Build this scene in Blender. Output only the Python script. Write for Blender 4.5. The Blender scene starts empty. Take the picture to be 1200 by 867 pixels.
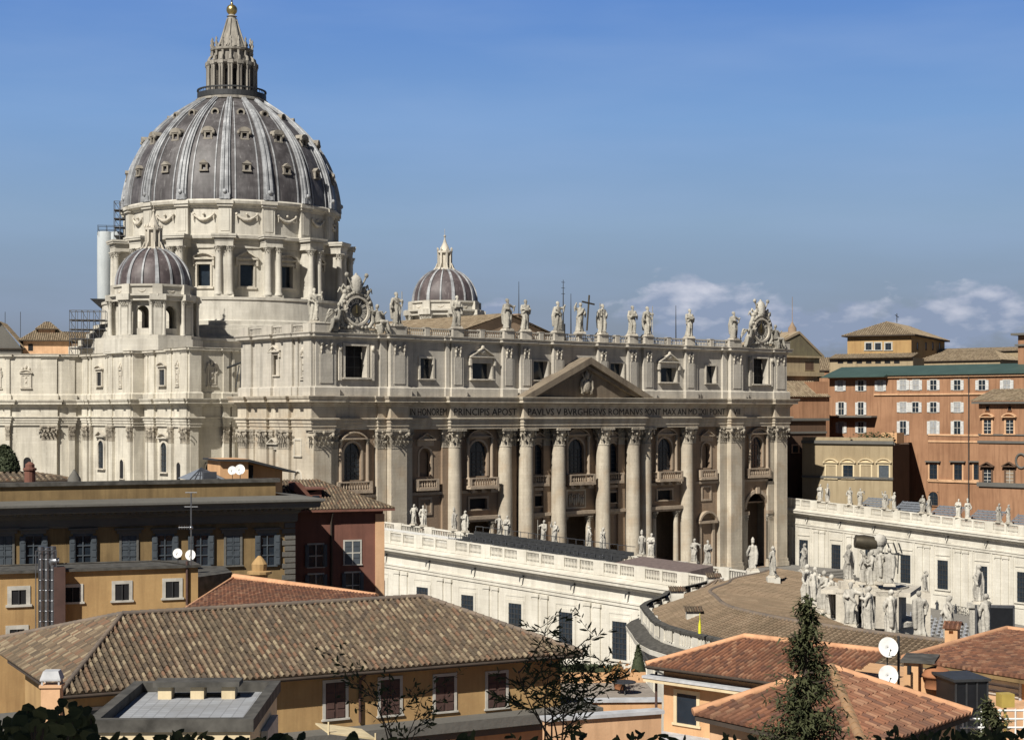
import bpy, bmesh, math, random
from mathutils import Vector, Matrix
random.seed(7)
R = math.radians
S = bpy.context.scene
COL = S.collection
# ---------------------------------------------------------------- camera
CX, CY, CZ = -208.2, -229.4, 32.0
YAW = R(40); FP = 1922.0; YH = 482.0
FWD = (math.sin(YAW), math.cos(YAW)); RGT = (math.cos(YAW), -math.sin(YAW))
cd = bpy.data.cameras.new('camera'); cam = bpy.data.objects.new('camera', cd); COL.objects.link(cam)
cam.location = (CX, CY, CZ); cam.rotation_euler = (R(90), 0, -YAW)
cd.sensor_width = 36; cd.lens = FP/1200*36; cd.shift_y = (YH-433.5)/1200
cd.clip_start = 0.3; cd.clip_end = 20000
S.camera = cam
# ---------------------------------------------------------------- light
SUN_AZ, SUN_EL = 69.0, 42.0          # azimuth counted from -y towards -x
sx, sy, sz = (-math.sin(R(SUN_AZ))*math.cos(R(SUN_EL)), -math.cos(R(SUN_AZ))*math.cos(R(SUN_EL)), math.sin(R(SUN_EL)))
sd = bpy.data.lights.new('sun', 'SUN'); sd.energy = 5.0; sd.angle = R(0.55); sd.color = (1.0, .95, .86)
sun = bpy.data.objects.new('sun', sd); COL.objects.link(sun)
sun.rotation_euler = Vector((sx, sy, sz)).to_track_quat('Z', 'Y').to_euler()
sun.location = (-400, -200, 400)
W = bpy.data.worlds.new('World'); S.world = W; W.use_nodes = True
wt = W.node_tree; wt.nodes.clear()
def wn(t, **k):
    n = wt.nodes.new(t)
    for a, b in k.items(): setattr(n, a, b)
    return n
def wl(a, b): wt.links.new(a, b)
wo = wn('ShaderNodeOutputWorld'); bg = wn('ShaderNodeBackground'); bg.inputs[1].default_value = 0.076
sky = wn('ShaderNodeTexSky'); sky.sky_type = 'NISHITA'; sky.sun_disc = False
sky.sun_elevation = R(SUN_EL); sky.sun_rotation = math.atan2(sx, sy)
sky.altitude = 50; sky.air_density = 1.0; sky.dust_density = 1.2; sky.ozone_density = 2.5
tc = wn('ShaderNodeTexCoord')
sep = wn('ShaderNodeSeparateXYZ'); wl(tc.outputs['Generated'], sep.inputs[0])
def wm(op, a, b=None, clamp=False):
    n = wn('ShaderNodeMath', operation=op); n.use_clamp = clamp
    for i, v in enumerate((a, b)):
        if v is None: continue
        if isinstance(v, (int, float)): n.inputs[i].default_value = v
        else: wl(v, n.inputs[i])
    return n.outputs[0]
az = wm('ARCTAN2', sep.outputs[0], sep.outputs[1])           # radians, 0 = +y, positive to +x
el = wm('ARCSINE', sep.outputs[2])
# clouds: noise in (azimuth, elevation), kept to two low banks
comb = wn('ShaderNodeCombineXYZ'); wl(wm('MULTIPLY', az, 26.0), comb.inputs[0]); wl(wm('MULTIPLY', el, 48.0), comb.inputs[1])
nz = wn('ShaderNodeTexNoise'); nz.inputs['Scale'].default_value = 1.0; nz.inputs['Detail'].default_value = 8; nz.inputs['Roughness'].default_value = .55
nz.inputs['Distortion'].default_value = .15
wl(comb.outputs[0], nz.inputs['Vector'])
def bump_w(x, c, w):   # 1 at c falling to 0 at c +- w
    return wm('SUBTRACT', 1.0, wm('DIVIDE', wm('ABSOLUTE', wm('SUBTRACT', x, c)), w), True)
def bank(azc, azw, elc, elw):
    return wm('MULTIPLY', bump_w(az, azc, azw), bump_w(el, elc, elw))
def pxaz(px): return YAW+math.atan((px-600)/FP)
def pyel(py): return math.atan((YH-py)/FP)
b1 = bank(pxaz(815), .10, pyel(366), .042)
b2 = bank(pxaz(1120), .14, pyel(378), .040)
b3 = bank(pxaz(590), .022, pyel(362), .012)
b4 = bank(pxaz(925), .05, pyel(392), .02)
bk = wm('ADD', wm('MAXIMUM', b1, b2), wm('MULTIPLY', wm('MAXIMUM', b3, b4), .8))
dens = wm('ADD', wm('MULTIPLY', bk, .80), wm('SUBTRACT', nz.outputs[0], .86))
cr = wn('ShaderNodeMapRange'); cr.inputs[1].default_value = 0.0; cr.inputs[2].default_value = .13
wl(dens, cr.inputs[0])
# billow shading by a second noise, upper parts lighter
comb2 = wn('ShaderNodeCombineXYZ'); wl(wm('MULTIPLY', az, 44.0), comb2.inputs[0]); wl(wm('MULTIPLY', el, 90.0), comb2.inputs[1])
nz2 = wn('ShaderNodeTexNoise'); nz2.inputs['Scale'].default_value = 1.0; nz2.inputs['Detail'].default_value = 6
wl(comb2.outputs[0], nz2.inputs['Vector'])
lit = wm('ADD', wm('MULTIPLY', wm('SUBTRACT', el, pyel(385)), 16.0), wm('MULTIPLY', wm('SUBTRACT', nz2.outputs[0], .5), 2.6), False)
lr = wn('ShaderNodeMapRange'); lr.inputs[1].default_value = 0.0; lr.inputs[2].default_value = .9; wl(lit, lr.inputs[0])
cc = wn('ShaderNodeMix', data_type='RGBA'); cc.inputs[6].default_value = (3.3, 3.5, 4.1, 1); cc.inputs[7].default_value = (8.0, 7.0, 6.6, 1)
wl(lr.outputs[0], cc.inputs[0])
# thin high haze streaks
comb3 = wn('ShaderNodeCombineXYZ'); wl(wm('MULTIPLY', az, 5.0), comb3.inputs[0]); wl(wm('MULTIPLY', el, 26.0), comb3.inputs[1])
nz3 = wn('ShaderNodeTexNoise'); nz3.inputs['Scale'].default_value = 1.0; nz3.inputs['Detail'].default_value = 5
wl(comb3.outputs[0], nz3.inputs['Vector'])
hz = wn('ShaderNodeMapRange'); hz.inputs[1].default_value = .42; hz.inputs[2].default_value = .75; hz.inputs[4].default_value = .22
wl(nz3.outputs[0], hz.inputs[0])
# grey-lavender haze layer low over the horizon
rpk = wn('ShaderNodeValToRGB'); rme = rpk.color_ramp.elements
wl(wm('DIVIDE', el, R(30)), rpk.inputs[0])
for i_, (p_, c_) in enumerate([(0.0, (2.181, 2.08, 2.178)), (0.1, (2.732, 2.748, 2.971)), (0.21666666666666667, (3.108, 3.83, 4.517)), (0.3333333333333333, (2.343, 3.627, 5.405)), (0.4666666666666667, (1.347, 2.622, 5.231)), (1.0, (0.737, 1.769, 4.412))]):
    e_ = rme[i_] if i_ < 2 else rme.new(p_)
    e_.position = p_; e_.color = (c_[0]/10, c_[1]/10, c_[2]/10, 1)
rsc = wn('ShaderNodeVectorMath', operation='SCALE'); wl(rpk.outputs[0], rsc.inputs[0]); rsc.inputs['Scale'].default_value = 10
hl = wn('ShaderNodeMapRange'); hl.inputs[1].default_value = R(45); hl.inputs[2].default_value = R(12); hl.inputs[3].default_value = .2; hl.inputs[4].default_value = .9
wl(el, hl.inputs[0])
m0 = wn('ShaderNodeMix', data_type='RGBA'); wl(rsc.outputs[0], m0.inputs[7])
wl(hl.outputs[0], m0.inputs[0]); wl(sky.outputs[0], m0.inputs[6])
m1 = wn('ShaderNodeMix', data_type='RGBA'); m1.inputs[7].default_value = (4.2, 4.9, 6.2, 1)
wl(hz.outputs[0], m1.inputs[0]); wl(m0.outputs[2], m1.inputs[6])
m2 = wn('ShaderNodeMix', data_type='RGBA'); wl(wm('MULTIPLY', cr.outputs[0], .85), m2.inputs[0]); wl(m1.outputs[2], m2.inputs[6]); wl(cc.outputs[2], m2.inputs[7])
# deep blue zenith and darker sky away from the hazy north west
ze_ = wn('ShaderNodeMapRange'); ze_.inputs[1].default_value = R(14); ze_.inputs[2].default_value = R(34); ze_.inputs[3].default_value = 1; ze_.inputs[4].default_value = .26; wl(el, ze_.inputs[0])
dv = wn('ShaderNodeVectorMath', operation='DOT_PRODUCT'); wl(tc.outputs['Generated'], dv.inputs[0]); dv.inputs[1].default_value = (FWD[0], FWD[1], 0)
az_ = wn('ShaderNodeMapRange'); az_.inputs[1].default_value = .25; az_.inputs[2].default_value = .8; az_.inputs[3].default_value = .42; az_.inputs[4].default_value = 1; wl(dv.outputs['Value'], az_.inputs[0])
tint = wn('ShaderNodeMix', data_type='RGBA', blend_type='MULTIPLY'); tint.inputs[0].default_value = 1; wl(m2.outputs[2], tint.inputs[6]); tint.inputs[7].default_value = (.84, .98, 1.18, 1)
vs_ = wn('ShaderNodeVectorMath', operation='SCALE'); wl(tint.outputs[2], vs_.inputs[0]); wl(wm('MULTIPLY', ze_.outputs[0], az_.outputs[0]), vs_.inputs['Scale'])
wl(vs_.outputs[0], bg.inputs[0]); wl(bg.outputs[0], wo.inputs[0])
S.view_settings.view_transform = 'Standard'; S.view_settings.look = 'None'
S.view_settings.exposure = 0.38; S.view_settings.gamma = 1
# ---------------------------------------------------------------- placing helpers
def P(px, py, d):
    l = (px-600)/FP*d
    return (CX+FWD[0]*d+RGT[0]*l, CY+FWD[1]*d+RGT[1]*l, CZ+(YH-py)/FP*d)
def dirr(px):
    l = (px-600)/FP
    return FWD[0]+RGT[0]*l, FWD[1]+RGT[1]*l
def onY(px, py, Y):
    d = (Y-CY)/dirr(px)[1]; return P(px, py, d)
def onX(px, py, X):
    d = (X-CX)/dirr(px)[0]; return P(px, py, d)
def onZ(px, py, Z): return P(px, py, (CZ-Z)*FP/(py-YH))
class Fr:
    """vertical plane: origin o, facing angle a (normal from -y towards -x), u to the right, w into the wall"""
    def __init__(s, o, a):
        s.o = (o[0], o[1]); a = R(a)
        s.u = (math.cos(a), -math.sin(a)); s.w = (math.sin(a), math.cos(a))
    def at(s, u, w, z): return (s.o[0]+s.u[0]*u+s.w[0]*w, s.o[1]+s.u[1]*u+s.w[1]*w, z)
    def hit(s, px, py, w=0):
        dx, dy = dirr(px); ox, oy = s.o[0]+s.w[0]*w, s.o[1]+s.w[1]*w
        d = ((ox-CX)*s.w[0]+(oy-CY)*s.w[1])/(dx*s.w[0]+dy*s.w[1])
        q = P(px, py, d)
        return (q[0]-s.o[0])*s.u[0]+(q[1]-s.o[1])*s.u[1], q[2]
    def U(s, px, w=0): return s.hit(px, 0, w)[0]
    def Z(s, px, py, w=0): return s.hit(px, py, w)[1]
    def sub(s, u, w=0, da=0):
        f = Fr(s.at(u, w, 0), 0); f.u, f.w = s.u, s.w
        if da:
            c, n = math.cos(R(da)), math.sin(R(da))
            f.u = (s.u[0]*c+s.u[1]*n, -s.u[0]*n+s.u[1]*c); f.w = (s.w[0]*c+s.w[1]*n, -s.w[0]*n+s.w[1]*c)
        return f
FX = Fr((0, 0), 0)
# ---------------------------------------------------------------- mesh builder
WL = {}
class MB:
    def __init__(s): s.v = []; s.f = []; s.uv = None; s.sm = []
    def add(s, vs, fs, smooth=False):
        b = len(s.v); s.v += vs; s.f += [tuple(b+i for i in f) for f in fs]; s.sm += [smooth]*len(fs)
    def quad(s, a, b, c, d): s.add([a, b, c, d], [(0, 1, 2, 3)])
    def box(s, f, u0, u1, w0, w1, z0, z1):
        vs = [f.at(u, w, z) for z in (z0, z1) for (u, w) in ((u0, w0), (u1, w0), (u1, w1), (u0, w1))]
        s.add(vs, [(0, 1, 5, 4), (1, 2, 6, 5), (2, 3, 7, 6), (3, 0, 4, 7), (4, 5, 6, 7), (3, 2, 1, 0)])
    def prism(s, pts, z0, z1):
        n = len(pts); z0s = z0 if isinstance(z0, (list, tuple)) else [z0]*n; z1s = z1 if isinstance(z1, (list, tuple)) else [z1]*n
        vs = [(p[0], p[1], z) for p, z in zip(pts, z0s)]+[(p[0], p[1], z) for p, z in zip(pts, z1s)]
        s.add(vs, [(i, (i+1) % n, n+(i+1) % n, n+i) for i in range(n)]+[tuple(range(n, 2*n)), tuple(range(n-1, -1, -1))])
    def upoly(s, f, pts, w0, w1):
        """polygon in the (u,z) plane of f, extruded from w0 to w1"""
        n = len(pts)
        vs = [f.at(u, w0, z) for u, z in pts]+[f.at(u, w1, z) for u, z in pts]
        s.add(vs, [(i, n+i, n+(i+1) % n, (i+1) % n) for i in range(n)]+[tuple(range(n)), tuple(range(2*n-1, n-1, -1))])
    def lathe(s, c, prof, n=24, smooth=True, a0=0, a1=2*math.pi, mod=None):
        full = abs(a1-a0-2*math.pi) < 1e-6; m = n if full else n+1; vs = []
        for r, z in prof:
            for i in range(m):
                a = a0+(a1-a0)*i/n; rr = r*(mod(a, z) if mod else 1)
                vs.append((c[0]+rr*math.cos(a), c[1]+rr*math.sin(a), z+(c[2] if len(c) > 2 else 0)))
        fs = []
        for j in range(len(prof)-1):
            for i in range(n):
                k = (i+1) % m; fs.append((j*m+i, j*m+k, (j+1)*m+k, (j+1)*m+i))
        s.add(vs, fs, smooth)
    def tube(s, pts, rad, n=6, cap=True, smooth=True):
        pts = [Vector(p) for p in pts]; rad = rad if isinstance(rad, (list, tuple)) else [rad]*len(pts)
        vs = []; prev = None
        for i, p in enumerate(pts):
            t = (pts[min(i+1, len(pts)-1)]-pts[max(i-1, 0)]).normalized()
            a = Vector((0, 0, 1)) if abs(t.z) < .9 else Vector((1, 0, 0))
            if prev is None: x = t.cross(a).normalized()
            else:
                x = prev-t*prev.dot(t); x = x.normalized() if x.length > 1e-6 else t.cross(a).normalized()
            prev = x; y = t.cross(x)
            for k in range(n):
                q = 2*math.pi*k/n; vs.append(tuple(p+(x*math.cos(q)+y*math.sin(q))*rad[i]))
        fs = [(j*n+i, j*n+(i+1) % n, (j+1)*n+(i+1) % n, (j+1)*n+i) for j in range(len(pts)-1) for i in range(n)]
        s.add(vs, fs, smooth)
        if cap: s.add([vs[i] for i in range(n)], [tuple(range(n-1, -1, -1))]); s.add(vs[-n:], [tuple(range(n))])
    def ball(s, c, rx, ry=None, rz=None, n=10, m=6):
        ry = ry or rx; rz = rz or rx; vs = []; fs = []
        for j in range(m+1):
            t = math.pi*j/m-math.pi/2
            for i in range(n):
                a = 2*math.pi*i/n; vs.append((c[0]+rx*math.cos(t)*math.cos(a), c[1]+ry*math.cos(t)*math.sin(a), c[2]+rz*math.sin(t)))
        for j in range(m):
            for i in range(n): fs.append((j*n+i, j*n+(i+1) % n, (j+1)*n+(i+1) % n, (j+1)*n+i))
        s.add(vs, fs, True)
    def sweep(s, path, prof, closed=False, caps=True, zf=None):
        """profile [(out, z)] swept along a plan path; outside is to the right of travel"""
        n = len(path); off = []
        for i in range(n):
            def nrm(a, b):
                dx, dy = b[0]-a[0], b[1]-a[1]; l = math.hypot(dx, dy); return (dy/l, -dx/l)
            n1 = nrm(path[i-1], path[i]) if (i > 0 or closed) else None
            n2 = nrm(path[i], path[(i+1) % n]) if (i < n-1 or closed) else None
            n1 = n1 or n2; n2 = n2 or n1
            k = 1+n1[0]*n2[0]+n1[1]*n2[1]; k = max(k, .35)
            off.append(((n1[0]+n2[0])/k, (n1[1]+n2[1])/k))
        m = len(prof); vs = []
        for i, p in enumerate(path):
            dz = zf(p) if zf else 0
            for o, z in prof: vs.append((p[0]+off[i][0]*o, p[1]+off[i][1]*o, z+dz))
        fs = []
        for i in range(n if closed else n-1):
            a, b = i*m, ((i+1) % n)*m
            for j in range(m-1): fs.append((a+j, b+j, b+j+1, a+j+1))
        s.add(vs, fs)
        if caps and not closed:
            s.add(vs[:m], [tuple(range(m))]); s.add(vs[-m:], [tuple(range(m-1, -1, -1))])
    def wall(s, f, u0, u1, z0, z1, holes=(), w=0, depth=.6):
        us = sorted(set([u0, u1]+[h[0] for h in holes]+[h[1] for h in holes]))
        zs = sorted(set([z0, z1]+[h[2] for h in holes]+[h[3] for h in holes]))
        us = [u for u in us if u0-1e-6 <= u <= u1+1e-6]; zs = [z for z in zs if z0-1e-6 <= z <= z1+1e-6]
        for a, b in zip(us[:-1], us[1:]):
            for c, d in zip(zs[:-1], zs[1:]):
                mu, mz = (a+b)/2, (c+d)/2
                if any(h[0] < mu < h[1] and h[2] < mz < h[3] for h in holes): continue
                s.quad(f.at(a, w, c), f.at(b, w, c), f.at(b, w, d), f.at(a, w, d))
        for h in holes:
            a, b, c, d = h[:4]; e = w+depth
            if len(h) > 4 and h[4]:
                r = (b-a)/2; m = (a+b)/2; zc = d-r; N = 10
                arc = [(m-r*math.cos(math.pi*i/N), zc+r*math.sin(math.pi*i/N)) for i in range(N+1)]
                half = N//2
                s.add([f.at(a, w, d)]+[f.at(u, w, z) for u, z in arc[:half+1]], [tuple(range(half+2))])
                s.add([f.at(b, w, d)]+[f.at(u, w, z) for u, z in arc[half:]], [tuple(range(half+2))])
                for (p, q) in zip(arc[:-1], arc[1:]): s.quad(f.at(p[0], w, p[1]), f.at(q[0], w, q[1]), f.at(q[0], e, q[1]), f.at(p[0], e, p[1]))
                d = zc
            else: s.quad(f.at(a, w, d), f.at(b, w, d), f.at(b, e, d), f.at(a, e, d))
            s.quad(f.at(a, w, c), f.at(a, w, d), f.at(a, e, d), f.at(a, e, c))
            s.quad(f.at(b, w, d), f.at(b, w, c), f.at(b, e, c), f.at(b, e, d))
            s.quad(f.at(b, w, c), f.at(a, w, c), f.at(a, e, c), f.at(b, e, c))
    def build(s, name, mat, parent=None, **k):
        me = bpy.data.meshes.new(name)
        o3 = WL.get(parent.name, (0, 0, 0)) if parent else k.get('origin', (0, 0, 0))
        me.from_pydata([(v[0]-o3[0], v[1]-o3[1], v[2]-o3[2]) for v in s.v], [], s.f)
        if s.uv:
            l = me.uv_layers.new(name='UVMap')
            l.data.foreach_set('uv', [c for uv in s.uv for c in uv])
        me.polygons.foreach_set('use_smooth', s.sm)
        me.materials.append(mat); me.update()
        o = bpy.data.objects.new(name, me); COL.objects.link(o)
        if parent: o.parent = parent; WL[o.name] = o3
        else: o.location = o3; WL[o.name] = o3
        return o
def tag(o, label=None, cat=None, group=None, kind=None):
    if label: o['label'] = label
    if cat: o['category'] = cat
    if group: o['group'] = group
    if kind: o['kind'] = kind
    return o
def thing(name, loc, label, cat, group=None):
    o = bpy.data.objects.new(name, None); COL.objects.link(o); o.location = loc; WL[o.name] = tuple(loc)
    o.empty_display_size = .5
    return tag(o, label, cat, group)
def copy_tree(o, parent=None):
    c = o.copy(); COL.objects.link(c)
    if parent: c.parent = parent
    for ch in o.children: copy_tree(ch, c)
    return c
# ---------------------------------------------------------------- materials
def mat(name, rough=.85, metal=0, spec=.3):
    m = bpy.data.materials.new(name); m.use_nodes = True; nt = m.node_tree
    b = nt.nodes['Principled BSDF']; b.inputs['Roughness'].default_value = rough; b.inputs['Metallic'].default_value = metal
    b.inputs['Specular IOR Level'].default_value = spec
    return m, nt, b
def N(nt, t, **k):
    n = nt.nodes.new(t)
    for a, b in k.items(): setattr(n, a, b)
    return n
def c4(c): return (c[0], c[1], c[2], 1)
def noise(nt, vec, scale, detail=4, sc=(1, 1, 1), rough=.55):
    mp = N(nt, 'ShaderNodeMapping'); mp.inputs['Scale'].default_value = sc; nt.links.new(vec, mp.inputs[0])
    n = N(nt, 'ShaderNodeTexNoise'); n.inputs['Scale'].default_value = scale; n.inputs['Detail'].default_value = detail; n.inputs['Roughness'].default_value = rough
    nt.links.new(mp.outputs[0], n.inputs['Vector']); return n.outputs[0]
def mix(nt, fac, a, b, typ='MIX'):
    n = N(nt, 'ShaderNodeMix', data_type='RGBA', blend_type=typ)
    for i, v in ((0, fac), (6, a), (7, b)):
        if isinstance(v, (int, float)): n.inputs[i].default_value = v
        elif isinstance(v, tuple): n.inputs[i].default_value = v if len(v) == 4 else c4(v)
        else: nt.links.new(v, n.inputs[i])
    return n.outputs[2]
def mr(nt, v, a, b, c=0., d=1.):
    n = N(nt, 'ShaderNodeMapRange'); nt.links.new(v, n.inputs[0])
    for i, x in enumerate((a, b, c, d)): n.inputs[i+1].default_value = x
    return n.outputs[0]
def stone(name, base, stain, amount=.55, blocks=(1.6, .62), bump=.25, streak=1.0, tint=None, rough=.9):
    m, nt, b = mat(name, rough)
    g = N(nt, 'ShaderNodeNewGeometry'); pos = g.outputs['Position']
    big = mr(nt, noise(nt, pos, .16, 5), .35, .7)
    st = mr(nt, noise(nt, pos, .9, 5, (1, 1, .10)), .45, .78)
    fine = noise(nt, pos, 3.2, 6)
    col = mix(nt, big, base, tuple(.5*x+.5*y for x, y in zip(base, stain)))
    if tint: col = mix(nt, mr(nt, noise(nt, pos, .33, 3), .5, .7, 0, .8), col, tint)
    mm = N(nt, 'ShaderNodeMath', operation='MULTIPLY'); nt.links.new(st, mm.inputs[0]); mm.inputs[1].default_value = amount*streak
    col = mix(nt, mm.outputs[0], col, stain)
    col = mix(nt, mr(nt, fine, .3, .7, 0, .22), col, tuple(x*.55 for x in base))
    if blocks:
        sp = N(nt, 'ShaderNodeSeparateXYZ'); nt.links.new(pos, sp.inputs[0])
        ad = N(nt, 'ShaderNodeMath', operation='ADD'); nt.links.new(sp.outputs[0], ad.inputs[0]); nt.links.new(sp.outputs[1], ad.inputs[1])
        cb = N(nt, 'ShaderNodeCombineXYZ'); nt.links.new(ad.outputs[0], cb.inputs[0]); nt.links.new(sp.outputs[2], cb.inputs[1])
        br = N(nt, 'ShaderNodeTexBrick'); nt.links.new(cb.outputs[0], br.inputs['Vector'])
        br.inputs['Scale'].default_value = 1; br.inputs['Brick Width'].default_value = blocks[0]; br.inputs['Row Height'].default_value = blocks[1]
        br.inputs['Mortar Size'].default_value = .022; br.inputs['Color1'].default_value = (1, 1, 1, 1); br.inputs['Color2'].default_value = (.84, .83, .81, 1)
        br.inputs['Mortar'].default_value = (.68, .66, .62, 1)
        col = mix(nt, .42, col, br.outputs['Color'], 'MULTIPLY')
    nt.links.new(col, b.inputs['Base Color'])
    bp = N(nt, 'ShaderNodeBump'); bp.inputs['Strength'].default_value = bump; bp.inputs['Distance'].default_value = .15
    nt.links.new(fine, bp.inputs['Height']); nt.links.new(bp.outputs[0], b.inputs['Normal'])
    return m
def plain(name, c, rough=.6, metal=0, spec=.4, var=.15, sc=2.0):
    m, nt, b = mat(name, rough, metal, spec)
    g = N(nt, 'ShaderNodeNewGeometry')
    f = noise(nt, g.outputs['Position'], sc, 4)
    nt.links.new(mix(nt, mr(nt, f, .3, .7), c, tuple(x*(1-var*2) for x in c)), b.inputs['Base Color'])
    return m
def plaster(name, c, stain, amt=.5, sc=.5):
    m, nt, b = mat(name, .92)
    pos = N(nt, 'ShaderNodeNewGeometry').outputs['Position']
    a = mr(nt, noise(nt, pos, sc, 6, (1, 1, 1), .65), .36, .68, 0, min(1, amt*1.5))
    s2 = mr(nt, noise(nt, pos, 1.6, 6, (1, 1, .07), .65), .46, .76, 0, min(1, amt*1.4))
    f = noise(nt, pos, 9, 4)
    col = mix(nt, a, c, stain); col = mix(nt, s2, col, tuple(x*.7 for x in stain)); col = mix(nt, mr(nt, f, .3, .7, 0, .12), col, tuple(x*.5 for x in c))
    nt.links.new(col, b.inputs['Base Color'])
    bp = N(nt, 'ShaderNodeBump'); bp.inputs['Strength'].default_value = .15; bp.inputs['Distance'].default_value = .03
    nt.links.new(f, bp.inputs['Height']); nt.links.new(bp.outputs[0], b.inputs['Normal'])
    return m
def tiles(name, cols, moss=(.10, .09, .05), mossamt=.5):
    """colour per tile from the UV map: u = tile column, v = course"""
    m, nt, b = mat(name, .9)
    uv = N(nt, 'ShaderNodeUVMap'); uv.uv_map = 'UVMap'
    fl = N(nt, 'ShaderNodeVectorMath', operation='FLOOR'); nt.links.new(uv.outputs[0], fl.inputs[0])
    wnz = N(nt, 'ShaderNodeTexWhiteNoise', noise_dimensions='2D'); nt.links.new(fl.outputs[0], wnz.inputs['Vector'])
    rp = N(nt, 'ShaderNodeValToRGB'); nt.links.new(wnz.outputs['Value'], rp.inputs[0])
    e = rp.color_ramp.elements; rp.color_ramp.interpolation = 'CONSTANT'
    n = len(cols); e[0].position = 0; e[0].color = c4(cols[0]); e[1].position = 1/n; e[1].color = c4(cols[1])
    for i in range(2, n): x = e.new(i/n); x.color = c4(cols[i])
    pos = N(nt, 'ShaderNodeNewGeometry').outputs['Position']
    mo = mr(nt, noise(nt, pos, .45, 6, (1, 1, 1), .65), .42, .72, 0, mossamt)
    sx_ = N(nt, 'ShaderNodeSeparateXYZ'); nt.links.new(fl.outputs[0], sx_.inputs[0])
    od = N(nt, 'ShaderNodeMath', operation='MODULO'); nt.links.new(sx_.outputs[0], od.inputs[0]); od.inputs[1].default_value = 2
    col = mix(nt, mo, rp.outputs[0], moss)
    pf_ = N(nt, 'ShaderNodeMath', operation='MULTIPLY'); nt.links.new(od.outputs[0], pf_.inputs[0]); pf_.inputs[1].default_value = .72  # pans darker: dirt plus the shade between the rolls put into colour
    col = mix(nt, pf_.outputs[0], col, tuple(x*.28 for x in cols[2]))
    col = mix(nt, mr(nt, noise(nt, pos, 7, 5), .35, .75, 0, .4), col, tuple(x*.5 for x in cols[1]))
    nt.links.new(col, b.inputs['Base Color'])
    return m
M = {}
M['trav'] = stone('travertine', (.64, .60, .51), (.28, .255, .215), .75)
M['travf'] = stone('travertine_facade', (.56, .50, .40), (.20, .165, .13), .65, tint=(.44, .35, .25))
M['capst'] = stone('sooty_capital', (.46, .41, .33), (.05, .042, .035), 1.0, None, .8)
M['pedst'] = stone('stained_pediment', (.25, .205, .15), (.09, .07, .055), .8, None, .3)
M['shell'] = stone('dormer_stone', (.32, .295, .25), (.12, .10, .08), .8, None, .4)
M['lant'] = stone('lantern_stone', (.37, .345, .30), (.07, .062, .055), 1.0, None, .4)
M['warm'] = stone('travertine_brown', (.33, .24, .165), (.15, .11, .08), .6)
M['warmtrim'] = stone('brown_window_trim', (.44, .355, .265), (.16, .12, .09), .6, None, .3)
M['attic'] = stone('travertine_attic', (.55, .51, .44), (.25, .235, .21), .75)
M['trim'] = stone('carved_stone', (.62, .57, .48), (.17, .155, .135), .6, None, .5)
M['statue'] = stone('statue_stone', (.57, .54, .475), (.08, .075, .068), .85, None, .8)
M['statued'] = stone('facade_statue_stone', (.50, .47, .40), (.06, .055, .05), 1.0, None, .8)
M['white'] = stone('pale_limewashed_stone', (.68, .65, .575), (.40, .37, .31), .6, (2.2, .7), .12)
M['drum'] = stone('drum_stone', (.60, .57, .50), (.27, .25, .215), .7, (1.8, .7))
M['dark'] = plain('dark_opening', (.012, .012, .014), .9)
M['glass'] = plain('window_glass', (.022, .032, .045), .12, 0, .6, .2, 1.)
M['gold'] = plain('gilded_metal', (.55, .42, .18), .35, .9)
M['iron'] = plain('dark_iron', (.05, .052, .055), .6, .3)
M['steel'] = plain('galvanised_steel', (.30, .31, .33), .35, .9)
M['bronze'] = plain('bronze', (.10, .085, .06), .5, .6)
M['letters'] = plain('black_letters', (.035, .03, .026), .8)
M['dial'] = plain('clock_dial', (.085, .085, .085), .7)
M['numeral'] = plain('white_numerals', (.62, .58, .5), .7)
def lead(name, a, b_, c):
    m, nt, b = mat(name, .55, .0, .45)
    pos = N(nt, 'ShaderNodeNewGeometry').outputs['Position']
    s1 = mr(nt, noise(nt, pos, 1.1, 5, (1, 1, .10), .6), .40, .66)
    s2 = mr(nt, noise(nt, pos, .35, 4), .4, .65)
    s3 = mr(nt, noise(nt, pos, 2.1, 5, (1, 1, .06), .6), .6, .85)
    col = mix(nt, s1, a, b_); col = mix(nt, s2, col, tuple(x*.62 for x in a)); col = mix(nt, s3, col, c)
    sp = N(nt, 'ShaderNodeSeparateXYZ'); nt.links.new(pos, sp.inputs[0])
    wv = N(nt, 'ShaderNodeMath', operation='FRACT'); ml = N(nt, 'ShaderNodeMath', operation='MULTIPLY'); ml.inputs[1].default_value = 1.1
    nt.links.new(sp.outputs[2], ml.inputs[0]); nt.links.new(ml.outputs[0], wv.inputs[0])
    col = mix(nt, mr(nt, wv.outputs[0], .0, .12, .35, 0), col, (.03, .028, .03))
    nt.links.new(col, b.inputs['Base Color']); return m
M['lead'] = lead('weathered_lead', (.075, .068, .070), (.125, .118, .12), (.27, .265, .26))
M['leadrib'] = lead('bright_lead', (.30, .31, .325), (.44, .45, .46), (.10, .10, .105))
M['lead2'] = lead('minor_dome_lead', (.085, .066, .068), (.13, .108, .108), (.38, .35, .33))
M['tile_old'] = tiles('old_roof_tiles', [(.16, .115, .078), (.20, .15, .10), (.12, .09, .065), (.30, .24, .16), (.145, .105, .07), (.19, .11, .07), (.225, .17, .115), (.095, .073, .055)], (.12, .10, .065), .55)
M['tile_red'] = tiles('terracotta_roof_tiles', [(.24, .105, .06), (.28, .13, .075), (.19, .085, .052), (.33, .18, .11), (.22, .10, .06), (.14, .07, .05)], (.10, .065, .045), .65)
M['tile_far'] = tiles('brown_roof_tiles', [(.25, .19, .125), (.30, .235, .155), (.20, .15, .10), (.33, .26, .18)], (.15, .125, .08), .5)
M['tile_col'] = tiles('colonnade_roof_tiles', [(.20, .145, .095), (.23, .165, .11), (.185, .135, .09), (.25, .185, .125)], (.13, .10, .065), .8)
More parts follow.
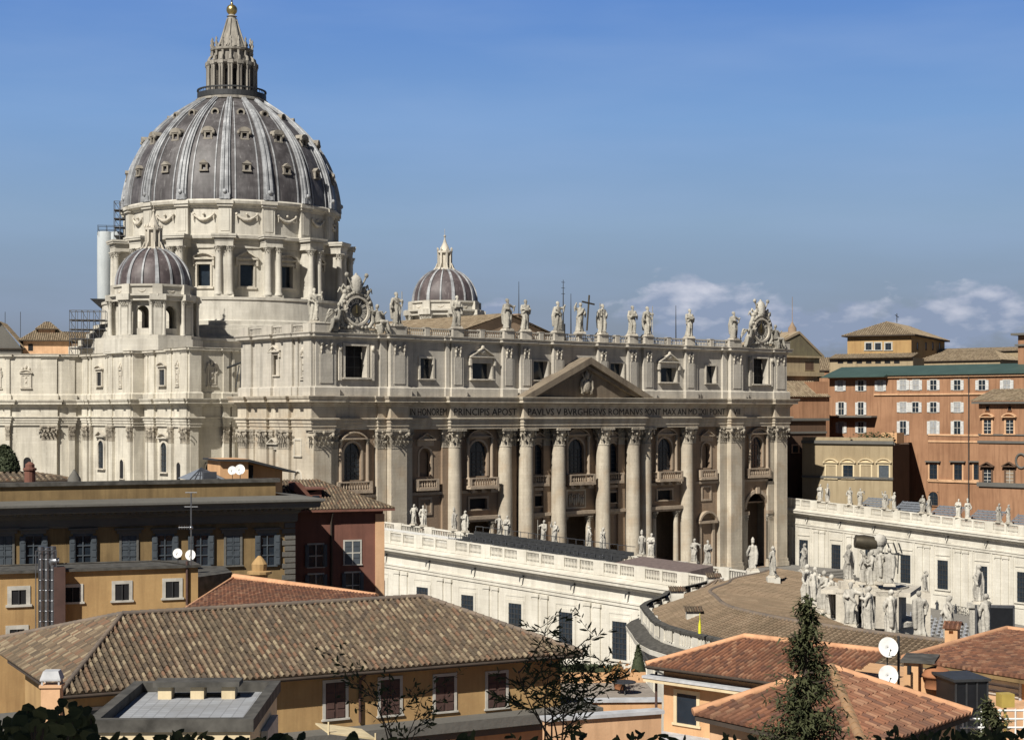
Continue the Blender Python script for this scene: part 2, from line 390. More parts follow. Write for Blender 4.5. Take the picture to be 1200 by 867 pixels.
M['ridge'] = plaster('ridge_mortar', (.62, .34, .19), (.42, .22, .12))
M['ridgeold'] = plaster('old_ridge_tiles', (.12, .10, .085), (.25, .19, .14))
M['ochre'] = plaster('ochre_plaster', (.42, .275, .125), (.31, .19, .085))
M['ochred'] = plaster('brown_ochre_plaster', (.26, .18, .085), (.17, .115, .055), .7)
M['redbr'] = plaster('red_brown_plaster', (.19, .085, .062), (.13, .06, .045))
M['orange'] = plaster('orange_plaster', (.60, .36, .19), (.46, .27, .14), .35)
M['peach'] = plaster('peach_plaster', (.66, .42, .25), (.50, .30, .17))
M['cream'] = plaster('cream_plaster', (.66, .55, .36), (.50, .40, .25), .4)
M['palace'] = plaster('palace_orange_plaster', (.36, .20, .115), (.26, .135, .075), .7, .12)
M['palacetan'] = plaster('palace_tan_plaster', (.36, .29, .185), (.28, .215, .13), .5, .15)
M['palacebr'] = plaster('palace_shaded_brown', (.13, .08, .052), (.085, .052, .035), .5, .2)  # brown dimmed to put the shade of sides turned from the sun into colour
M['towerpl'] = plaster('tower_ochre_plaster', (.42, .275, .12), (.33, .20, .09), .5, .2)
M['greyst'] = stone('grey_cornice_stone', (.14, .135, .122), (.09, .085, .078), .4, None)
M['frame'] = plain('pale_window_frame', (.50, .48, .43), .8)
M['shutw'] = plain('white_shutters', (.62, .62, .60), .6)
M['shutb'] = plain('brown_shutters', (.085, .048, .04), .7)
M['shutg'] = plain('grey_blue_shutters', (.075, .09, .105), .6)
M['green'] = plain('green_metal_roof', (.05, .085, .075), .6, 0, .3, .1, .3)
M['lightg'] = plain('pale_terrace_paving', (.50, .51, .53), .8)
M['coping'] = plain('weathered_coping', (.105, .10, .09), .9, 0, .2, .3)
M['pave'] = stone('piazza_paving', (.20, .19, .175), (.13, .125, .115), .4, None)
M['dish'] = plain('dish_white', (.78, .78, .76), .5)
M['wrap'] = stone('scaffold_sheeting', (.46, .49, .50), (.33, .36, .38), .6, None, .1)
M['wood'] = plain('trunk_bark', (.06, .045, .035), .95)
def leafm(name, c, var):
    m, nt, b = mat(name, .75, 0, .25)
    pos = N(nt, 'ShaderNodeNewGeometry').outputs['Position']
    nt.links.new(mix(nt, mr(nt, noise(nt, pos, 4, 4), .35, .65), c, var), b.inputs['Base Color'])
    return m
M['conifer'] = leafm('conifer_needles', (.034, .042, .018), (.065, .068, .03))
M['leaf'] = leafm('dark_leaves', (.032, .045, .018), (.06, .07, .03))
M['cyp'] = leafm('cypress_green', (.030, .040, .020), (.05, .06, .03))
M['yellow'] = plain('yellow_cloth', (.70, .68, .04), .8)
M['curtain'] = plain('net_curtain', (.36, .37, .38), .8)
M['benches'] = plain('grey_blue_benches', (.20, .22, .25), .6)
M['seats'] = plain('pale_plastic_seats', (.52, .54, .58), .6)
M['scr'] = plain('black_screen', (.012, .013, .016), .35)
M['awn'] = plain('cream_awning', (.70, .58, .36), .8)
M['pot'] = plain('terracotta_pot', (.35, .15, .07), .9)
# ---------------------------------------------------------------- architectural pieces
def leaf(mb, p, o, wd, h, out):
    t = (-o[1], o[0]); out *= 1.45; pr = [(0, 0, .8), (out*.15, .5*h, .9), (out*.6, .95*h, .8), (out*1.1, .95*h, .55), (out*1.15, .66*h, .25)]
    vs = []
    for a, z, k in pr:
        for s_ in (-1, 1): vs.append((p[0]+o[0]*a+t[0]*s_*wd*k/2, p[1]+o[1]*a+t[1]*s_*wd*k/2, p[2]+z))
    mb.add(vs, [(2*i, 2*i+1, 2*i+3, 2*i+2) for i in range(4)])
def cap_round(mb, c, z0, z1, r, n=8):
    h = z1-z0
    mb.lathe((c[0], c[1], 0), [(r*1.06, z0-.12*h*.5), (r*1.1, z0), (r*.98, z0+.03*h), (r*1.0, z0+.5*h), (r*1.22, z0+.84*h), (r*1.25, z0+.86*h)], 16)
    for row, (zz, hh, oo) in enumerate(((.04, .36, .30), (.28, .42, .38))):
        for i in range(n):
            a = 2*math.pi*(i+.5*row)/n
            o = (math.cos(a), math.sin(a)); leaf(mb, (c[0]+o[0]*r*.98, c[1]+o[1]*r*.98, z0+zz*h), o, r*.62, hh*h, oo*r*1.1)
    for i in range(4):
        a = math.pi/4+i*math.pi/2; o = (math.cos(a), math.sin(a)); q = r*1.42
        mb.ball((c[0]+o[0]*q, c[1]+o[1]*q, z0+.76*h), r*.20, r*.20, r*.22, 6, 4)
        mb.tube([(c[0]+o[0]*r*.9, c[1]+o[1]*r*.9, z0+.45*h), (c[0]+o[0]*r*1.15, c[1]+o[1]*r*1.15, z0+.72*h), (c[0]+o[0]*q, c[1]+o[1]*q, z0+.84*h)], r*.10, 5)
    k = r*1.32
    f = Fr(c, 0); mb.box(f, -k, k, -k, k, z0+.87*h, z1)
def cap_flat(mb, f, u, wf, z0, z1, hw, dp):
    """pilaster capital: front plane at w=wf, dp deep"""
    h = z1-z0; mb.box(f, u-hw*1.03, u+hw*1.03, wf-.06, wf+dp, z0-.05*h, z0)
    vs = []
    for (k, z) in ((1.0, z0), (1.0, z0+.5*h), (1.1, z0+.87*h)):
        e = (k-1)*hw; vs += [f.at(u-hw*k, wf-e, z), f.at(u+hw*k, wf-e, z), f.at(u+hw*k, wf+dp, z), f.at(u-hw*k, wf+dp, z)]
    mb.add(vs, [(4*j+i, 4*j+(i+1) % 4, 4*j+4+(i+1) % 4, 4*j+4+i) for j in range(2) for i in range(4)])
    nf = (-f.w[0], -f.w[1]); lw = 2*hw/4
    for row, (zz, hh, oo, cnt, off) in enumerate(((.02, .38, .34, 4, 0), (.28, .42, .42, 3, .5))):
        for i in range(cnt):
            uu = u-hw+lw*(i+.5+off); leaf(mb, f.at(uu, wf, z0+zz*h), nf, lw*.85, hh*h, oo*hw)
        if dp > .35:
            for s_, o in ((-1, (-f.u[0], -f.u[1])), (1, f.u)):
                for q in ((.3,) if dp < 1 else (.3, .9)):
                    leaf(mb, f.at(u+s_*hw, wf+q*1.0, z0+zz*h), o, lw*.8, hh*h, oo*hw)
    for s_ in (-1, 1):
        mb.ball(f.at(u+s_*hw*1.12, wf-.18*hw, z0+.74*h), hw*.2, hw*.2, hw*.24, 6, 4)
        mb.tube([f.at(u+s_*hw*.5, wf, z0+.5*h), f.at(u+s_*hw*.85, wf-.1*hw, z0+.74*h), f.at(u+s_*hw*1.1, wf-.18*hw, z0+.84*h)], hw*.10, 5)
    mb.ball(f.at(u, wf-.25*hw, z0+.86*h), hw*.2, hw*.14, hw*.2, 6, 4)
    mb.box(f, u-hw*1.22, u+hw*1.22, wf-.24*hw, wf+dp, z0+.88*h, z1)
def pilaster(par, f, u, hw, wf, wb, z0, z1, zc, mt, cap=True, base=True, zs=None):
    m = MB(); m.box(f, u-hw, u+hw, wf, wb, z0, zc)
    if base:
        m.box(f, u-hw*1.12-.1, u+hw*1.12+.1, wf-.3, wb, z0, z0+.9); m.box(f, u-hw*1.05-.06, u+hw*1.05+.06, wf-.16, wb, z0+.9, z0+1.6)
    p = m.build('pilaster', mt, par)
    if cap:
        k = MB(); cap_flat(k, f, u, wf, zc, z1, hw, wb-wf); k.build('capital', M['capst'], p)
    return p
def column(par, c, r, z0, z1, zc, mt, n=20, base=True):
    m = MB(); h = zc-z0; b = .5*r*1.6
    prof = [(r*1.0, z0+b), (r*1.0, z0+b+h*.3), (r*.97, z0+b+h*.6), (r*.89, zc)]
    m.lathe((c[0], c[1], 0), prof, n)
    if base: m.lathe((c[0], c[1], 0), [(r*1.32, z0), (r*1.36, z0+b*.25), (r*1.3, z0+b*.45), (r*1.08, z0+b*.55), (r*1.16, z0+b*.8), (r, z0+b)], n)
    p = m.build('column', mt, par)
    k = MB(); cap_round(k, c, zc, z1, r*.89); k.build('capital', M['capst'], p)
    return p
def bumped(path, bumps):
    """add rectangular projections: bumps = {segment: [(s0, s1, out)]}"""
    out = []
    for i in range(len(path)-1):
        a, b = path[i], path[i+1]; dx, dy = b[0]-a[0], b[1]-a[1]; l = math.hypot(dx, dy); dx /= l; dy /= l
        out.append(a)
        for s0, s1, o in sorted(bumps.get(i, [])):
            s0 = max(s0, .02); s1 = min(s1, l-.02)
            for s_, q in ((s0, 0), (s0, o), (s1, o), (s1, 0)): out.append((a[0]+dx*s_+dy*q, a[1]+dy*s_-dx*q))
    out.append(path[-1]); return out
def win(par, f, a, b, c, d, w=0, fw=.35, fp=.15, rec=.5, arch=False, hood=None, hz=None, bars=(2, 3), sill=True, pane='glass', frame='trim', barm='iron', hp=.7, shut=None, shutm='shutw', ears=False, name='window', shopen=1.0):
    """a window of a building: frame mesh with pane and shutters beneath it. f,w = wall plane; a..b, c..d the opening"""
    m = MB(); e = w-fp
    def strip(u0, u1, z0, z1): m.box(f, u0, u1, e, w+.02, z0, z1)
    top = d
    if arch:
        r = (b-a)/2; mid = (a+b)/2; zc = d-r; K = 10; pts = []
        for i in range(K+1): t = math.pi*i/K; pts.append((math.cos(t), math.sin(t)))
        for p, q in zip(pts[:-1], pts[1:]):
            m.upoly(f, [(mid+p[0]*r, zc+p[1]*r), (mid+p[0]*(r+fw), zc+p[1]*(r+fw)), (mid+q[0]*(r+fw), zc+q[1]*(r+fw)), (mid+q[0]*r, zc+q[1]*r)], e, w+.02)
        strip(a-fw, a, c, zc); strip(b, b+fw, c, zc); top = d+fw
    else:
        strip(a-fw, a, c, d); strip(b, b+fw, c, d); strip(a-fw, b+fw, d, d+fw); top = d+fw
    if sill: m.box(f, a-fw*1.4, b+fw*1.4, w-fp*2, w+.02, c-fw*.6, c)
    if ears:
        for q in (a-fw*1.9, b+fw*.9): m.box(f, q, q+fw, w-fp*2.2, w+.02, d-fw, d+fw*2.2)
    if hood:
        hz = hz if hz is not None else top+.15; h0, h1 = a-fw*1.9, b+fw*1.9; mid = (a+b)/2; hw = (h1-h0)/2; rise = hw*.55
        m.box(f, h0+.1, h1-.1, w-hp*.35, w+.02, top, hz)
        m.box(f, h0, h1, w-hp, w+.02, hz, hz+fw*.55)
        z = hz+fw*.55; t = fw*.55
        if hood == 'tri':
            m.upoly(f, [(h0, z), (h0+t*1.6, z), (mid, z+rise-t), (h1-t*1.6, z), (h1, z), (mid, z+rise)], w-hp, w+.02)
            m.upoly(f, [(h0+t, z), (mid, z+rise-t), (h1-t, z)], w-hp*.3, w+.01)
        elif hood == 'seg':
            K = 8; Rr = (hw*hw+rise*.8*rise*.8)/(2*rise*.8); zc = z+rise*.8-Rr; a0 = math.asin(min(1, hw/Rr))
            po = [(mid+Rr*math.sin(-a0+2*a0*i/K), zc+Rr*math.cos(-a0+2*a0*i/K)) for i in range(K+1)]
            pi_ = [(mid+(Rr-t)*math.sin(-a0*.95+2*a0*.95*i/K), max(z, zc+(Rr-t)*math.cos(-a0*.95+2*a0*.95*i/K))) for i in range(K+1)]
            for i in range(K): m.upoly(f, [pi_[i], po[i], po[i+1], pi_[i+1]], w-hp, w+.02)
            m.upoly(f, [pi_[i] for i in range(K+1)], w-hp*.3, w+.01)
    o = m.build(name, M[frame], par)
    g = MB(); g.quad(f.at(a-.02, w+rec, c-.02), f.at(b+.02, w+rec, c-.02), f.at(b+.02, w+rec, d+.02), f.at(a-.02, w+rec, d+.02))
    g.build('pane', M[pane], o)
    if bars:
        k = MB(); t = min(.07, (b-a)*.035); nx, nzz = bars; tt = d-((b-a)/2 if arch else 0)
        for i in range(1, nx): u = a+(b-a)*i/nx; k.box(f, u-t, u+t, w+rec-.08, w+rec-.01, c, tt if abs(i-nx/2) > .1 else d)
        for i in range(1, nzz+(1 if arch else 0)): z = c+(tt-c)*i/nzz; k.box(f, a, b, w+rec-.075, w+rec-.012, z-t, z+t)
        if nx > 1 or nzz > 1: k.build('glazing_bars', M[barm], o)
    if shut:
        sw = (b-a)/2*shopen
        for s_ in (-1, 1):
            k = MB()
            if shut == 'open': u0, u1 = (a-sw-.02, a-.02) if s_ < 0 else (b+.02, b+sw+.02); k.box(f, u0, u1, e-.10, e-.03, c, d); wz = e-.10
            else: u0, u1 = (a, (a+b)/2-.015) if s_ < 0 else ((a+b)/2+.015, b); k.box(f, u0, u1, w-.035, w-.012, c, d); wz = w-.035
            q = 4
            for i in range(q):
                z0 = c+(d-c)*i/q; k.box(f, u0+.06, u1-.06, wz-.03, wz, z0+.05, z0+(d-c)/q-.05)
            k.build('shutter', M[shutm], o)
    return o
def balusters(mb, p0, p1, z0, z1, n, z1b=None, rad=.11, rail=.22, th=.3):
    """balustrade panel between two plan points, optional different height at the far end"""
    dx, dy = p1[0]-p0[0], p1[1]-p0[1]; l = math.hypot(dx, dy)
    f = Fr(p0, 0); f.u = (dx/l, dy/l); f.w = (-dy/l, dx/l)
    dz = (z1b-z1) if z1b is not None else 0
    def zz(u, z): return z+dz*u/l
    for (a, b, t) in ((z1-rail, z1, th/2+.06), (z0, z0+rail*.9, th/2)):
        vs = [f.at(u, w, zz(u, z)) for z in (a, b) for (u, w) in ((0, -t), (l, -t), (l, t), (0, t))]
        mb.add(vs, [(0, 1, 5, 4), (1, 2, 6, 5), (2, 3, 7, 6), (3, 0, 4, 7), (4, 5, 6, 7), (3, 2, 1, 0)])
    hb = z1-z0-rail*1.9
    for i in range(n):
        u = l*(i+.5)/n; x, y, z = f.at(u, 0, zz(u, z0+rail*.9))
        mb.lathe((x, y, z), [(rad*.8, 0), (rad*.5, hb*.12), (rad*1.25, hb*.35), (rad*.55, hb*.75), (rad*.9, hb)], 6)
def roofplane(mb, A, B, C, D, tw=.24, tl=.36, amp=.05, uvo=0, lo=.1):
    """tiled slope: eave A-B, ridge C (over B) and D (over A); real rolls and courses"""
    A, B, C, D = map(Vector, (A, B, C, D)); e = (B-A).normalized(); s0 = (D-A) if (D-A).length > (C-B).length*.2 else (C-B)
    mid = (C+D)/2-(A+B)/2; s_ = (mid-e*mid.dot(e)).normalized(); n = e.cross(s_)
    if n.z < 0: n = -n
    pts = [((q-A).dot(e), (q-A).dot(s_)) for q in (A, B, C, D)]
    u0 = min(p[0] for p in pts); u1 = max(p[0] for p in pts); nc = max(1, int(round((u1-u0)/tw))); tw = (u1-u0)/nc
    xs = [0, .05, .16, .34, .47, .54, .77, 1]; hs = [0, .9, 1.4, 1.4, .9, 0, -.3, 0]
    if mb.uv is None: mb.uv = []
    rnd = random.Random(int(u1*100)+uvo)
    for c in range(nc):
        uc = u0+tw*(c+.5); vs_ = []
        for i in range(4):
            p, q = pts[i], pts[(i+1) % 4]
            if (p[0]-uc)*(q[0]-uc) <= 0 and abs(p[0]-q[0]) > 1e-6: vs_.append(p[1]+(q[1]-p[1])*(uc-p[0])/(q[0]-p[0]))
        if len(vs_) < 2: continue
        v0, v1 = min(vs_), max(vs_)
        if v1-v0 < .05: continue
        k0 = math.floor(v0/tl); k1 = math.ceil(v1/tl)
        for k in range(k0, k1):
            a, b = max(v0-(.08 if k == k0 else 0), k*tl), min(v1, (k+1)*tl)
            if b-a < .02: continue
            if k == k0: a = v0
            j = (rnd.random()-.5)*amp*.35; base = len(mb.v); vv = []
            for vq, lift in ((a, amp*.38), (b, 0)):
                for x, h in zip(xs, hs):
                    p = A+e*(u0+tw*(c+x))+s_*vq+n*(h*amp+lift+j+lo*.0); vv.append(tuple(p))
            # riser
            for x, h in zip(xs, hs): vv.append(tuple(A+e*(u0+tw*(c+x))+s_*a+n*(h*amp*0-.03)))
            m = len(xs); fs = []; uv = []
            for i in range(m-1):
                fs.append((i, i+1, m+i+1, m+i)); uu = (uvo+2*c+(0 if i < 5 else 1)+.5, k+200.5); uv += [uu]*4
            for i in range(m-1):
                fs.append((2*m+i, 2*m+i+1, i+1, i)); uu = (uvo+2*c+(0 if i < 5 else 1)+.5, k+200.5); uv += [uu]*4
            mb.add(vv, fs); mb.uv += uv
def ridgecap(mb, a, b, r=.13, seg=.4):
    a, b = Vector(a), Vector(b); n = max(1, int((b-a).length/seg)); d = (b-a)/n
    for i in range(n): mb.tube([a+d*i, a+d*(i+1.08)], [r*1.12, r*.9], 7)
def string_path(f, pts): return [f.at(u, w, 0)[:2] for u, w in pts]
def roman(mb, f, u, z, w, ang, h, n):
    """roman numeral n standing radially at (u,z)"""
    txt = ['', 'I', 'II', 'III', 'IIII', 'V', 'VI', 'VII', 'VIII', 'IX', 'X', 'XI', 'XII'][n]
    wd = {'I': .30, 'V': .55, 'X': .55}; tot = sum(wd[c]*h for c in txt); x = -tot/2; t = .075*h; ca, sa = math.cos(ang), math.sin(ang)
    def ln(x0, y0, x1, y1):
        l = math.hypot(x1-x0, y1-y0); nx, ny = -(y1-y0)/l*t, (x1-x0)/l*t
        q = [(x0+nx, y0+ny), (x0-nx, y0-ny), (x1-nx, y1-ny), (x1+nx, y1+ny)]
        mb.upoly(f, [(u+a*ca+b*sa, z-a*sa+b*ca) for a, b in q], w-.04, w)
    for c in txt:
        cw = wd[c]*h
        if c == 'I': ln(x+cw/2, -h/2, x+cw/2, h/2)
        elif c == 'V': ln(x+.05*h, h/2, x+cw/2, -h/2); ln(x+cw-.05*h, h/2, x+cw/2, -h/2)
        else: ln(x+.05*h, h/2, x+cw-.05*h, -h/2); ln(x+cw-.05*h, h/2, x+.05*h, -h/2)
        x += cw
def lettering(name, txt, f, u0, u1, zb, h, w, mt, par):
    c = bpy.data.curves.new(name, 'FONT'); c.body = txt; c.size = 1; c.extrude = .01; c.resolution_u = 2
    o = bpy.data.objects.new(name+'_tmp', c); COL.objects.link(o); bpy.context.view_layer.update()
    me = bpy.data.meshes.new_from_object(o.evaluated_get(bpy.context.evaluated_depsgraph_get())); bpy.data.objects.remove(o)
    xs = [v.co.x for v in me.vertices]; ys = [v.co.y for v in me.vertices]; x0, x1, y0, y1 = min(xs), max(xs), min(ys), max(ys)
    m = MB(); m.add([f.at(u0+(v.co.x-x0)/(x1-x0)*(u1-u0), w-v.co.z*3, zb+(v.co.y-y0)/(y1-y0)*h) for v in me.vertices], [tuple(p.vertices) for p in me.polygons])
    bpy.data.meshes.remove(me); return m.build(name, mt, par)
# ---------------------------------------------------------------- statues
def remesh(mb, name, mt, vox):
    me = bpy.data.meshes.new('tmp'); me.from_pydata(mb.v, [], mb.f)
    o = bpy.data.objects.new('tmp', me); COL.objects.link(o)
    r = o.modifiers.new('r', 'REMESH'); r.mode = 'VOXEL'; r.voxel_size = vox; r.use_smooth_shade = True
    s_ = o.modifiers.new('s', 'SMOOTH'); s_.factor = .4; s_.iterations = 1
    bpy.context.view_layer.update()
    out = bpy.data.meshes.new_from_object(o.evaluated_get(bpy.context.evaluated_depsgraph_get())); out.name = name
    bpy.data.objects.remove(o); bpy.data.meshes.remove(me)
    out.polygons.foreach_set('use_smooth', [True]*len(out.polygons)); out.materials.clear(); out.materials.append(mt)
    return out
def figure(mb, seed, s=1.0, off=(0, 0, 0), la=None, ra=None, lean=.05, yaw=0, seated=False, cloak=True, hat=None, beard=True):
    """robed figure 1.75*s high facing -y; la/ra = hand positions relative to feet (unit figure)"""
    rd = random.Random(seed); T = []
    cy_, sy_ = math.cos(yaw), math.sin(yaw)
    def X(p): x, y, z = p[0]*s, p[1]*s, p[2]*s; return (off[0]+x*cy_-y*sy_, off[1]+x*sy_+y*cy_, off[2]+z)
    ph = rd.random()*6; hip = (rd.random()-.5)*.12
    lv = [(0, .27, .22), (.05, .265, .22), (.25, .225, .19), (.5, .215, .185), (.75, .22, .185), (.95, .215, .17), (1.1, .175, .14), (1.25, .205, .15), (1.38, .215, .14), (1.45, .16, .115), (1.5, .075, .08)]
    n = 22; vs = []
    for z, rx, ry in lv:
        t = z/1.5; ox = hip*math.sin(t*3.1)+lean*(t-.5)*.6; oy = -.03*math.sin(t*3.1)
        fold = .24*(1-t)**.5 if z < 1.2 else .04
        for i in range(n):
            a = 2*math.pi*i/n; k = 1+fold*math.sin(7*a+ph+z*3.5*math.sin(a+ph))*(.6+.4*math.sin(3*a+ph*2))
            vs.append(X((ox+rx*k*math.cos(a), oy+ry*k*math.sin(a), z)))
    fs = [(j*n+i, j*n+(i+1) % n, (j+1)*n+(i+1) % n, (j+1)*n+i) for j in range(len(lv)-1) for i in range(n)]
    mb.add(vs, fs+[tuple(range(n-1, -1, -1)), tuple(range((len(lv)-1)*n, len(lv)*n))])
    top = hip*math.sin(3.1)+lean*.3
    ht = (rd.random()-.5)*.06
    mb.tube([X((top, 0, 1.42)), X((top+ht*.5, -.01, 1.56))], .062*s, 8)
    hx = top+ht; mb.ball(X((hx, -.02, 1.66)), .095*s, .11*s, .125*s, 12, 8)
    mb.ball(X((hx, .02, 1.69)), .112*s, .115*s, .12*s, 10, 6)
    mb.ball(X((hx, -.125, 1.655)), .018*s, .03*s, .03*s, 6, 4)
    if beard: mb.ball(X((hx, -.09, 1.575)), .06*s, .05*s, .09*s, 8, 5)
    if hat == 'mitre': mb.tube([X((hx, 0, 1.72)), X((hx, 0, 1.86)), X((hx, 0, 2.02))], [.11*s, .12*s, .02*s], 8)
    for sg, hnd in ((-1, la), (1, ra)):
        sh = (top+sg*.20, 0, 1.38); hnd = hnd or (sg*.16, -.26, 1.05)
        el_ = ((sh[0]+hnd[0])/2+sg*.12, (sh[1]+hnd[1])/2+.03, (sh[2]+hnd[2])/2-.08)
        mb.tube([X(sh), X(el_)], [.088*s, .078*s], 8); mb.tube([X(el_), X(hnd)], [.08*s, .05*s], 8)
        mb.ball(X(sh), .1*s, .1*s, .1*s, 8, 5); mb.ball(X(hnd), .05*s, .05*s, .065*s, 8, 5)
        mb.tube([X(el_), X((el_[0]+sg*.01, el_[1], el_[2]-.28))], [.09*s, .03*s], 7)
    if cloak:
        sg = rd.choice((-1, 1))
        mb.tube([X((top+sg*.19, -.06, 1.42)), X((top+sg*.05, -.19, 1.2)), X((-sg*.17, -.17, 1.0)), X((-sg*.24, -.02, .8))], [.075*s, .07*s, .08*s, .06*s], 8)
        mb.tube([X((top+sg*.17, .10, 1.42)), X((sg*.20, .16, .9)), X((sg*.16, .17, .25))], [.08*s, .13*s, .09*s], 8)
        mb.tube([X((-sg*.2, -.1, .92)), X((-sg*.1, -.2, .55)), X((-sg*.12, -.16, .15))], [.07*s, .075*s, .05*s], 8)
    kx = rd.choice((-1, 1))*.09; mb.tube([X((kx, -.10, .9)), X((kx*1.2, -.23, .55)), X((kx*1.2, -.20, .1)), X((kx*1.2, -.27, .03))], [.10*s, .095*s, .07*s, .05*s], 8)
def angel(mb, seed, s, off, side):
    """seated figure leaning on the clock, wings behind; side -1 left, 1 right"""
    rd = random.Random(seed)
    def X(x, y, z): return (off[0]+x*s*side, off[1]+y*s, off[2]+z*s)
    mb.tube([X(0, 0, .75), X(-.12, -.02, 1.05), X(-.16, -.02, 1.35)], [.24*s, .2*s, .19*s], 10)
    mb.ball(X(-.16, -.04, 1.66), .12*s, .13*s, .15*s, 10, 7); mb.tube([X(-.16, 0, 1.4), X(-.16, 0, 1.6)], .08*s, 7)
    for dy, kx in ((-.12, .42), (.1, .3)):
        mb.tube([X(0, dy, .72), X(kx, dy-.15, .72), X(kx+.12, dy-.18, .25), X(kx+.28, dy-.2, .0)], [.16*s, .14*s, .1*s, .06*s], 8)
    mb.tube([X(-.3, -.05, 1.35), X(-.55, -.1, 1.3), X(-.8, -.1, 1.5)], [.09*s, .075*s, .05*s], 7)
    mb.tube([X(0, -.05, 1.35), X(.25, -.15, 1.15), X(.42, -.2, 1.35)], [.09*s, .075*s, .05*s], 7)
    for k in range(3): mb.tube([X(0, .18, 1.3), X(.35+.1*k, .22, 1.35-.25*k), X(.62+.08*k, .2, 1.0-.3*k)], [.06*s, .09*s, .03*s], 6)
    mb.tube([X(0, 0, .6), X(.1, 0, .3), X(.15, 0, 0)], [.26*s, .26*s, .2*s], 9)
SV = []
poses = [dict(), dict(ra=(.40, -.25, 1.55)), dict(la=(-.12, -.3, 1.2), ra=(.1, -.3, 1.1)), dict(la=(-.42, -.2, 1.25), lean=.12), dict(ra=(.2, -.35, 1.3), la=(-.3, -.1, .9), lean=-.1),
         dict(ra=(.52, -.1, 1.35), la=(-.1, -.28, 1.15)), dict(la=(-.3, -.15, 1.75), lean=.08, beard=False), dict(la=(-.1, -.3, 1.3), ra=(.3, -.12, .85), hat='mitre', lean=0)]
for i, p in enumerate(poses):
    m = MB(); figure(m, 11+i*3, 1.8, **p)
    if i in (3, 4): m.tube([(-.75 if i == 3 else .4, -.5, .1), (-.75 if i == 3 else .35, -.5, 3.3)], .05, 5)
    if i in (0, 2): m.box(Fr((0, 0), 0), -.25, .22, -.68, -.55, 1.95, 2.35)
    SV.append(remesh(m, 'statue_%s' % 'abcdefgh'[i], M['statue'], .048))
PL = MB(); PL.box(Fr((0, 0), 0), -.55, .55, -.5, .5, -.02, .16); PL.box(Fr((0, 0), 0), -.48, .48, -.43, .43, .16, .26)
PLM = None
def statue(v, loc, face, label, group, scale=1.0, name='statue', cat='statue', plinth=True):
    """face: direction in degrees the figure looks, 0 = -y, positive towards -x"""
    global PLM
    o = bpy.data.objects.new(name, SV[v % len(SV)]); COL.objects.link(o)
    up = .24*scale if plinth else 0
    o.location = (loc[0], loc[1], loc[2]+up); o.rotation_euler = (0, 0, R(-face)); o.scale = (scale,)*3
    tag(o, label, cat, group)
    if plinth:
        if PLM is None:
            PLM = bpy.data.meshes.new('plinth'); PLM.from_pydata([(a, b, c-.26) for a, b, c in PL.v], [], PL.f); PLM.materials.append(M['trim'])
        p = bpy.data.objects.new('plinth', PLM); COL.objects.link(p); p.parent = o
    return o
# ================================================================ GROUND
gm = MB()
xs = [-1500, -300, -120, -60, 0, 64, 120, 1500]; ys = [-1500, -300, -120, -80, -60, -30, -12, 0, 30, 200, 1500]
def gz(x, y): return -8.5 if y < -80 else (-4.6+.05*y if y < -26 else -5.9)
gx, gy = len(xs), len(ys)
gm.add([(x, y, gz(x, y)) for y in ys for x in xs], [(j*gx+i, j*gx+i+1, (j+1)*gx+i+1, (j+1)*gx+i) for j in range(gy-1) for i in range(gx-1)])
tag(gm.build('ground', M['pave']), kind='structure')
# steps and platform in front of the basilica
sm_ = MB()
for i in range(12): sm_.box(FX, -50, 62, -27+i*1.1, 2, -6.0+i*.45, -5.55+i*.45-.0)
tag(sm_.build('church_steps', M['pave']), kind='structure')
# ================================================================ BASILICA
Z_CB, Z_CT, Z_AR, Z_FR, Z_CO = 25.8, 28.9, 30.9, 33.0, 34.6     # capital bottom/top, architrave, frieze, cornice
Z_AT, Z_AC, Z_AK, Z_BT = 36.2, 44.2, 45.1, 46.5                  # attic podium, attic cornice, top, balustrade top
bas = thing('basilica', (0, 0, 0), 'huge travertine basilica with columned front, long inscription and great ribbed lead dome', 'church')
front = [(-55.2, -.5), (-46.2, -.5), (-46.2, -.9), (-44.4, -.9), (-44.4, -2.1), (-40.8, -2.1), (-40.8, -1.0), (-31.3, -1.0), (-31.3, -1.85), (-15.3, -1.85), (-15.3, -2.85),
         (15.3, -2.85), (15.3, -1.85), (31.3, -1.85), (31.3, -1.0), (40.8, -1.0), (40.8, -2.1), (44.4, -2.1), (44.4, -.9), (46.2, -.9), (46.2, -.5), (55.2, -.5)]
sideb = [(-59.4, 22), (-60.0, 22), (-60.0, 19.2), (-59.4, 19.2), (-59.4, 15.4), (-60.0, 15.4), (-60.0, 12.6), (-59.4, 12.6), (-59.4, 8.6), (-60.0, 8.6), (-60.0, 5.6), (-59.4, 5.6), (-59.4, .9), (-59.9, .9), (-59.9, -1.3), (-55.2, -1.3)]
FP_ = [(-30, 22)]+sideb+front+[(55.2, -1.3), (59.9, -1.3), (59.9, .9), (59.4, .9), (59.4, 22), (30, 22)]
FP_[0:1] = [(-40, 22)]
ENT = [(-.6, Z_CT), (0, Z_CT), (0, Z_CT+.5), (.16, Z_CT+.56), (.16, Z_CT+1.08), (.32, Z_CT+1.14), (.32, Z_CT+1.66), (.58, Z_CT+1.78), (.58, Z_AR-.02), (.06, Z_AR+.04), (.06, Z_FR-.15),
       (.28, Z_FR), (.28, Z_FR+.18), (.5, Z_FR+.3), (.5, Z_FR+.5), (1.25, Z_FR+.56), (1.25, Z_FR+1.0), (1.4, Z_FR+1.1), (1.55, Z_CO-.15), (1.55, Z_CO), (-.6, Z_CO)]
m = MB(); m.sweep(FP_, ENT); m.build('entablature', M['travf'], bas)
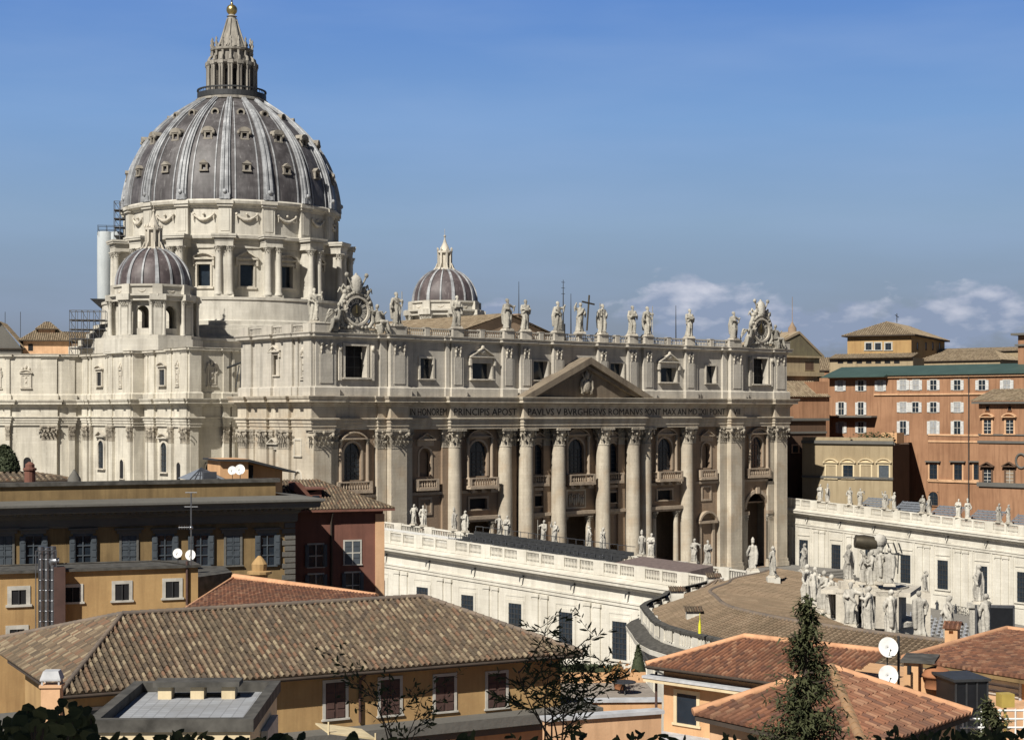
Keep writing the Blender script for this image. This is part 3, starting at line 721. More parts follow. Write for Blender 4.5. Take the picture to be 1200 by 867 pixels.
# walls behind the order
def fwall(u0, u1, z0, z1, holes, mt, f=FX, w=0, name='wall', depth=.8):
    m = MB(); m.wall(f, u0, u1, z0, z1, holes, w, depth); return m.build(name, mt, bas)
holesF = []
for s_ in (-1, 1):
    def H(c, hw, z0, z1, a=0): return (s_*c-hw, s_*c+hw, z0, z1, a)
    holesF += [H(50.9, 1.75, 20.4, 26.7, 1), H(35.6, 1.25, 20.6, 25.6, 1), H(23.7, 2.0, 20.4, 26.7, 1), H(9.6, 1.3, 20.4, 25.9, 1)]
    holesF += [H(23.7, 2.0, 14.5, 16.4), H(9.6, 1.6, 14.5, 16.4)]
    holesF += [H(50.9, 3.3, -.5, 15.0, 1), H(23.7, 3.6, -.5, 12.2), H(9.6, 1.5, -.5, 6.4, 1)]
holesF += [(-2, 2, 20.4, 26.8, 1), (-3.4, 3.4, -.5, 12.2, 0)]
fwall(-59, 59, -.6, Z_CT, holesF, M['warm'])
# deep dark porch behind the openings
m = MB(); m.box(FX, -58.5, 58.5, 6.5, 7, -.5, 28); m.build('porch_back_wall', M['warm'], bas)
m = MB(); m.box(FX, -58.5, 58.5, .85, 6.5, 18.2, 18.6); m.box(FX, -58.5, 58.5, .85, 6.5, 12.9, 13.2); m.build('porch_floor', M['warm'], bas)
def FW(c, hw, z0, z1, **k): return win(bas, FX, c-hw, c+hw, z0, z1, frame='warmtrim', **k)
SH = Fr((-59.4, 0), 90)          # south side of the front block, u runs towards -y
for s_ in (-1, 1):
    FW(s_*50.9, 1.75, 20.4, 26.7, arch=True, fw=.4, hood='seg', hz=27.3, hp=.9, bars=(4, 6), sill=False, ears=False)
    FW(s_*35.6, 1.25, 20.6, 25.6, arch=True, fw=.35, hood='tri', hz=27.0, hp=.8, bars=None, sill=False, pane='warm', rec=1.1)
    FW(s_*23.7, 2.0, 20.4, 26.7, arch=True, fw=.4, hood='seg', hz=27.4, hp=.9, bars=(4, 6), sill=False)
    FW(s_*9.6, 1.3, 20.4, 25.9, arch=True, fw=.35, hood='tri', hz=26.9, hp=.7, bars=(2, 5), sill=False)
    FW(s_*23.7, 2.0, 14.5, 16.4, fw=.4, fp=.2, bars=None, pane='dark')
    FW(s_*9.6, 1.6, 14.5, 16.4, fw=.35, fp=.2, bars=None, pane='dark')
FW(0, 2, 20.4, 26.8, arch=True, fw=.4, hood='seg', hz=27.5, hp=.9, bars=(4, 6), sill=False)
# small orders beside the big windows and doors
for c in (-50.9, -23.7, 0, 23.7, 50.9):
    for q in (-2.75, 2.75): column(bas, (c+q, -.55), .30, 20.1, 27.3, 26.4, M['warmtrim'], 10)
for c in (-23.7, 0, 23.7):
    for q in (-3.1, 3.1): column(bas, (c+q, -.1), .55, -.3, 12.2, 11.0, M['travf'], 12)
for c in (-50.9, 50.9):
    m = MB(); r = 3.3; zc = 15.0-r
    for i in range(14):
        a, b = math.pi*i/14, math.pi*(i+1)/14
        m.upoly(FX, [(c+r*math.cos(a), zc+r*math.sin(a)), (c+(r+.7)*math.cos(a), zc+(r+.7)*math.sin(a)), (c+(r+.7)*math.cos(b), zc+(r+.7)*math.sin(b)), (c+r*math.cos(b), zc+r*math.sin(b))], -.25, .02)
    m.box(FX, c-.45, c+.45, -.55, .02, 14.9, 16.2); m.build('arch_moulding', M['warmtrim'], bas)
    for q in (-3.7, 3.7):
        m = MB(); m.box(FX, c+q-.6, c+q+.6, -.35, .02, -.5, 10.2); p = m.build('pilaster', M['travf'], bas)
        k = MB(); cap_flat(k, FX, c+q, -.35, 9.2, 10.6, .6, .4); k.build('capital', M['trim'], p)
    m = MB(); m.box(FX, c-4.5, c-2.9, -.7, .02, 10.6, 11.3); m.box(FX, c+2.9, c+4.5, -.7, .02, 10.6, 11.3); m.build('impost', M['warmtrim'], bas)
for s_ in (-1, 1):       # closed niche doors in the narrow wing bays
    c = s_*35.6
    m = MB(); m.box(FX, c-2.3, c-1.6, -.35, .02, -.4, 9.4); m.box(FX, c+1.6, c+2.3, -.35, .02, -.4, 9.4); m.box(FX, c-2.7, c+2.7, -.9, .02, 9.4, 9.9)
    K = 10
    for i in range(K):
        a, b = math.pi*(.12+.76*i/K), math.pi*(.12+.76*(i+1)/K)
        m.upoly(FX, [(c+2.5*math.cos(a), 8.9+2.6*math.sin(a)), (c+2.9*math.cos(a), 8.9+3.0*math.sin(a)), (c+2.9*math.cos(b), 8.9+3.0*math.sin(b)), (c+2.5*math.cos(b), 8.9+2.6*math.sin(b))], -.95, .02)
    m.build('door_surround', M['warmtrim'], bas)
    m = MB(); m.box(FX, c-1.5, c+1.5, -.18, .02, 13.9, 14.3); m.box(FX, c-1.5, c+1.5, -.18, .02, 16.6, 17.0); m.box(FX, c-1.5, c-1.1, -.18, .02, 14.3, 16.6); m.box(FX, c+1.1, c+1.5, -.18, .02, 14.3, 16.6); m.build('wall_panel', M['warmtrim'], bas)
m = MB(); m.box(FX, -2.5, 2.5, -.12, .02, 13.7, 14.0); m.box(FX, -2.5, 2.5, -.12, .02, 17.0, 17.3); m.box(FX, -2.5, -2.2, -.12, .02, 14, 17); m.box(FX, 2.2, 2.5, -.12, .02, 14, 17)
for i in range(7): m.ball((-1.7+i*.57, -.1, 15.2+.3*math.sin(i*2)), .28, .2, .85, 6, 5); m.ball((-1.7+i*.57, -.18, 16.2+.2*math.sin(i*2)), .16, .16, .18, 6, 4)
m.build('relief_panel', M['travf'], bas)
# string course between the columns
for a, b in ((-55.5, -46.2), (-40.5, -31), (-28, -19.3), (-12.2, -7), (-4.2, 4.2), (7, 12.2), (19.3, 28), (31, 40.5), (46.2, 55.5)):
    m = MB(); m.box(FX, a, b, -.45, .02, 17.4, 17.9); m.build('string_course', M['warmtrim'], bas)
    if abs((a+b)/2) < 30: m = MB(); m.box(FX, a, b, -.55, .02, 12.3, 12.7); m.box(FX, a, b, -.95, .02, 12.7, 13.3); m.build('door_cornice', M['warmtrim'], bas)
0 and m.build('string_course', M['warmtrim'], bas)
# pilasters and columns of the giant order
for s_ in (-1, 1):
    pilaster(bas, FX, s_*57.6, 1.65, -1.2, .1, -.5, Z_CT, Z_CB, M['travf'])
    pilaster(bas, FX, s_*42.6, 1.65, -2.0, .1, -.5, Z_CT, Z_CB, M['travf'])
    for q in (-1, 1): pilaster(bas, FX, s_*42.6+q*2.75, .95, -.8, .1, -.5, Z_CT, Z_CB, M['travf'])
    pilaster(bas, FX, s_*54.9, .9, -.45, .1, -.5, Z_CT, Z_CB, M['travf'])
    for c, y in ((29.5, -.45), (17.8, -.45), (13.6, -1.45), (5.65, -1.45)):
        column(bas, (s_*c, y), 1.40, -.5, Z_CT, Z_CB, M['travf'], 28)
    for c in (31.2, 16.0, 11.5, 7.6): pilaster(bas, FX, s_*c, .9, -.5, .1, -.5, Z_CT, Z_CB, M['warm'])
# balconies
for c, hw, o in ((0, 3.1, 1.9), (-23.7, 3.1, 1.9), (23.7, 3.1, 1.9), (-9.6, 2.0, .8), (9.6, 2.0, .8), (-35.6, 2.2, .9), (35.6, 2.2, .9), (-50.9, 3.3, .9), (50.9, 3.3, .9)):
    m = MB(); m.box(FX, c-hw-.2, c+hw+.2, -o-.15, .02, 18.2, 18.65)
    for q in (-hw, hw): m.box(FX, c+q-.3, c+q+.3, -o, -o+.5, 18.65, 20.2)
    balusters(m, (c-hw+.3, -o+.2), (c+hw-.3, -o+.2), 18.65, 20.2, int(hw*3.4), rad=.13)
    if o > 1.5:
        for q in (-hw, hw): balusters(m, (c+q, -o+.5), (c+q, 0), 18.65, 20.2, 3, rad=.13)
        for q in (-hw*.7, 0, hw*.7): m.box(FX, c+q-.3, c+q+.3, -o*.8, .02, 17.5, 18.2)
    m.build('balcony', M['warmtrim'], bas)
# south side of the front block: wall, pilasters, windows
def Su(y): return -y      # u on SH for a given y (u to the right = towards -y)
m = MB(); m.wall(SH, -22, 1.2, -.6, Z_CT, [(-4.5, -2.5, 18.5, 22.0, 1), (-11.9, -9.9, 20.5, 25.5)], 0, .8); m.build('wall', M['travf'], bas)
for y, hw in ((20.6, 1.4), (14.0, 1.4), (7.1, 1.5)): pilaster(bas, SH, -y, hw, -.6, .1, -.5, Z_CT, Z_CB, M['travf'])
for y in (17.9, 11.6, 9.3): pilaster(bas, SH, -y, .55, -.3, .1, -.5, Z_CT, Z_CB, M['travf'], base=False)
win(bas, SH, -4.5, -2.5, 18.5, 22.0, arch=True, bars=None, sill=False, fw=.3)
win(bas, SH, -4.4, -2.6, 24.6, 27.2, bars=None, pane='warm', rec=.1, fw=.3)
win(bas, SH, -11.9, -9.9, 20.5, 25.5, fw=.35, hood='tri', hz=26.4, bars=(2, 4))
# attic of the front block
apath = [(-40, 22.3), (-59.2, 22.3), (-59.2, -.9), (59.2, -.9), (59.2, 22.3), (40, 22.3)]
AB = {1: [(1.2, 4.2, .55), (8.0, 10.8, .55), (14.4, 17.4, .55), (17.9, 18.8, .35), (20.6, 23.1, .5)], 2: [(0.1, 4.2, .45), (113.8+.3, 118.3, .45)]}
for c in (29.5, 17.8, 13.6, 5.65):
    for s_ in (-1, 1): AB[2].append((59.2+s_*c-1.35, 59.2+s_*c+1.35, .75))
for s_ in (-1, 1): AB[2] += [(59.2+s_*42.6-1.9, 59.2+s_*42.6+1.9, 1.25), (59.2+s_*42.6-3.5, 59.2+s_*42.6-2.0, .5), (59.2+s_*42.6+2.0, 59.2+s_*42.6+3.5, .5)]
AB[2] += [(59.2-31.9, 59.2-31.0, .4), (59.2+31.0, 59.2+31.9, .4)]
ap2 = bumped(apath, AB)
m = MB(); m.sweep(ap2, [(-.5, Z_CO), (.42, Z_CO), (.42, Z_AT-.25), (.3, Z_AT-.1), (.02, Z_AT), (-.5, Z_AT)]); m.build('attic_podium', M['attic'], bas)
m = MB(); m.sweep(ap2, [(-.5, Z_AC-.2), (.05, Z_AC-.2), (.15, Z_AC), (.35, Z_AC+.15), (.75, Z_AC+.2), (.75, Z_AK-.35), (.95, Z_AK-.1), (.95, Z_AK), (-.5, Z_AK)]); m.build('attic_cornice', M['attic'], bas)
AF = Fr((0, -.9), 0); AH = []
for s_ in (-1, 1):
    AH += [(s_*50.9-2.2, s_*50.9+2.2, 37.7, 43.0), (s_*36.0-1.35, s_*36.0+1.35, 37.7, 41.2), (s_*23.7-2.2, s_*23.7+2.2, 37.8, 40.6), (s_*9.7-1.75, s_*9.7+1.75, 37.8, 41.2)]
m = MB(); m.wall(AF, -59.2, 59.2, Z_AT, Z_AC, AH, 0, 1.2); m.build('attic_wall', M['attic'], bas)
AS = Fr((-59.2, 0), 90)
m = MB(); m.wall(AS, -22.3, .9, Z_AT, Z_AC, [(-12.0, -10.0, 38.2, 41.6)], 0, .9); m.build('attic_wall', M['attic'], bas)
win(bas, AS, -12.0, -10.0, 38.2, 41.6, fw=.4, hood='tri', hz=42.1, hp=.6, bars=(2, 2), rec=.8, ears=True)
# attic pilasters
for s_ in (-1, 1):
    for c, hw, o in [(x, 1.35, .75) for x in (29.5, 17.8, 13.6, 5.65)]+[(42.6, 1.9, 1.25), (39.85, .75, .5), (45.35, .75, .5), (57.0, 2.05, .45), (31.45, .45, .4)]:
        u = s_*c; m = MB(); m.box(AF, u-hw+.06, u+hw-.06, -o+.06, .01, Z_AT, Z_AC-.2)
        if hw > 1:
            m.box(AF, u-hw*.62, u+hw*.62, -o-.06, -o+.07, Z_AT+.5, Z_AC-2.6)
        p = m.build('attic_pilaster', M['attic'], bas)
        if hw > 1:
            k = MB()   # hanging mask and garland under the cornice
            for q in ((-.5, .5) if hw < 1.5 else (-1.0, 1.0)):
                k.ball(AF.at(u+q, -o-.1, Z_AC-.9), .34, .26, .45, 8, 5); k.ball(AF.at(u+q, -o-.1, Z_AC-1.7), .22, .2, .4, 8, 5); k.ball(AF.at(u+q, -o-.05, Z_AC-2.3), .12, .12, .4, 6, 4)
            k.ball(AF.at(u, -o-.1, Z_AC-1.3), .3, .2, .2, 6, 4); k.build('carved_mask', M['trim'], p)
for y, hw, o in ((19.6, 1.4, .55), (12.9, 1.4, .55), (6.4, 1.4, .55), (3.9, .4, .35), (.4, 1.2, .5)):
    m = MB(); m.box(AS, -y-hw+.05, -y+hw-.05, -o+.05, .01, Z_AT, Z_AC-.2); m.build('attic_pilaster', M['attic'], bas)
def niche(f, u, z0, z1, par, s=1.0, w=0):
    h = z1-z0; k = MB(); k.box(f, u-.75*s, u-.55*s, w-.14, w+.02, z0+.12*h, z0+.72*h); k.box(f, u+.55*s, u+.75*s, w-.14, w+.02, z0+.12*h, z0+.72*h)
    k.box(f, u-.95*s, u+.95*s, w-.25, w+.02, z0, z0+.05*h); k.box(f, u-.8*s, u+.8*s, w-.15, w+.02, z0+.08*h, z0+.12*h); k.box(f, u-.9*s, u+.9*s, w-.25, w+.02, z0+.72*h, z0+.77*h)
    for q in (-.6, 0, .6): k.ball(f.at(u+q*s, w-.1, z0+(.84 if q else .93)*h), .32*s, .2, .08*h+.1, 8, 5)
    for q in (-.85, .85): k.tube([f.at(u+q*s, w-.05, z0+.75*h), f.at(u+q*1.15*s, w-.1, z0+.62*h), f.at(u+q*s, w-.05, z0+.5*h)], .1*s, 5)
    k.box(f, u-.3*s, u+.3*s, w-.1, w+.02, z0+.2*h, z0+.62*h); k.ball(f.at(u, w-.12, z0+.5*h), .22*s, .16, .22*s, 8, 5); k.ball(f.at(u, w-.12, z0+.3*h), .22*s, .16, .22*s, 8, 5)
    k.build('carved_niche', M['trim'], par)
niche(AS, -2.2, 37.2, 42.6, bas, 1.0)
for s_ in (-1, 1):
    win(bas, AF, s_*50.9-2.2, s_*50.9+2.2, 37.7, 43.0, fw=.45, fp=.3, rec=1.5, bars=(3, 3), pane='dark')
    for q in (-3.3, 3.3):
        m = MB(); m.box(AF, s_*50.9+q-.32, s_*50.9+q+.32, -.45, .01, 37.2, 43.2); m.ball(AF.at(s_*50.9+q, -.5, 42.6), .35, .3, .5, 8, 5); m.build('bracket_pilaster', M['trim'], bas)
    win(bas, AF, s_*36.0-1.35, s_*36.0+1.35, 37.7, 41.2, fw=.35, fp=.22, rec=1.1, bars=(1, 2), pane='glass')
    win(bas, AF, s_*23.7-2.2, s_*23.7+2.2, 37.8, 40.6, fw=.4, fp=.3, rec=1.1, bars=None, hood='tri', hz=41.6, hp=.9, ears=True)
    k = MB(); k.ball(AF.at(s_*23.7, -.5, 42.7), .8, .3, .55, 10, 6); k.ball(AF.at(s_*23.7+.0, -.55, 43.4), .4, .3, .4, 8, 5); k.build('shell_ornament', M['trim'], bas)
    win(bas, AF, s_*9.7-1.75, s_*9.7+1.75, 37.8, 41.2, fw=.35, fp=.22, rec=1.1, bars=None)
# balustrade of the front
bal = MB(); BP = [(-59.2, 21.8), (-59.2, -.9), (59.2, -.9), (59.2, 21.8)]
ped = [(57.3, 2.2), (42.6, 1.8), (29.5, 1.15), (17.8, 1.15), (13.6, 1.15), (5.65, 1.15)]
xs = sorted([s_*c for c, h in ped for s_ in (-1, 1)]+[0, -36, 36, -23.7, 23.7, -9.7, 9.7, 50.9, -50.9])
wd = {c: h for c, h in ped}
for x in xs:
    h = wd.get(abs(x), .5); bal.box(AF, x-h, x+h, -.85 if abs(x) in wd else -.45, .4, Z_AK, Z_BT+.03)
    bal.box(AF, x-h-.1, x+h+.1, -.95 if abs(x) in wd else -.5, .5, Z_BT+.03, Z_BT+.13)
for a, b in zip(xs[:-1], xs[1:]):
    if (a, b) in ((-57.3, -50.9), (-50.9, -42.6), (50.9, 57.3), (42.6, 50.9)): continue
    u0 = a+wd.get(abs(a), .5); u1 = b-wd.get(abs(b), .5)
    if u1-u0 < .5: continue
    balusters(bal, (u0, -.9-.1), (u1, -.9-.1), Z_AK, Z_BT, int((u1-u0)/.42), rad=.14)
for y0, y1 in ((19, 14.5), (11.3, 8.0), (5, 1.5)): m = MB(); balusters(m, (-59.3, y0), (-59.3, y1), Z_AK, Z_BT, int((y0-y1)/.42), rad=.14); m.build('balustrade', M['attic'], bas)
for y, h in ((20.6, 1.6), (12.9, 1.6), (6.5, 1.5), (.3, 1.2)): m = MB(); m.box(AS, -y-h, -y+h, -.6, .4, Z_AK, Z_BT+.1); m.build('balustrade_pier', M['attic'], bas)
bal.build('balustrade', M['attic'], bas)
# front block body
m = MB(); m.box(FX, -59, 59, 7.2, 22, -.6, 28.6); m.box(FX, -58.6, 58.6, 1.2, 22, 44.6, 45.0); m.box(FX, -58.6, 58.6, 2.2, 22, 34.8, 44.2); m.box(FX, -58.5, 58.5, .9, 22, 28.7, 34.7); m.build('roof_slab', M['attic'], bas)
for u in (-59, 59): m = MB(); m.box(FX, min(u, u*1.003), max(u, u*1.003), 1.3, 22, -.6, 34); m.build('end_wall', M['travf'], bas)
# pediment
pm = MB(); PY = -2.85
ped_ = [(-15.3, Z_CO), (15.3, Z_CO), (0, 41.5)]
def uz(k, dz=0): return [(u*k, Z_CO+(z-Z_CO)*k+dz) for u, z in ped_]
pm.add([FX.at(-15.6, 0, Z_CO+.25), FX.at(15.6, 0, Z_CO+.25)], [])
T = 1.05
pm.upoly(FX, [(-16.6, Z_CO), (-13.9, Z_CO), (0, 41.9-T), (13.9, Z_CO), (16.6, Z_CO), (0, 42.1)], PY-1.45, -.8)
pm.upoly(FX, [(-14.4, Z_CO), (-12.6, Z_CO), (0, 41.0-T), (12.6, Z_CO), (14.4, Z_CO), (0, 41.6-T)], PY-.75, -.8)
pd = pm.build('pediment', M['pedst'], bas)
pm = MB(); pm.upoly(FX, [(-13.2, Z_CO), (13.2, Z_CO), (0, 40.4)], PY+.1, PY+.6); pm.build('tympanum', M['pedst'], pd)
pm = MB(); pm.ball((0, PY-.2, 36.7), 1.1, .45, 1.3, 12, 8); pm.ball((0, PY-.25, 38.7), .55, .4, .75, 10, 6); pm.ball((0, PY-.2, 39.5), .2, .2, .3, 8, 5)
for q in (-1, 1):
    pm.tube([(q*.3, PY-.2, 38.3), (q*1.3, PY-.2, 37.6), (q*1.5, PY-.2, 36.4), (q*.9, PY-.2, 35.2)], [.22, .3, .3, .15], 7)
    pm.tube([(-q*.9, PY-.35, 35.6), (q*1.2, PY-.35, 38.9)], .14, 6)
    for k in range(4): pm.ball((q*(1.2-.25*k), PY-.2, 35.5+.5*k), .24, .25, .3, 6, 4)
pm.build('coat_of_arms', M['capst'], pd)
# inscription
FI = lambda px: onY(px, 480, -1.9)[0]
for t, a, b, w in (('IN HONOREM', -39.6, -31.6, -1.07), ('PRINCIPIS APOST', -30.6, -16.2, -1.92), ('PAVLVS V BVRGHESIVS ROMANVS', -14.4, 14.8, -2.92), ('PONT MAX AN MD', 16.2, 31.0, -1.92), ('CXII PONT', 31.8, 40.2, -1.07), ('VII', 41.4, 43.4, -2.17)):
    lettering('inscription', t, FX, a, b, Z_AR+.38, 1.25, w, M['letters'], bas)
# ------------------------------------------------ south flank
FL = [(-88, 150), (-66.5, 127.2), (-50.3, 114.8), (-46, 113.6), (-46, 95.5), (-48.6, 95.5), (-48.6, 84), (-46, 84), (-46, 69), (-48.8, 69), (-48.8, 59.6), (-46.2, 59.6), (-46.2, 61), (-30, 61)]
seg = lambda i: math.hypot(FL[i+1][0]-FL[i][0], FL[i+1][1]-FL[i][1])
FB = {0: [(6, 9, .5), (12, 15, .5), (22, 25.5, .5)], 1: [(1.0, 4.2, .55), (8.0, 9.2, .4), (16.0, 19.6, .55)], 2: [(1.4, 3.0, .4)], 3: [(1.2, 3.6, .55), (4.1, 5.0, .35), (12.2, 13.2, .35), (13.8, 16.6, .55)],
      5: [(.8, 2.6, .35), (9.2, 11, .35)], 7: [(.9, 2.0, .35), (2.5, 5.2, .55), (11.4, 14.0, .55)], 9: [(1.0, 2.4, .35), (6.2, 9.0, .45)], 12: [(5.5, 7, .5), (7.6, 8.4, .35), (12, 14, .5)]}
fb = bumped(FL, FB)
m = MB(); m.sweep(fb, ENT); m.build('entablature', M['trav'], bas)
m = MB(); m.sweep(fb, [(-.5, Z_CO), (.3, Z_CO), (.3, Z_AT-.6), (.15, Z_AT-.4), (0, Z_AT-.3), (-.5, Z_AT-.3)]); m.sweep(bumped(FL, {k: [(a+.15, b-.15, o*.7) for a, b, o in v] for k, v in FB.items()}), [(-.5, Z_AT-.3), (0, Z_AT-.3), (0, Z_AC-.4), (-.5, Z_AC-.4)])
m.build('attic_wall', M['trav'], bas)
m = MB(); m.sweep(fb, [(-.5, Z_AC-.4), (.1, Z_AC-.4), (.15, Z_AC-.1), (.45, Z_AC), (.45, Z_AC+.3), (.6, Z_AC+.5), (-.5, Z_AC+.6)]); m.build('attic_cornice', M['trav'], bas)
m = MB(); m.sweep(FL, [(-.5, -6), (-.4, -6), (-.4, Z_CT), (-.5, Z_CT)]); m.build('wall', M['trav'], bas)
def segfr(i):
    a, b = FL[i], FL[i+1]; l = seg(i); f = Fr(a, 0); f.u = ((b[0]-a[0])/l, (b[1]-a[1])/l); f.w = (-f.u[1], f.u[0]); return f
for i, bs in FB.items():
    f = segfr(i)
    for a, b, o in bs: pilaster(bas, f, (a+b)/2, (b-a)/2-.15, -o+.05, .45, -4, Z_CT, Z_CB, M['trav'], base=False)
def fwin(i, u, hw, z0, z1, **k):
    f = segfr(i); k.setdefault('w', -.05 if z0 > 30 else .36); k.setdefault('rec', -.0); w = k['w']
    k['rec'] = -.03
    return win(bas, f, u-hw, u+hw, z0, z1, **k)
fwin(3, 9.0, 1.1, 37.6, 40.6, fw=.4, fp=.3, hood='seg', hp=.7, bars=(2, 1), pane='dark')
fwin(7, 8.2, 1.15, 37.4, 40.6, fw=.4, fp=.3, hood='seg', hp=.7, bars=(2, 1))
fwin(1, 12.6, .9, 37.2, 40.0, fw=.3, fp=.2, hood='seg', hp=.5, bars=None, pane='trav')
for i, u, s_ in ((1, 6.3, 1.1), (1, 12.6, 1.2), (5, 5.8, .9), (9, 4.4, .9), (12, 3.1, 1.3)): niche(segfr(i), u, 36.9, 42.2, bas, s_, -.02)
fwin(0, 31.2-3, 1.1, 37.2, 40.2, fw=.3, fp=.2, hood='seg', hp=.5, bars=None, pane='dark')
fwin(3, 9.0, 1.3, 19.5, 25.6, arch=True, fw=.45, fp=.3, hood='tri', hz=26.4, hp=.8, bars=(2, 4))
fwin(7, 8.2, 1.3, 19.5, 25.6, arch=True, fw=.45, fp=.3, hood='seg', hz=26.4, hp=.8, bars=(2, 4))
for i, u in ((1, 12.8), (5, 5.8), (9, 4.4), (12, 3.1)): fwin(i, u, .85 if i != 12 else 1.2, 17.8, 21.8, arch=True, fw=.3, fp=.15, bars=None, pane='dark')
# body and roofs of the nave and crossing
m = MB(); m.prism([(-87, 152), (-65.8, 127.8), (-50, 115.4), (-45.5, 114), (-45.5, 61.5), (-45, 61.5), (45, 61.5), (45, 115), (66, 128), (80, 150)], 34.6, 44.4); m.build('roof_slab', M['attic'], bas)
m = MB(); m.box(FX, -31, 31, 21.5, 62, -5, 46); m.build('nave_wall', M['trav'], bas)
m = MB(); ry = (19.5, 101); roofplane(m, (-15.5, ry[0], 46.6), (-15.5, ry[1], 46.6), (0, ry[1], 51.4), (0, ry[0], 51.4), .5, .8, .08); roofplane(m, (15.5, ry[1], 46.6), (15.5, ry[0], 46.6), (0, ry[0], 51.4), (0, ry[1], 51.4), .5, .8, .08, 500)
m.build('nave_roof', M['tile_far'], bas)
m = MB(); m.upoly(FX, [(-15, 45), (15, 45), (15, 46.4), (0, 51.2), (-15, 46.4)], 20.2, 20.6); m.box(FX, -15, 15, 20.6, 101, 45, 46.5); m.build('gable_wall', M['warm'], bas)
# small structures on the flat roof: low parapet at the base of the drum
m = MB(); m.box(FX, -37, 37, 90, 160, 44.4, 47.5); m.box(FX, -36.2, 36.2, 89.4, 90.1, 47.5, 48.1); m.build('roof_terrace', M['drum'], bas)
# ------------------------------------------------ great dome
L = 126.8; DC = (0, L)
m = MB(); m.lathe((0, L, 0), [(37, 47.4), (37, 49.0), (35.0, 49.0), (35.0, 50.6), (34.2, 50.7), (34.2, 51.6), (33.4, 51.8), (33.4, 52.6), (32.0, 52.8), (31.7, 53.1), (31.3, 57.5), (31.6, 57.6), (31.6, 58.2), (24, 58.2)], 96, False)
dr = m.build('drum', M['drum'], bas)
ANG = [R(-90)-R(11.25+22.5*i) for i in range(16)]   # polar angle of buttresses and ribs
class PF(Fr):
    """polar frame: at angle a on the drum, u tangential, w inward measured from radius r"""
    def __init__(s, a, r):
        s.o = (r*math.cos(a), L+r*math.sin(a)); s.w = (-math.cos(a), -math.sin(a)); s.u = (-math.sin(a), math.cos(a))
# drum wall: 16 flat bays with window openings
rw = 25.3; hb = rw*math.tan(R(11.25))
m = MB()
for i in range(16):
    a = ANG[i]+R(11.25); f = PF(a, rw); m.wall(f, -hb, hb, 58.2, 70.6, [(-1.55, 1.55, 61.2, 66.2)], 0, 1.4)
m.build('drum_wall', M['drum'], dr)
for i in range(16):
    a = ANG[i]+R(11.25); f = PF(a, rw)
    m = MB(); m.box(f, -1.95, -1.55, -.3, .02, 60.9, 66.6); m.box(f, 1.55, 1.95, -.3, .02, 60.9, 66.6); m.box(f, -2.2, 2.2, -.35, .02, 66.2, 66.7); m.box(f, -2.3, 2.3, -.4, .02, 60.5, 61.0)
    m.box(f, -2.6, 2.6, -.9, .02, 67.3, 67.7)
    if i % 2: m.upoly(f, [(-2.8, 67.7), (0, 69.5), (2.8, 67.7), (2.2, 67.7), (0, 69.05), (-2.2, 67.7)], -1.0, .02); m.upoly(f, [(-2.2, 67.7), (0, 69.05), (2.2, 67.7)], -.3, .02)
    else:
        K = 8
        for k in range(K):
            p, q = math.pi*(.15+.7*k/K), math.pi*(.15+.7*(k+1)/K); c = lambda t, rr: (rr*math.cos(t)/.89, 67.0+rr*.72*math.sin(t))
            m.upoly(f, [c(p, 2.25), c(p, 2.75), c(q, 2.75), c(q, 2.25)], -1.0, .02)
        m.upoly(f, [(-2.1, 67.7), (-1.2, 68.4), (0, 68.7), (1.2, 68.4), (2.1, 67.7)], -.3, .02)
    for q in (-2.35, 2.35): m.box(f, q-.22, q+.22, -.7, .02, 65.8, 67.3)
    w_ = m.build('window', M['trim'], dr)
    g = MB(); g.quad(f.at(-1.56, 1.2, 61.1), f.at(1.56, 1.2, 61.1), f.at(1.56, 1.2, 66.3), f.at(-1.56, 1.2, 66.3)); g.build('pane', M['glass'], w_)
    # attic garland
    f2 = PF(a, 25.35); g = MB(); pts = [f2.at(x, -.25, 77.7-1.15*math.cos(x/2.3*math.pi/2)) for x in (-2.3, -1.5, -.75, 0, .75, 1.5, 2.3)]
    g.tube(pts, [.2, .3, .42, .5, .42, .3, .2], 7)
    for x in (-2.4, 2.4): g.ball(f2.at(x, -.2, 77.9), .35, .35, .4, 7, 5); g.tube([f2.at(x, -.2, 77.8), f2.at(x, -.2, 76.4)], [.22, .1], 6)
    g.ball(f2.at(0, -.3, 77.9), .35, .3, .35, 7, 5); g.build('garland', M['trim'], dr)
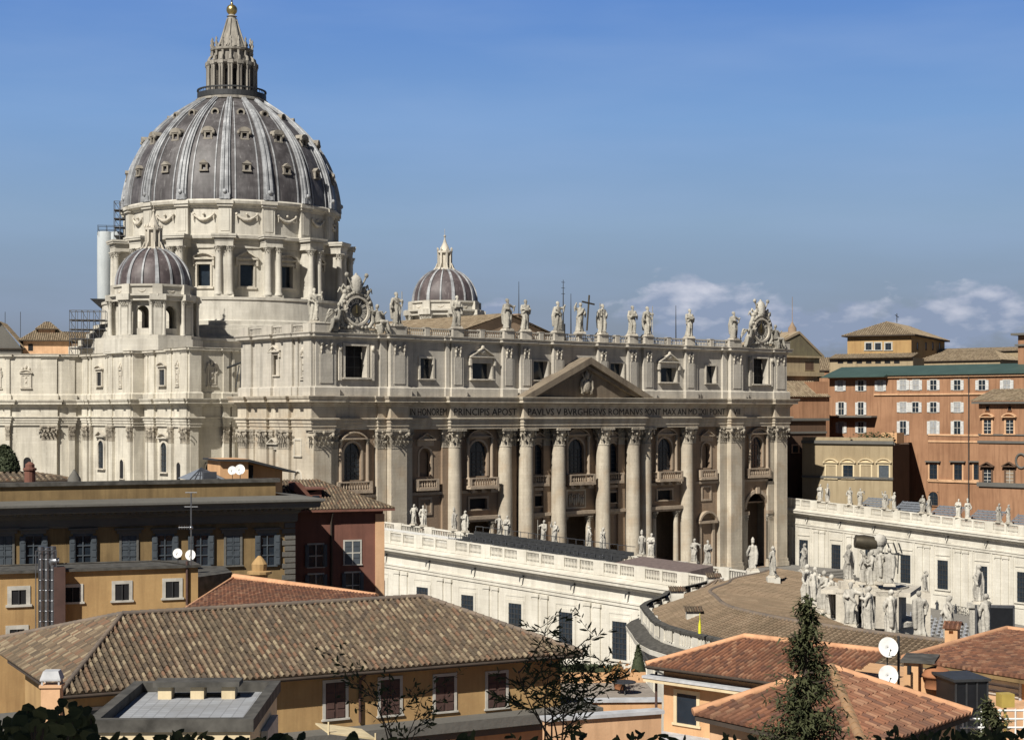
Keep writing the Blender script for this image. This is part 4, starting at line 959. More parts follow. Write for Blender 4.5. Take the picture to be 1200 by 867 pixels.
# drum entablature ring and buttresses
m = MB(); m.lathe((0, L, 0), [(24.8, 70.0), (25.7, 70.0), (25.75, 71.1), (26.0, 71.2), (26.0, 71.9), (27.0, 72.1), (27.1, 72.8), (25.2, 73.2), (25.2, 79.4), (25.5, 79.6), (25.6, 79.9), (26.5, 80.3), (26.7, 80.9), (26.3, 81.3), (25, 81.3)], 128, False)
m.build('drum_cornice', M['drum'], dr)
for i in range(16):
    f = PF(ANG[i], 29.2)
    m = MB(); m.box(f, -1.25, 1.25, .3, 4.6, 58.2, 70.1); m.box(f, -2.25, 2.25, -.75, 4.6, 58.2, 58.9)
    m.box(f, -2.1, 2.1, -.6, 4.4, 70.1, 71.2); m.box(f, -2.2, 2.2, -.7, 4.4, 71.2, 71.9); m.box(f, -2.75, 2.75, -1.25, 4.4, 71.95, 72.4); m.box(f, -2.9, 2.9, -1.4, 4.4, 72.4, 72.85)
    bt = m.build('buttress', M['drum'], dr)
    for q in (-1.28, 1.28):
        c = f.at(q, -.0, 0); k = MB(); k.lathe((c[0], c[1], 0), [(1.0, 58.9), (1.0, 59.2), (.82, 59.5), (.78, 59.6), (.78, 63), (.68, 68.6)], 14); cap_round(k, c, 68.5, 70.12, .68)
        # column is its own sub-part of the drum
        k.build('column', M['drum'], dr)
    f3 = PF(ANG[i], 26.2); m = MB(); m.box(f3, -1.5, 1.5, 0, 1.4, 73.1, 79.6); m.box(f3, -1.0, 1.0, -.12, .1, 73.9, 79.0); m.box(f3, -1.8, 1.8, -.45, 1.4, 79.62, 80.2); m.box(f3, -2.0, 2.0, -.75, 1.4, 80.2, 81.0)
    m.build('attic_pier', M['drum'], dr)
# dome shell
DP = [(26.1, 81.3), (26.0, 83.5), (25.55, 86.4), (24.8, 89.4), (23.7, 92.4), (22.15, 95.4), (20.1, 98.3), (17.7, 101.0), (15.0, 103.5), (12.2, 105.6), (9.8, 107.2), (8.0, 108.3)]
def dpr(t):      # smooth profile, t 0..1
    x = t*(len(DP)-1); i = min(int(x), len(DP)-2); k = x-i
    p0, p1, p2, p3 = DP[max(i-1, 0)], DP[i], DP[i+1], DP[min(i+2, len(DP)-1)]
    cr_ = lambda a, b, c, d: .5*((2*b)+(-a+c)*k+(2*a-5*b+4*c-d)*k*k+(-a+3*b-3*c+d)*k**3)
    return cr_(p0[0], p1[0], p2[0], p3[0]), cr_(p0[1], p1[1], p2[1], p3[1])
ts = [i/40 for i in range(41)]
m = MB(); m.lathe((0, L, 0), [dpr(t) for t in ts], 128); dome = m.build('dome', M['lead'], bas)
def rib_mesh(a, prof, c, w0, w1, pr0, pr1, crest=True):
    mb = MB(); rows = []
    n = len(prof)
    for j, (r, z) in enumerate(prof):
        k = j/(n-1); w = w0+(w1-w0)*k; p = pr0+(pr1-pr0)*k
        r1, z1 = prof[min(j+1, n-1)]; r0, z0 = prof[max(j-1, 0)]; tr, tz = r1-r0, z1-z0; l = math.hypot(tr, tz); nr, nz_ = tz/l, -tr/l
        sec = [(-w/2, -.15), (-w/2, p*.6), (-w*.36, p*.7), (-w*.30, p*1.15), (-w*.12, p*1.15), (-w*.08, p*.75), (w*.08, p*.75), (w*.12, p*1.15), (w*.30, p*1.15), (w*.36, p*.7), (w/2, p*.6), (w/2, -.15)] if crest else [(-w/2, -.1), (-w/2, p), (w/2, p), (w/2, -.1)]
        for u, o in sec:
            rr = r+nr*o; mb.v.append((c[0]+rr*math.cos(a)-u*math.sin(a), c[1]+rr*math.sin(a)+u*math.cos(a), z+nz_*o))
        rows.append(len(sec))
    q = rows[0]
    for j in range(n-1):
        for i in range(q-1): mb.f.append((j*q+i, j*q+i+1, (j+1)*q+i+1, (j+1)*q+i)); mb.sm.append(False)
    return mb
prof = [dpr(t) for t in ts]
for i in range(16):
    mb = rib_mesh(ANG[i], prof, DC, 2.6, 1.15, .85, .5); f = PF(ANG[i], 26.6); mb.box(f, -1.1, 1.1, -.4, .6, 81.2, 82.6); mb.ball(f.at(0, -.3, 83.0), .6, .6, .6, 8, 5)
    mb.build('rib', M['leadrib'], dome)
    a = ANG[i]+R(11.25)
    # lead batten lines flanking each panel
    for q in (-R(5.0), -R(2.2), R(2.2), R(5.0)):
        rib_mesh(a+q, prof[:34], DC, .22, .15, .22, .16, False).build('batten', M['leadrib'], dome) if False else None
    for tz, kind, sc in ((.255, 'tri', .88), (.50, 'seg', .98), (.715, 'eye', .8)):
        r, z = dpr(tz); f = PF(a, r+.25); g = MB(); w = 1.25*sc
        if kind == 'eye':
            g2 = [(w*.62*math.cos(t*math.pi/6), z+.2+w*.62*math.sin(t*math.pi/6)) for t in range(12)]; g3 = [(w*1.0*math.cos(t*math.pi/6), z+.2+w*1.0*math.sin(t*math.pi/6)) for t in range(12)]
            for t in range(12): u = (t+1) % 12; g.upoly(f, [g2[t], g3[t], g3[u], g2[u]], -.1, 1.4)
            hw, z0, z1 = w*.6, z-.3, z+.7
        else:
            hw = .55*sc; z0, z1 = z-.7*sc, z+.65*sc
            for q in (-1, 1): g.box(f, min(q*hw, q*(hw+.45)), max(q*hw, q*(hw+.45)), -.35, 2.2, z0, z1)
            g.box(f, -hw-.6, hw+.6, -.5, 2.0, z0-.35, z0); g.box(f, -hw-.5, hw+.5, -.4, 2.6, z1, z1+.3)
            if kind == 'tri': g.upoly(f, [(-w, z1+.3), (0, z1+1.15), (w, z1+.3)], -.6, 2.8)
            else:
                P8 = [(w*1.25*math.cos(math.pi*t/8), z1+.3+w*.9*math.sin(math.pi*t/8)) for t in range(9)]; g.upoly(f, P8, -.55, 2.9)
                for q in (-1, 1): g.ball(f.at(q*w*1.1, -.3, z1), .45, .4, .5, 7, 5)
        d_ = g.build('dormer', M['shell'], dome)
        k = MB(); k.quad(f.at(-hw, .5, z0), f.at(hw, .5, z0), f.at(hw, .5, z1), f.at(-hw, .5, z1)); d_.data.materials.append(M['dark'])
        bm_ = d_.data; base = len(bm_.vertices); bm_.vertices.add(4)
        for j, v in enumerate(k.v): bm_.vertices[base+j].co = v
        bm_.polygons.add(1); bm_.loops.add(4); bm_.polygons[-1].loop_start = len(bm_.loops)-4
        for j in range(4): bm_.loops[len(bm_.loops)-4+j].vertex_index = base+j
        bm_.polygons[-1].material_index = 1; bm_.update(calc_edges=True)
# shallow lead panels between ribs (raised battens, one mesh)
mb = MB()
for i in range(16):
    for q in (-6.0, 6.0):
        x = rib_mesh(ANG[i]+R(11.25+q), prof[:36], DC, .34, .2, .2, .14, False); mb.add(x.v, x.f)
mb.build('batten', M['leadrib'], dome)
# lantern
m = MB(); m.lathe((0, L, 0), [(8.0, 107.6), (8.9, 108.2), (8.9, 108.7), (8.3, 108.9), (8.3, 109), (5, 109), (4.6, 110.0), (4.6, 117), (5.6, 117.0), (6.3, 117.4), (6.4, 117.9), (5.2, 118.1), (4.7, 118.3), (4.5, 120.6), (5.2, 120.9), (5.3, 121.4), (4.0, 121.6), (3.4, 122.0), (3.0, 123), (2.2, 125.4), (1.5, 127.6), (1.05, 129.0), (1.0, 129.6), (1.3, 129.8), (.8, 130.1), (.5, 130.6), (.5, 131)], 48, False)
la = m.build('lantern', M['lant'], bas)
m = MB()
for k in range(64):
    a = 2*math.pi*k/64; m.tube([(8.35*math.cos(a), L+8.35*math.sin(a), 108.7), (8.35*math.cos(a), L+8.35*math.sin(a), 111.1)], .09, 4)
m.lathe((0, L, 0), [(8.15, 110.9), (8.55, 110.9), (8.55, 111.25), (8.15, 111.25)], 48, False); m.lathe((0, L, 0), [(8.25, 109.0), (8.45, 109.0), (8.45, 110.3), (8.25, 110.3)], 48, False)
m.build('railing', M['iron'], la)
for i in range(16):
    a = ANG[i]; fr_ = PF(a, 6.0); m = MB()
    m.box(fr_, -.5, .5, .3, 1.5, 109, 117); 
    for q in (-.33, .33):
        c = fr_.at(q, 0, 0); m.lathe((c[0], c[1], 0), [(.32, 109), (.30, 109.6), (.27, 116.2), (.42, 116.9), (.44, 117)], 8)
    m.box(fr_, -.75, .75, -.5, 1.4, 117.05, 117.95)
    m.build('paired_column', M['lant'], la)
    f4 = PF(a, 5.0); m = MB(); m.upoly(Fr((0, 0), 0), [], 0, 0) if False else None
    m.tube([f4.at(0, -.7, 118.1), f4.at(0, -.6, 119.0), f4.at(0, .1, 119.6), f4.at(0, 0, 120.7)], [.45, .35, .3, .35], 7)
    m.lathe(f4.at(0, -.0, 0)[:2]+(0,), [(.35, 121.4), (.2, 121.9), (.42, 122.5), (.15, 123.1), (.3, 123.5), (.05, 124.1)], 8); m.build('candelabrum', M['lant'], la)
    g = MB(); f5 = PF(a+R(11.25), 4.75); g.quad(f5.at(-.55, -.0, 110.2), f5.at(.55, 0, 110.2), f5.at(.55, 0, 116), f5.at(-.55, 0, 116)); g.build('pane', M['dark'], la)
for i in range(8):
    a = 2*math.pi*i/8; rib_mesh(a, [(3.5, 121.8), (3.0, 123), (2.2, 125.4), (1.5, 127.6), (1.05, 129.2)], DC, .5, .35, .3, .25, False).build('spire_rib', M['lant'], la)
m = MB(); m.ball((0, L, 131.4+.05), 1.35, n=20, m=14); m.lathe((0, L, 0), [(.25, 132.6), (.35, 133), (.15, 133.4)], 8); m.build('gilded_ball', M['gold'], la)
m = MB(); m.box(Fr((0, L), 0), -.13, .13, -.13, .13, 133.2, 137.6); m.box(Fr((0, L), 0), -1.1, 1.1, -.12, .12, 135.7, 136.0); m.build('cross', M['steel'], la)
# ------------------------------------------------ minor domes
def minor(cx, cy):
    c = (cx, cy); A8 = [R(-90)-R(22.5+45*i) for i in range(8)]
    def pf(a, r): f = Fr((cx+r*math.cos(a), cy+r*math.sin(a)), 0); f.w = (-math.cos(a), -math.sin(a)); f.u = (-math.sin(a), math.cos(a)); return f
    oct_ = lambda r, z: [(cx+r*math.cos(a), cy+r*math.sin(a)) for a in A8]
    m = MB()
    m.prism(oct_(10.6, 0)[::-1], 44.3, 47.3); m.prism(oct_(10.2, 0)[::-1], 47.3, 48.1)
    rw2 = 8.3*math.cos(R(22.5)); hb2 = 8.3*math.sin(R(22.5))
    for i in range(8): m.wall(pf(A8[i]+R(22.5), rw2), -hb2, hb2, 48.1, 55.4, [(-1.35, 1.35, 49.6, 54.4, 1)], 0, .9)
    o = m.build('minor_dome', M['drum'], bas)
    m = MB(); ring = lambda r, z0, z1: m.prism(oct_(r, 0)[::-1], z0, z1)
    ring(9.5, 55.4, 56.0); ring(9.7, 56.0, 56.4); ring(10.2, 56.4, 56.8); ring(8.7, 56.8, 58.5); ring(9.1, 58.5, 58.95); m.build('minor_cornice', M['drum'], o)
    for i in range(8):
        m = MB(); f = pf(A8[i], 9.4); m.box(f, -.85, .85, 0, 2.2, 48.1, 54.5); cap_flat(m, f, 0, 0, 54.0, 55.5, .85, 1.2); m.box(f, -1.7, 1.7, -.7, 1.6, 55.5, 56.75); m.box(f, -1.0, 1.0, .3, 1.4, 56.8, 58.9)
        for q in (-1.35, 1.35):
            k = f.at(q, .25, 0); m.lathe((k[0], k[1], 0), [(.55, 48.1), (.42, 48.5), (.36, 54.4)], 10); cap_round(m, k, 54.3, 55.5, .36)
        m.build('pier', M['drum'], o)
        f = pf(A8[i]+R(22.5), 8.55*math.cos(R(22.5))); g = MB(); g.tube([f.at(x, -.05, 57.9-.6*math.cos(x*1.5)) for x in (-1, -.5, 0, .5, 1)], [.1, .2, .25, .2, .1], 6); g.build('garland', M['trim'], o)
    pr = [(7.95*math.cos(t), 58.95+8.3*math.sin(t)**.97) for t in [math.pi/2*i/20*.87 for i in range(21)]]
    m = MB(); m.lathe((cx, cy, 0), pr, 64); d = m.build('dome_shell', M['lead2'], o)
    for i in range(16):
        x = rib_mesh(A8[0]+R(22.5*i), pr, c, .85 if i % 2 == 0 else .4, .4 if i % 2 == 0 else .25, .28, .2, False); x.build('rib', M['leadrib'], o)
    zt = pr[-1][1]
    m = MB(); m.lathe((cx, cy, 0), [(2.3, zt-.4), (2.2, zt+.3), (1.25, zt+.35), (1.25, zt+3.9), (1.9, zt+4.0), (1.95, zt+4.4), (1.3, zt+4.6), (1.0, zt+5.4), (.45, zt+6.6), (.2, zt+7.6), (.15, zt+8.0)], 16, False)
    for i in range(8):
        a = A8[i]; f = pf(a, 1.75); m.box(f, -.22, .22, -.1, .6, zt+.2, zt+4.0); m.tube([f.at(0, -1.0, zt-.3), f.at(0, -.55, zt+.3), f.at(0, -.15, zt+1.4)], [.28, .2, .15], 6); m.ball(f.at(0, -.1, zt+4.9), .22, .22, .5, 6, 4)
    m.ball((cx, cy, zt+8.2), .32)
    m.tube([(cx, cy, zt+8.4), (cx, cy, zt+10)], .06, 4); m.build('minor_lantern', M['trim'], o)
    g = MB()
    for i in range(8): f = pf(A8[i]+R(22.5), 1.2); g.quad(f.at(-.3, -.0, zt+.8), f.at(.3, 0, zt+.8), f.at(.3, 0, zt+3.5), f.at(-.3, 0, zt+3.5))
    g.build('lantern_opening', M['dark'], o)
minor(-39.7, 91.9); minor(39.7, 91.9)
# ================================================================ STATUES ON THE FACADE
def ordn(i): return ['first', 'second', 'third', 'fourth', 'fifth', 'sixth', 'seventh', 'eighth', 'ninth', 'tenth', 'eleventh', 'twelfth', 'thirteenth', 'fourteenth', 'fifteenth', 'sixteenth'][i]
FS = [(-58.4, 1, 'large robed statue at the left corner of the facade, left of the left clock', 1.0, .3),
      (-42.6, 4, 'robed statue just right of the left clock on the facade balustrade', 0, 0), (-29.5, 0, 'statue in front of the right small dome, above the first giant column', 0, 0),
      (-17.8, 5, 'statue above the second giant column, left one of a close pair on the facade', 0, 0), (-13.6, 2, 'statue with arm bent, right one of the pair left of the pediment', 0, 0),
      (-5.65, 1, 'bare chested looking statue left of the cross bearer on the facade balustrade', 0, 0), (0, 6, 'central statue on the facade balustrade with arm raised beside a dark cross', 0, 0),
      (5.65, 3, 'statue right beside the cross bearer, with a staff slanting at its left', 0, 0), (13.6, 0, 'statue above the right end of the pediment, left one of a pair against the cloud', 0, 0), (17.8, 4, 'statue with a staff, right one of the pair in front of the pale cloud', 0, 0),
      (29.5, 2, 'lone statue on the facade balustrade halfway between the cloud pair and the right clock', 0, 0), (42.6, 5, 'robed statue just left of the right clock on the facade balustrade', 0, 0)]
for i, (x, v, lab, a, b) in enumerate(FS):
    y = -.9-.25 if i else .3
    o = statue(v, (x, y, Z_BT+.12), 0 if i % 2 else 18, lab, 'statues along the facade balustrade', 1.68)
    o.material_slots[0].link = 'OBJECT'; o.material_slots[0].material = M['statued']
m = MB(); m.tube([(1.1, -1.9, 47.2), (1.7, -1.9, 53.9)], .17, 6); m.tube([(-.1, -1.9, 52.6), (3.0, -1.9, 52.2)], .17, 6)
tag(m.build('cross', M['bronze']), 'dark metal cross held up by the central facade statue', 'cross')
# ------------------------------------------------ clocks
def clock(cx, lab, hands, dialm):
    y0 = -1.1; zc = 48.9; t = thing('clock', (cx, y0, 45.1), lab, 'clock', 'ornate clocks on the facade ends'); f = Fr((cx, y0), 0)
    m = MB(); K = 40
    for i in range(K):
        a, b = 2*math.pi*i/K, 2*math.pi*(i+1)/K
        for r0, r1, e in ((2.15, 2.55, -.55), (2.5, 2.85, -.35)): m.upoly(f, [(r0*math.cos(a), zc+r0*math.sin(a)), (r1*math.cos(a), zc+r1*math.sin(a)), (r1*math.cos(b), zc+r1*math.sin(b)), (r0*math.cos(b), zc+r0*math.sin(b))], e, .6)
    m.build('clock_frame', M['trim'], t)
    m = MB(); m.upoly(f, [(2.2*math.cos(2*math.pi*i/40), zc+2.2*math.sin(2*math.pi*i/40)) for i in range(40)], -.15, .6); m.build('dial', M[dialm], t)
    m = MB(); m.upoly(f, [(1.0*math.cos(2*math.pi*i/24), zc+1.0*math.sin(2*math.pi*i/24)) for i in range(24)], -.2, -.14)
    m.build('dial_centre', M['bronze'], t)
    m = MB()
    for n_ in range(1, 13):
        a = 2*math.pi*n_/12; roman(m, f, 1.62*math.sin(a), zc+1.62*math.cos(a), -.17, a, .78, n_)
    m.build('numerals', M['numeral'], t)
    m = MB()
    for ang, ln, wd_ in hands:
        ca, sa = math.cos(ang), math.sin(ang); m.upoly(f, [(a*ca+b*sa, zc-a*sa+b*ca) for a, b in ((-wd_, -.4), (wd_, -.4), (.03, ln), (-.03, ln))], -.30, -.24)
    m.build('clock_hands', M['letters'] if dialm != 'dial' else M['gold'], t)
    # base, scrolls, crown with keys
    m = MB(); m.box(f, -4.3, 4.3, -.2, 1.2, 45.1, 45.75); m.box(f, -2.6, 2.6, -.1, 1.0, 45.75, 46.7); rd = random.Random(int(cx)+99)
    for s_ in (-1, 1):
        m.tube([f.at(s_*2.6, 0, 46.2), f.at(s_*3.3, -.1, 47.2), f.at(s_*3.2, -.1, 48.6), f.at(s_*3.0, 0, 50.2), f.at(s_*2.2, 0, 51.6), f.at(s_*1.2, 0, 52.4)], [.5, .5, .42, .4, .42, .3], 8)
        m.tube([f.at(s_*4.2, 0, 45.7), f.at(s_*4.6, -.1, 46.6), f.at(s_*3.8, -.1, 47.3), f.at(s_*3.2, -.1, 46.8)], [.4, .45, .4, .3], 8)
        m.tube([f.at(s_*.5, -.3, 52.2), f.at(s_*1.9, -.2, 54.6)], [.16, .16], 6); m.ball(f.at(s_*2.0, -.2, 54.9), .42, .3, .42, 8, 6)
        for k in range(7): a = .5+k*.28; m.ball(f.at(s_*3.0*math.cos(a), -.35, zc+3.0*math.sin(a)), .28+.15*rd.random(), .3, .28+.12*rd.random(), 7, 5)
        for k in range(5): m.ball(f.at(s_*(1.0+.75*k), -.35, 46.0+.3*rd.random()), .3+.1*rd.random(), .28, .32, 7, 5)
        for q, zz in ((1.6, 52.3), (2.3, 51.7)): m.tube([f.at(s_*q, .2, zz), f.at(s_*(q+.9), .2, zz+.9), f.at(s_*(q+1.2), .3, zz+.2)], [.3, .25, .08], 6); m.ball(f.at(s_*q, -.1, zz+.3), .42, .4, .5, 8, 5)
    m.build('scrollwork', M['statued'], t)
    m = MB(); m.lathe(f.at(0, 0, 0), [(.8, 52.0), (1.05, 52.3), (.95, 52.7), (1.1, 53.0), (1.0, 53.5), (1.05, 53.8), (.85, 54.4), (.5, 54.8), (.2, 55.0), (.25, 55.15), (.02, 55.3)], 16); m.ball(f.at(0, -.4, 52.1), .6, .5, .5, 8, 5); m.build('papal_crown', M['statue'], t)
    for s_ in (-1, 1):
        m = MB(); angel(m, 5+int(cx)+s_, 2.75, (cx+s_*4.3, y0-.6, 45.2), s_); me = remesh(m, 'angel', M['statued'], .075)
        o = bpy.data.objects.new('angel', me); COL.objects.link(o); o.parent = t; o.location = (-cx, -y0, -45.1)
clock(-50.9, 'ornate carved clock on the left facade end, round dial under a papal crown', [(.0, 1.0, .16)], 'dial')
clock(50.9, 'ornate carved clock on the right facade end, long hand near twelve', [(.05, 1.9, .09), (-.12, 1.25, .12)], 'dial')
# ------------------------------------------------ antennas and rods above the roofs
def rod(px, yb, yt, Y, lab, r=.10, w=None, cat='lightning rod'):
    x, y, z0 = onY(px, yb, Y); z1 = onY(px, yt, Y)[2]
    m = MB(); m.tube([(x, y, z0-2), (x, y, z0+(z1-z0)*.5), (x, y, z1)], [r*1.6, r, r*.5], 5)
    if w:
        for k in range(w): m.tube([(x-.5, y, z1-1.2*k-.5), (x+.5, y, z1-1.2*k-.5)], .05, 4)
        m.tube([(x, y, z0-2), (x, y, z0+1.5)], .45, 6)
    return tag(m.build('lightning_rod' if cat != 'antenna' else 'antenna', M['iron'], origin=(x, y, z0)), lab, cat, 'thin rods over the roofs')
rod(608, 392, 330, 40, 'thin rod rising behind the facade left of the cross bearer pair')
rod(660, 388, 328, 24, 'tall aerial mast with short bars behind the facade beside the cross bearer', .12, 3, 'antenna')
rod(669, 388, 344, 26, 'thin rod just right of the tall aerial mast behind the balustrade')
rod(965, 400, 362, 12, 'thin rod standing behind the right clock') if False else None
rod(792, 398, 358, 14, 'faint thin rod on the roof left of the lone statue')
rod(965-0, 0, 0, 12, '') if False else None
x, y, z = onY(588+21, 376, 30)
m = MB(); c = onY(608, 378, 34); m.box(Fr(c[:2], 0), -.9, .9, -.9, .9, c[2]-6, c[2]+1.5); m.box(Fr(c[:2], 0), -1.1, 1.1, -1.1, 1.1, c[2]+1.5, c[2]+1.8)
tag(m.build('chimney', M['warm'], origin=(c[0], c[1], c[2]-6)), 'square brown roof stack behind the pair of facade statues', 'chimney')
# ------------------------------------------------ wrapped hoist and scaffold on the drum's left
c = P(130, 345, 398)
t = thing('wrapped_hoist', (c[0], c[1], 44.5), 'tall pale hoist wrapped in sheeting beside the drum of the great dome', 'scaffold')
fH = Fr(c[:2], 30)
m = MB()
zt = 32+(482-272)/FP*398; zb = 32+(482-352)/FP*398
for q, rr in ((-1.5, 1.75), (1.3, 1.55)): k = fH.at(q, 0, 0); m.lathe((k[0], k[1], 0), [(rr*.98, zb), (rr, zb+2), (rr*1.02, (zb+zt)/2), (rr, zt-.2), (rr*.9, zt), (.1, zt)], 14)
m.build('sheeting', M['wrap'], t)
m = MB()
for q in (-3, -1, 1, 3): 
    for w_ in (-1.5, 1.5): m.tube([fH.at(q, w_, zt-1), fH.at(q, w_, zt+1.5)], .06, 4)
for zz in (zt+.4, zt+1.4): m.tube([fH.at(-3, -1.5, zz), fH.at(3, -1.5, zz)], .06, 4); m.tube([fH.at(-3, 1.5, zz), fH.at(3, 1.5, zz)], .06, 4)
m.build('guard_rail', M['iron'], t)
m = MB(); k = fH.at(0, 0, 0); vs = [fH.at(u, w, z) for z, s_ in ((zb, 3.4), (zb-2.5, 1.6)) for u, w in ((-s_, -2), (s_, -2), (s_, 2), (-s_, 2))]; m.add([fH.at(u, w, z) for z, s_, q in ((zb+.2, 4.8, 2.5), (zb-3.2, 1.0, 1)) for u, w in ((-s_, -q), (s_, -q), (s_, q), (-s_, q))], [(0, 1, 5, 4), (1, 2, 6, 5), (2, 3, 7, 6), (3, 0, 4, 7), (0, 3, 2, 1)])
m.tube([fH.at(0, 0, zb-3), fH.at(0, 0, 44.5)], .5, 6); m.build('hopper', M['iron'], t)
def scaffold(name, f, u0, u1, w0, w1, z0, z1, nu, nz, lab, r=.06, deck=True, cat='scaffold'):
    t = thing(name, f.at((u0+u1)/2, (w0+w1)/2, z0), lab, cat)
    m = MB()
    for i in range(nu+1):
        u = u0+(u1-u0)*i/nu
        for w in (w0, w1): m.tube([f.at(u, w, z0), f.at(u, w, z1)], r, 4)
    for j in range(1, nz+1):
        z = z0+(z1-z0)*j/nz
        for w in (w0, w1): m.tube([f.at(u0, w, z), f.at(u1, w, z)], r, 4)
        for i in range(nu+1): u = u0+(u1-u0)*i/nu; m.tube([f.at(u, w0, z), f.at(u, w1, z)], r, 4)
        for i in range(0, nu, 2): a, b = u0+(u1-u0)*i/nu, u0+(u1-u0)*(i+1)/nu; m.tube([f.at(a, w0, z), f.at(b, w0, z-(z1-z0)/nz)], r*.8, 4)
    m.build('tube_frame', M['steel'], t)
    if deck:
        m = MB()
        for j in range(1, nz, 1): z = z0+(z1-z0)*j/nz; m.box(f, u0, u1, w0, w1, z+.05, z+.12)
        m.build('deck', M['wood'], t)
    return t
fD = Fr(P(141, 300, 396)[:2], 30)
scaffold('scaffold', fD, -1.4, 2.6, -1.5, 2.5, 66, 82.5, 3, 8, 'narrow tube scaffold climbing the left edge of the great drum', .08)
fD = Fr(P(106, 380, 385)[:2], 30)
scaffold('scaffold', fD, -4.5, 3.6, -3, 3, 44.5, 55.5, 6, 5, 'tube scaffold on the roof left of the nearer small dome', .07)
# small roof houses at far left
def gable_house(f, u0, u1, w0, w1, z0, ze, zr, mw, name, lab, cat='building', tm='tile_far', hip=0, over=.5, tw=.5, win_=(), axis='u'):
    t = thing(name, f.at((u0+u1)/2, (w0+w1)/2, z0), lab, cat)
    m = MB(); m.box(f, u0, u1, w0, w1, z0, ze)
    if not hip:
        if axis == 'u': m.upoly(f.sub(u0, 0, 90) if False else f, [], 0, 0) if False else None
    m.build('wall', M[mw], t)
    m = MB(); a0, a1, b0, b1 = u0-over, u1+over, w0-over, w1+over; mid = (b0+b1)/2; h = hip if hip else 0
    if axis == 'u':
        A_, B_, C_, D_ = f.at(a0, b0, ze), f.at(a1, b0, ze), f.at(a1-h, mid, zr), f.at(a0+h, mid, zr); roofplane(m, A_, B_, C_, D_, tw, tw*1.6, tw*.18)
        A2, B2 = f.at(a1, b1, ze), f.at(a0, b1, ze); roofplane(m, A2, B2, D_, C_, tw, tw*1.6, tw*.18, 300)
        if h: roofplane(m, B_, A2, C_, C_, tw, tw*1.6, tw*.18, 500); roofplane(m, B2, A_, D_, D_, tw, tw*1.6, tw*.18, 700)
        else:
            m2 = MB()
            for q in (u0, u1-.3): 
                m2.add([f.at(q, w0, ze), f.at(q, w1, ze), f.at(q, mid, zr-.1)], [(0, 1, 2)]); m2.add([f.at(q+.3, w0, ze), f.at(q+.3, w1, ze), f.at(q+.3, mid, zr-.1)], [(2, 1, 0)])
            m2.build('gable', M[mw], t)
    else:
        midu = (a0+a1)/2; C_, D_ = f.at(midu, b0+h, zr), f.at(midu, b1-h, zr)
        roofplane(m, f.at(a0, b1, ze), f.at(a0, b0, ze), C_, D_, tw, tw*1.6, tw*.18); roofplane(m, f.at(a1, b0, ze), f.at(a1, b1, ze), D_, C_, tw, tw*1.6, tw*.18, 300)
        if h: roofplane(m, f.at(a0, b0, ze), f.at(a1, b0, ze), C_, C_, tw, tw*1.6, tw*.18, 500)
        else:
            m2 = MB(); m2.upoly(f, [(u0, ze), (u1, ze), (midu, zr-.1)], w0, w0+.3); m2.build('gable', M[mw], t)
    m.build('roof', M[tm], t)
    m = MB(); m.box(f, a0, a1, b0, b1, ze-.18, ze-.02); m.build('eave', M['wood'], t)
    return t
def fz(px, py, f, w=0): return f.Z(px, py, w)
f = Fr(P(50, 400, 392)[:2], 30); u0, u1 = f.U(27), f.U(80)
gable_house(f, u0, u1, 0, 9, 44.5, f.Z(50, 399), f.Z(50, 384), 'peach', 'roof_lodge', 'small peach walled lodge with a stepped tile roof on the basilica roof', 'house', hip=4, over=1.0)
t = gable_house(f, u0+3.2, u1-3.4, 2.5, 7, f.Z(50, 390), f.Z(50, 385), f.Z(50, 376), 'peach', 'roof_lantern', 'tiny square upper room with pyramid roof on top of the peach lodge', 'house', hip=2.0, over=.6)
m = MB(); a = f.U(33); m.box(f, a, a+1.1, -.06, .1, f.Z(34, 411), f.Z(34, 403)); m.build('window', M['dark'], t)
f = Fr(P(10, 400, 388)[:2], 30)
gable_house(f, f.U(-25), f.U(25), 0, 12, 44.5, f.Z(10, 408), f.Z(6, 377), 'tile_far' if False else 'greyst', 'roof_shed', 'grey steep tiled roof at the far left edge above the flank wall', 'building', hip=0, axis='w', over=.6)
f = Fr(P(80, 400, 400)[:2], 30)
gable_house(f, f.U(20), f.U(128), 6, 26, 44.5, f.Z(80, 399, 6), f.Z(80, 389, 16), 'warm', 'transept_roof', 'long low brown tiled roof behind the peach lodge', 'building', hip=4)
for px in (6, 24): 
    c = P(px, 376, 400); m = MB(); m.tube([(c[0], c[1], 44.5), (c[0], c[1], c[2]+2.2)], .07, 4); tag(m.build('lightning_rod', M['iron'], origin=(c[0], c[1], 44.5)), 'thin rod above the %s of the flank roofs' % ('grey shed at far left' if px == 6 else 'gap beside the peach lodge'), 'lightning rod', 'thin rods over the roofs')
# bracket crane on the recessed flank wall
c0 = onY(276, 428, 60.5); m = MB(); c1 = onY(265, 431, 60.5); m.tube([(c1[0], c1[1]-.4, c1[2]), (c0[0]+1.2, c0[1]-.4, c0[2]+.6)], .22, 4); m.tube([(c0[0]+.6, c0[1]-.4, c0[2]), (c0[0]-.2, c0[1]-.4, c0[2]-4.5)], .14, 4); m.tube([(c0[0]+.8, c0[1]-.4, c0[2]-5), (c0[0]+1.1, c0[1]-.4, c0[2]+.4)], .14, 4)
tag(m.build('wall_crane', M['iron'], origin=c0), 'dark bracket crane fixed to the recessed flank wall under the attic', 'crane')
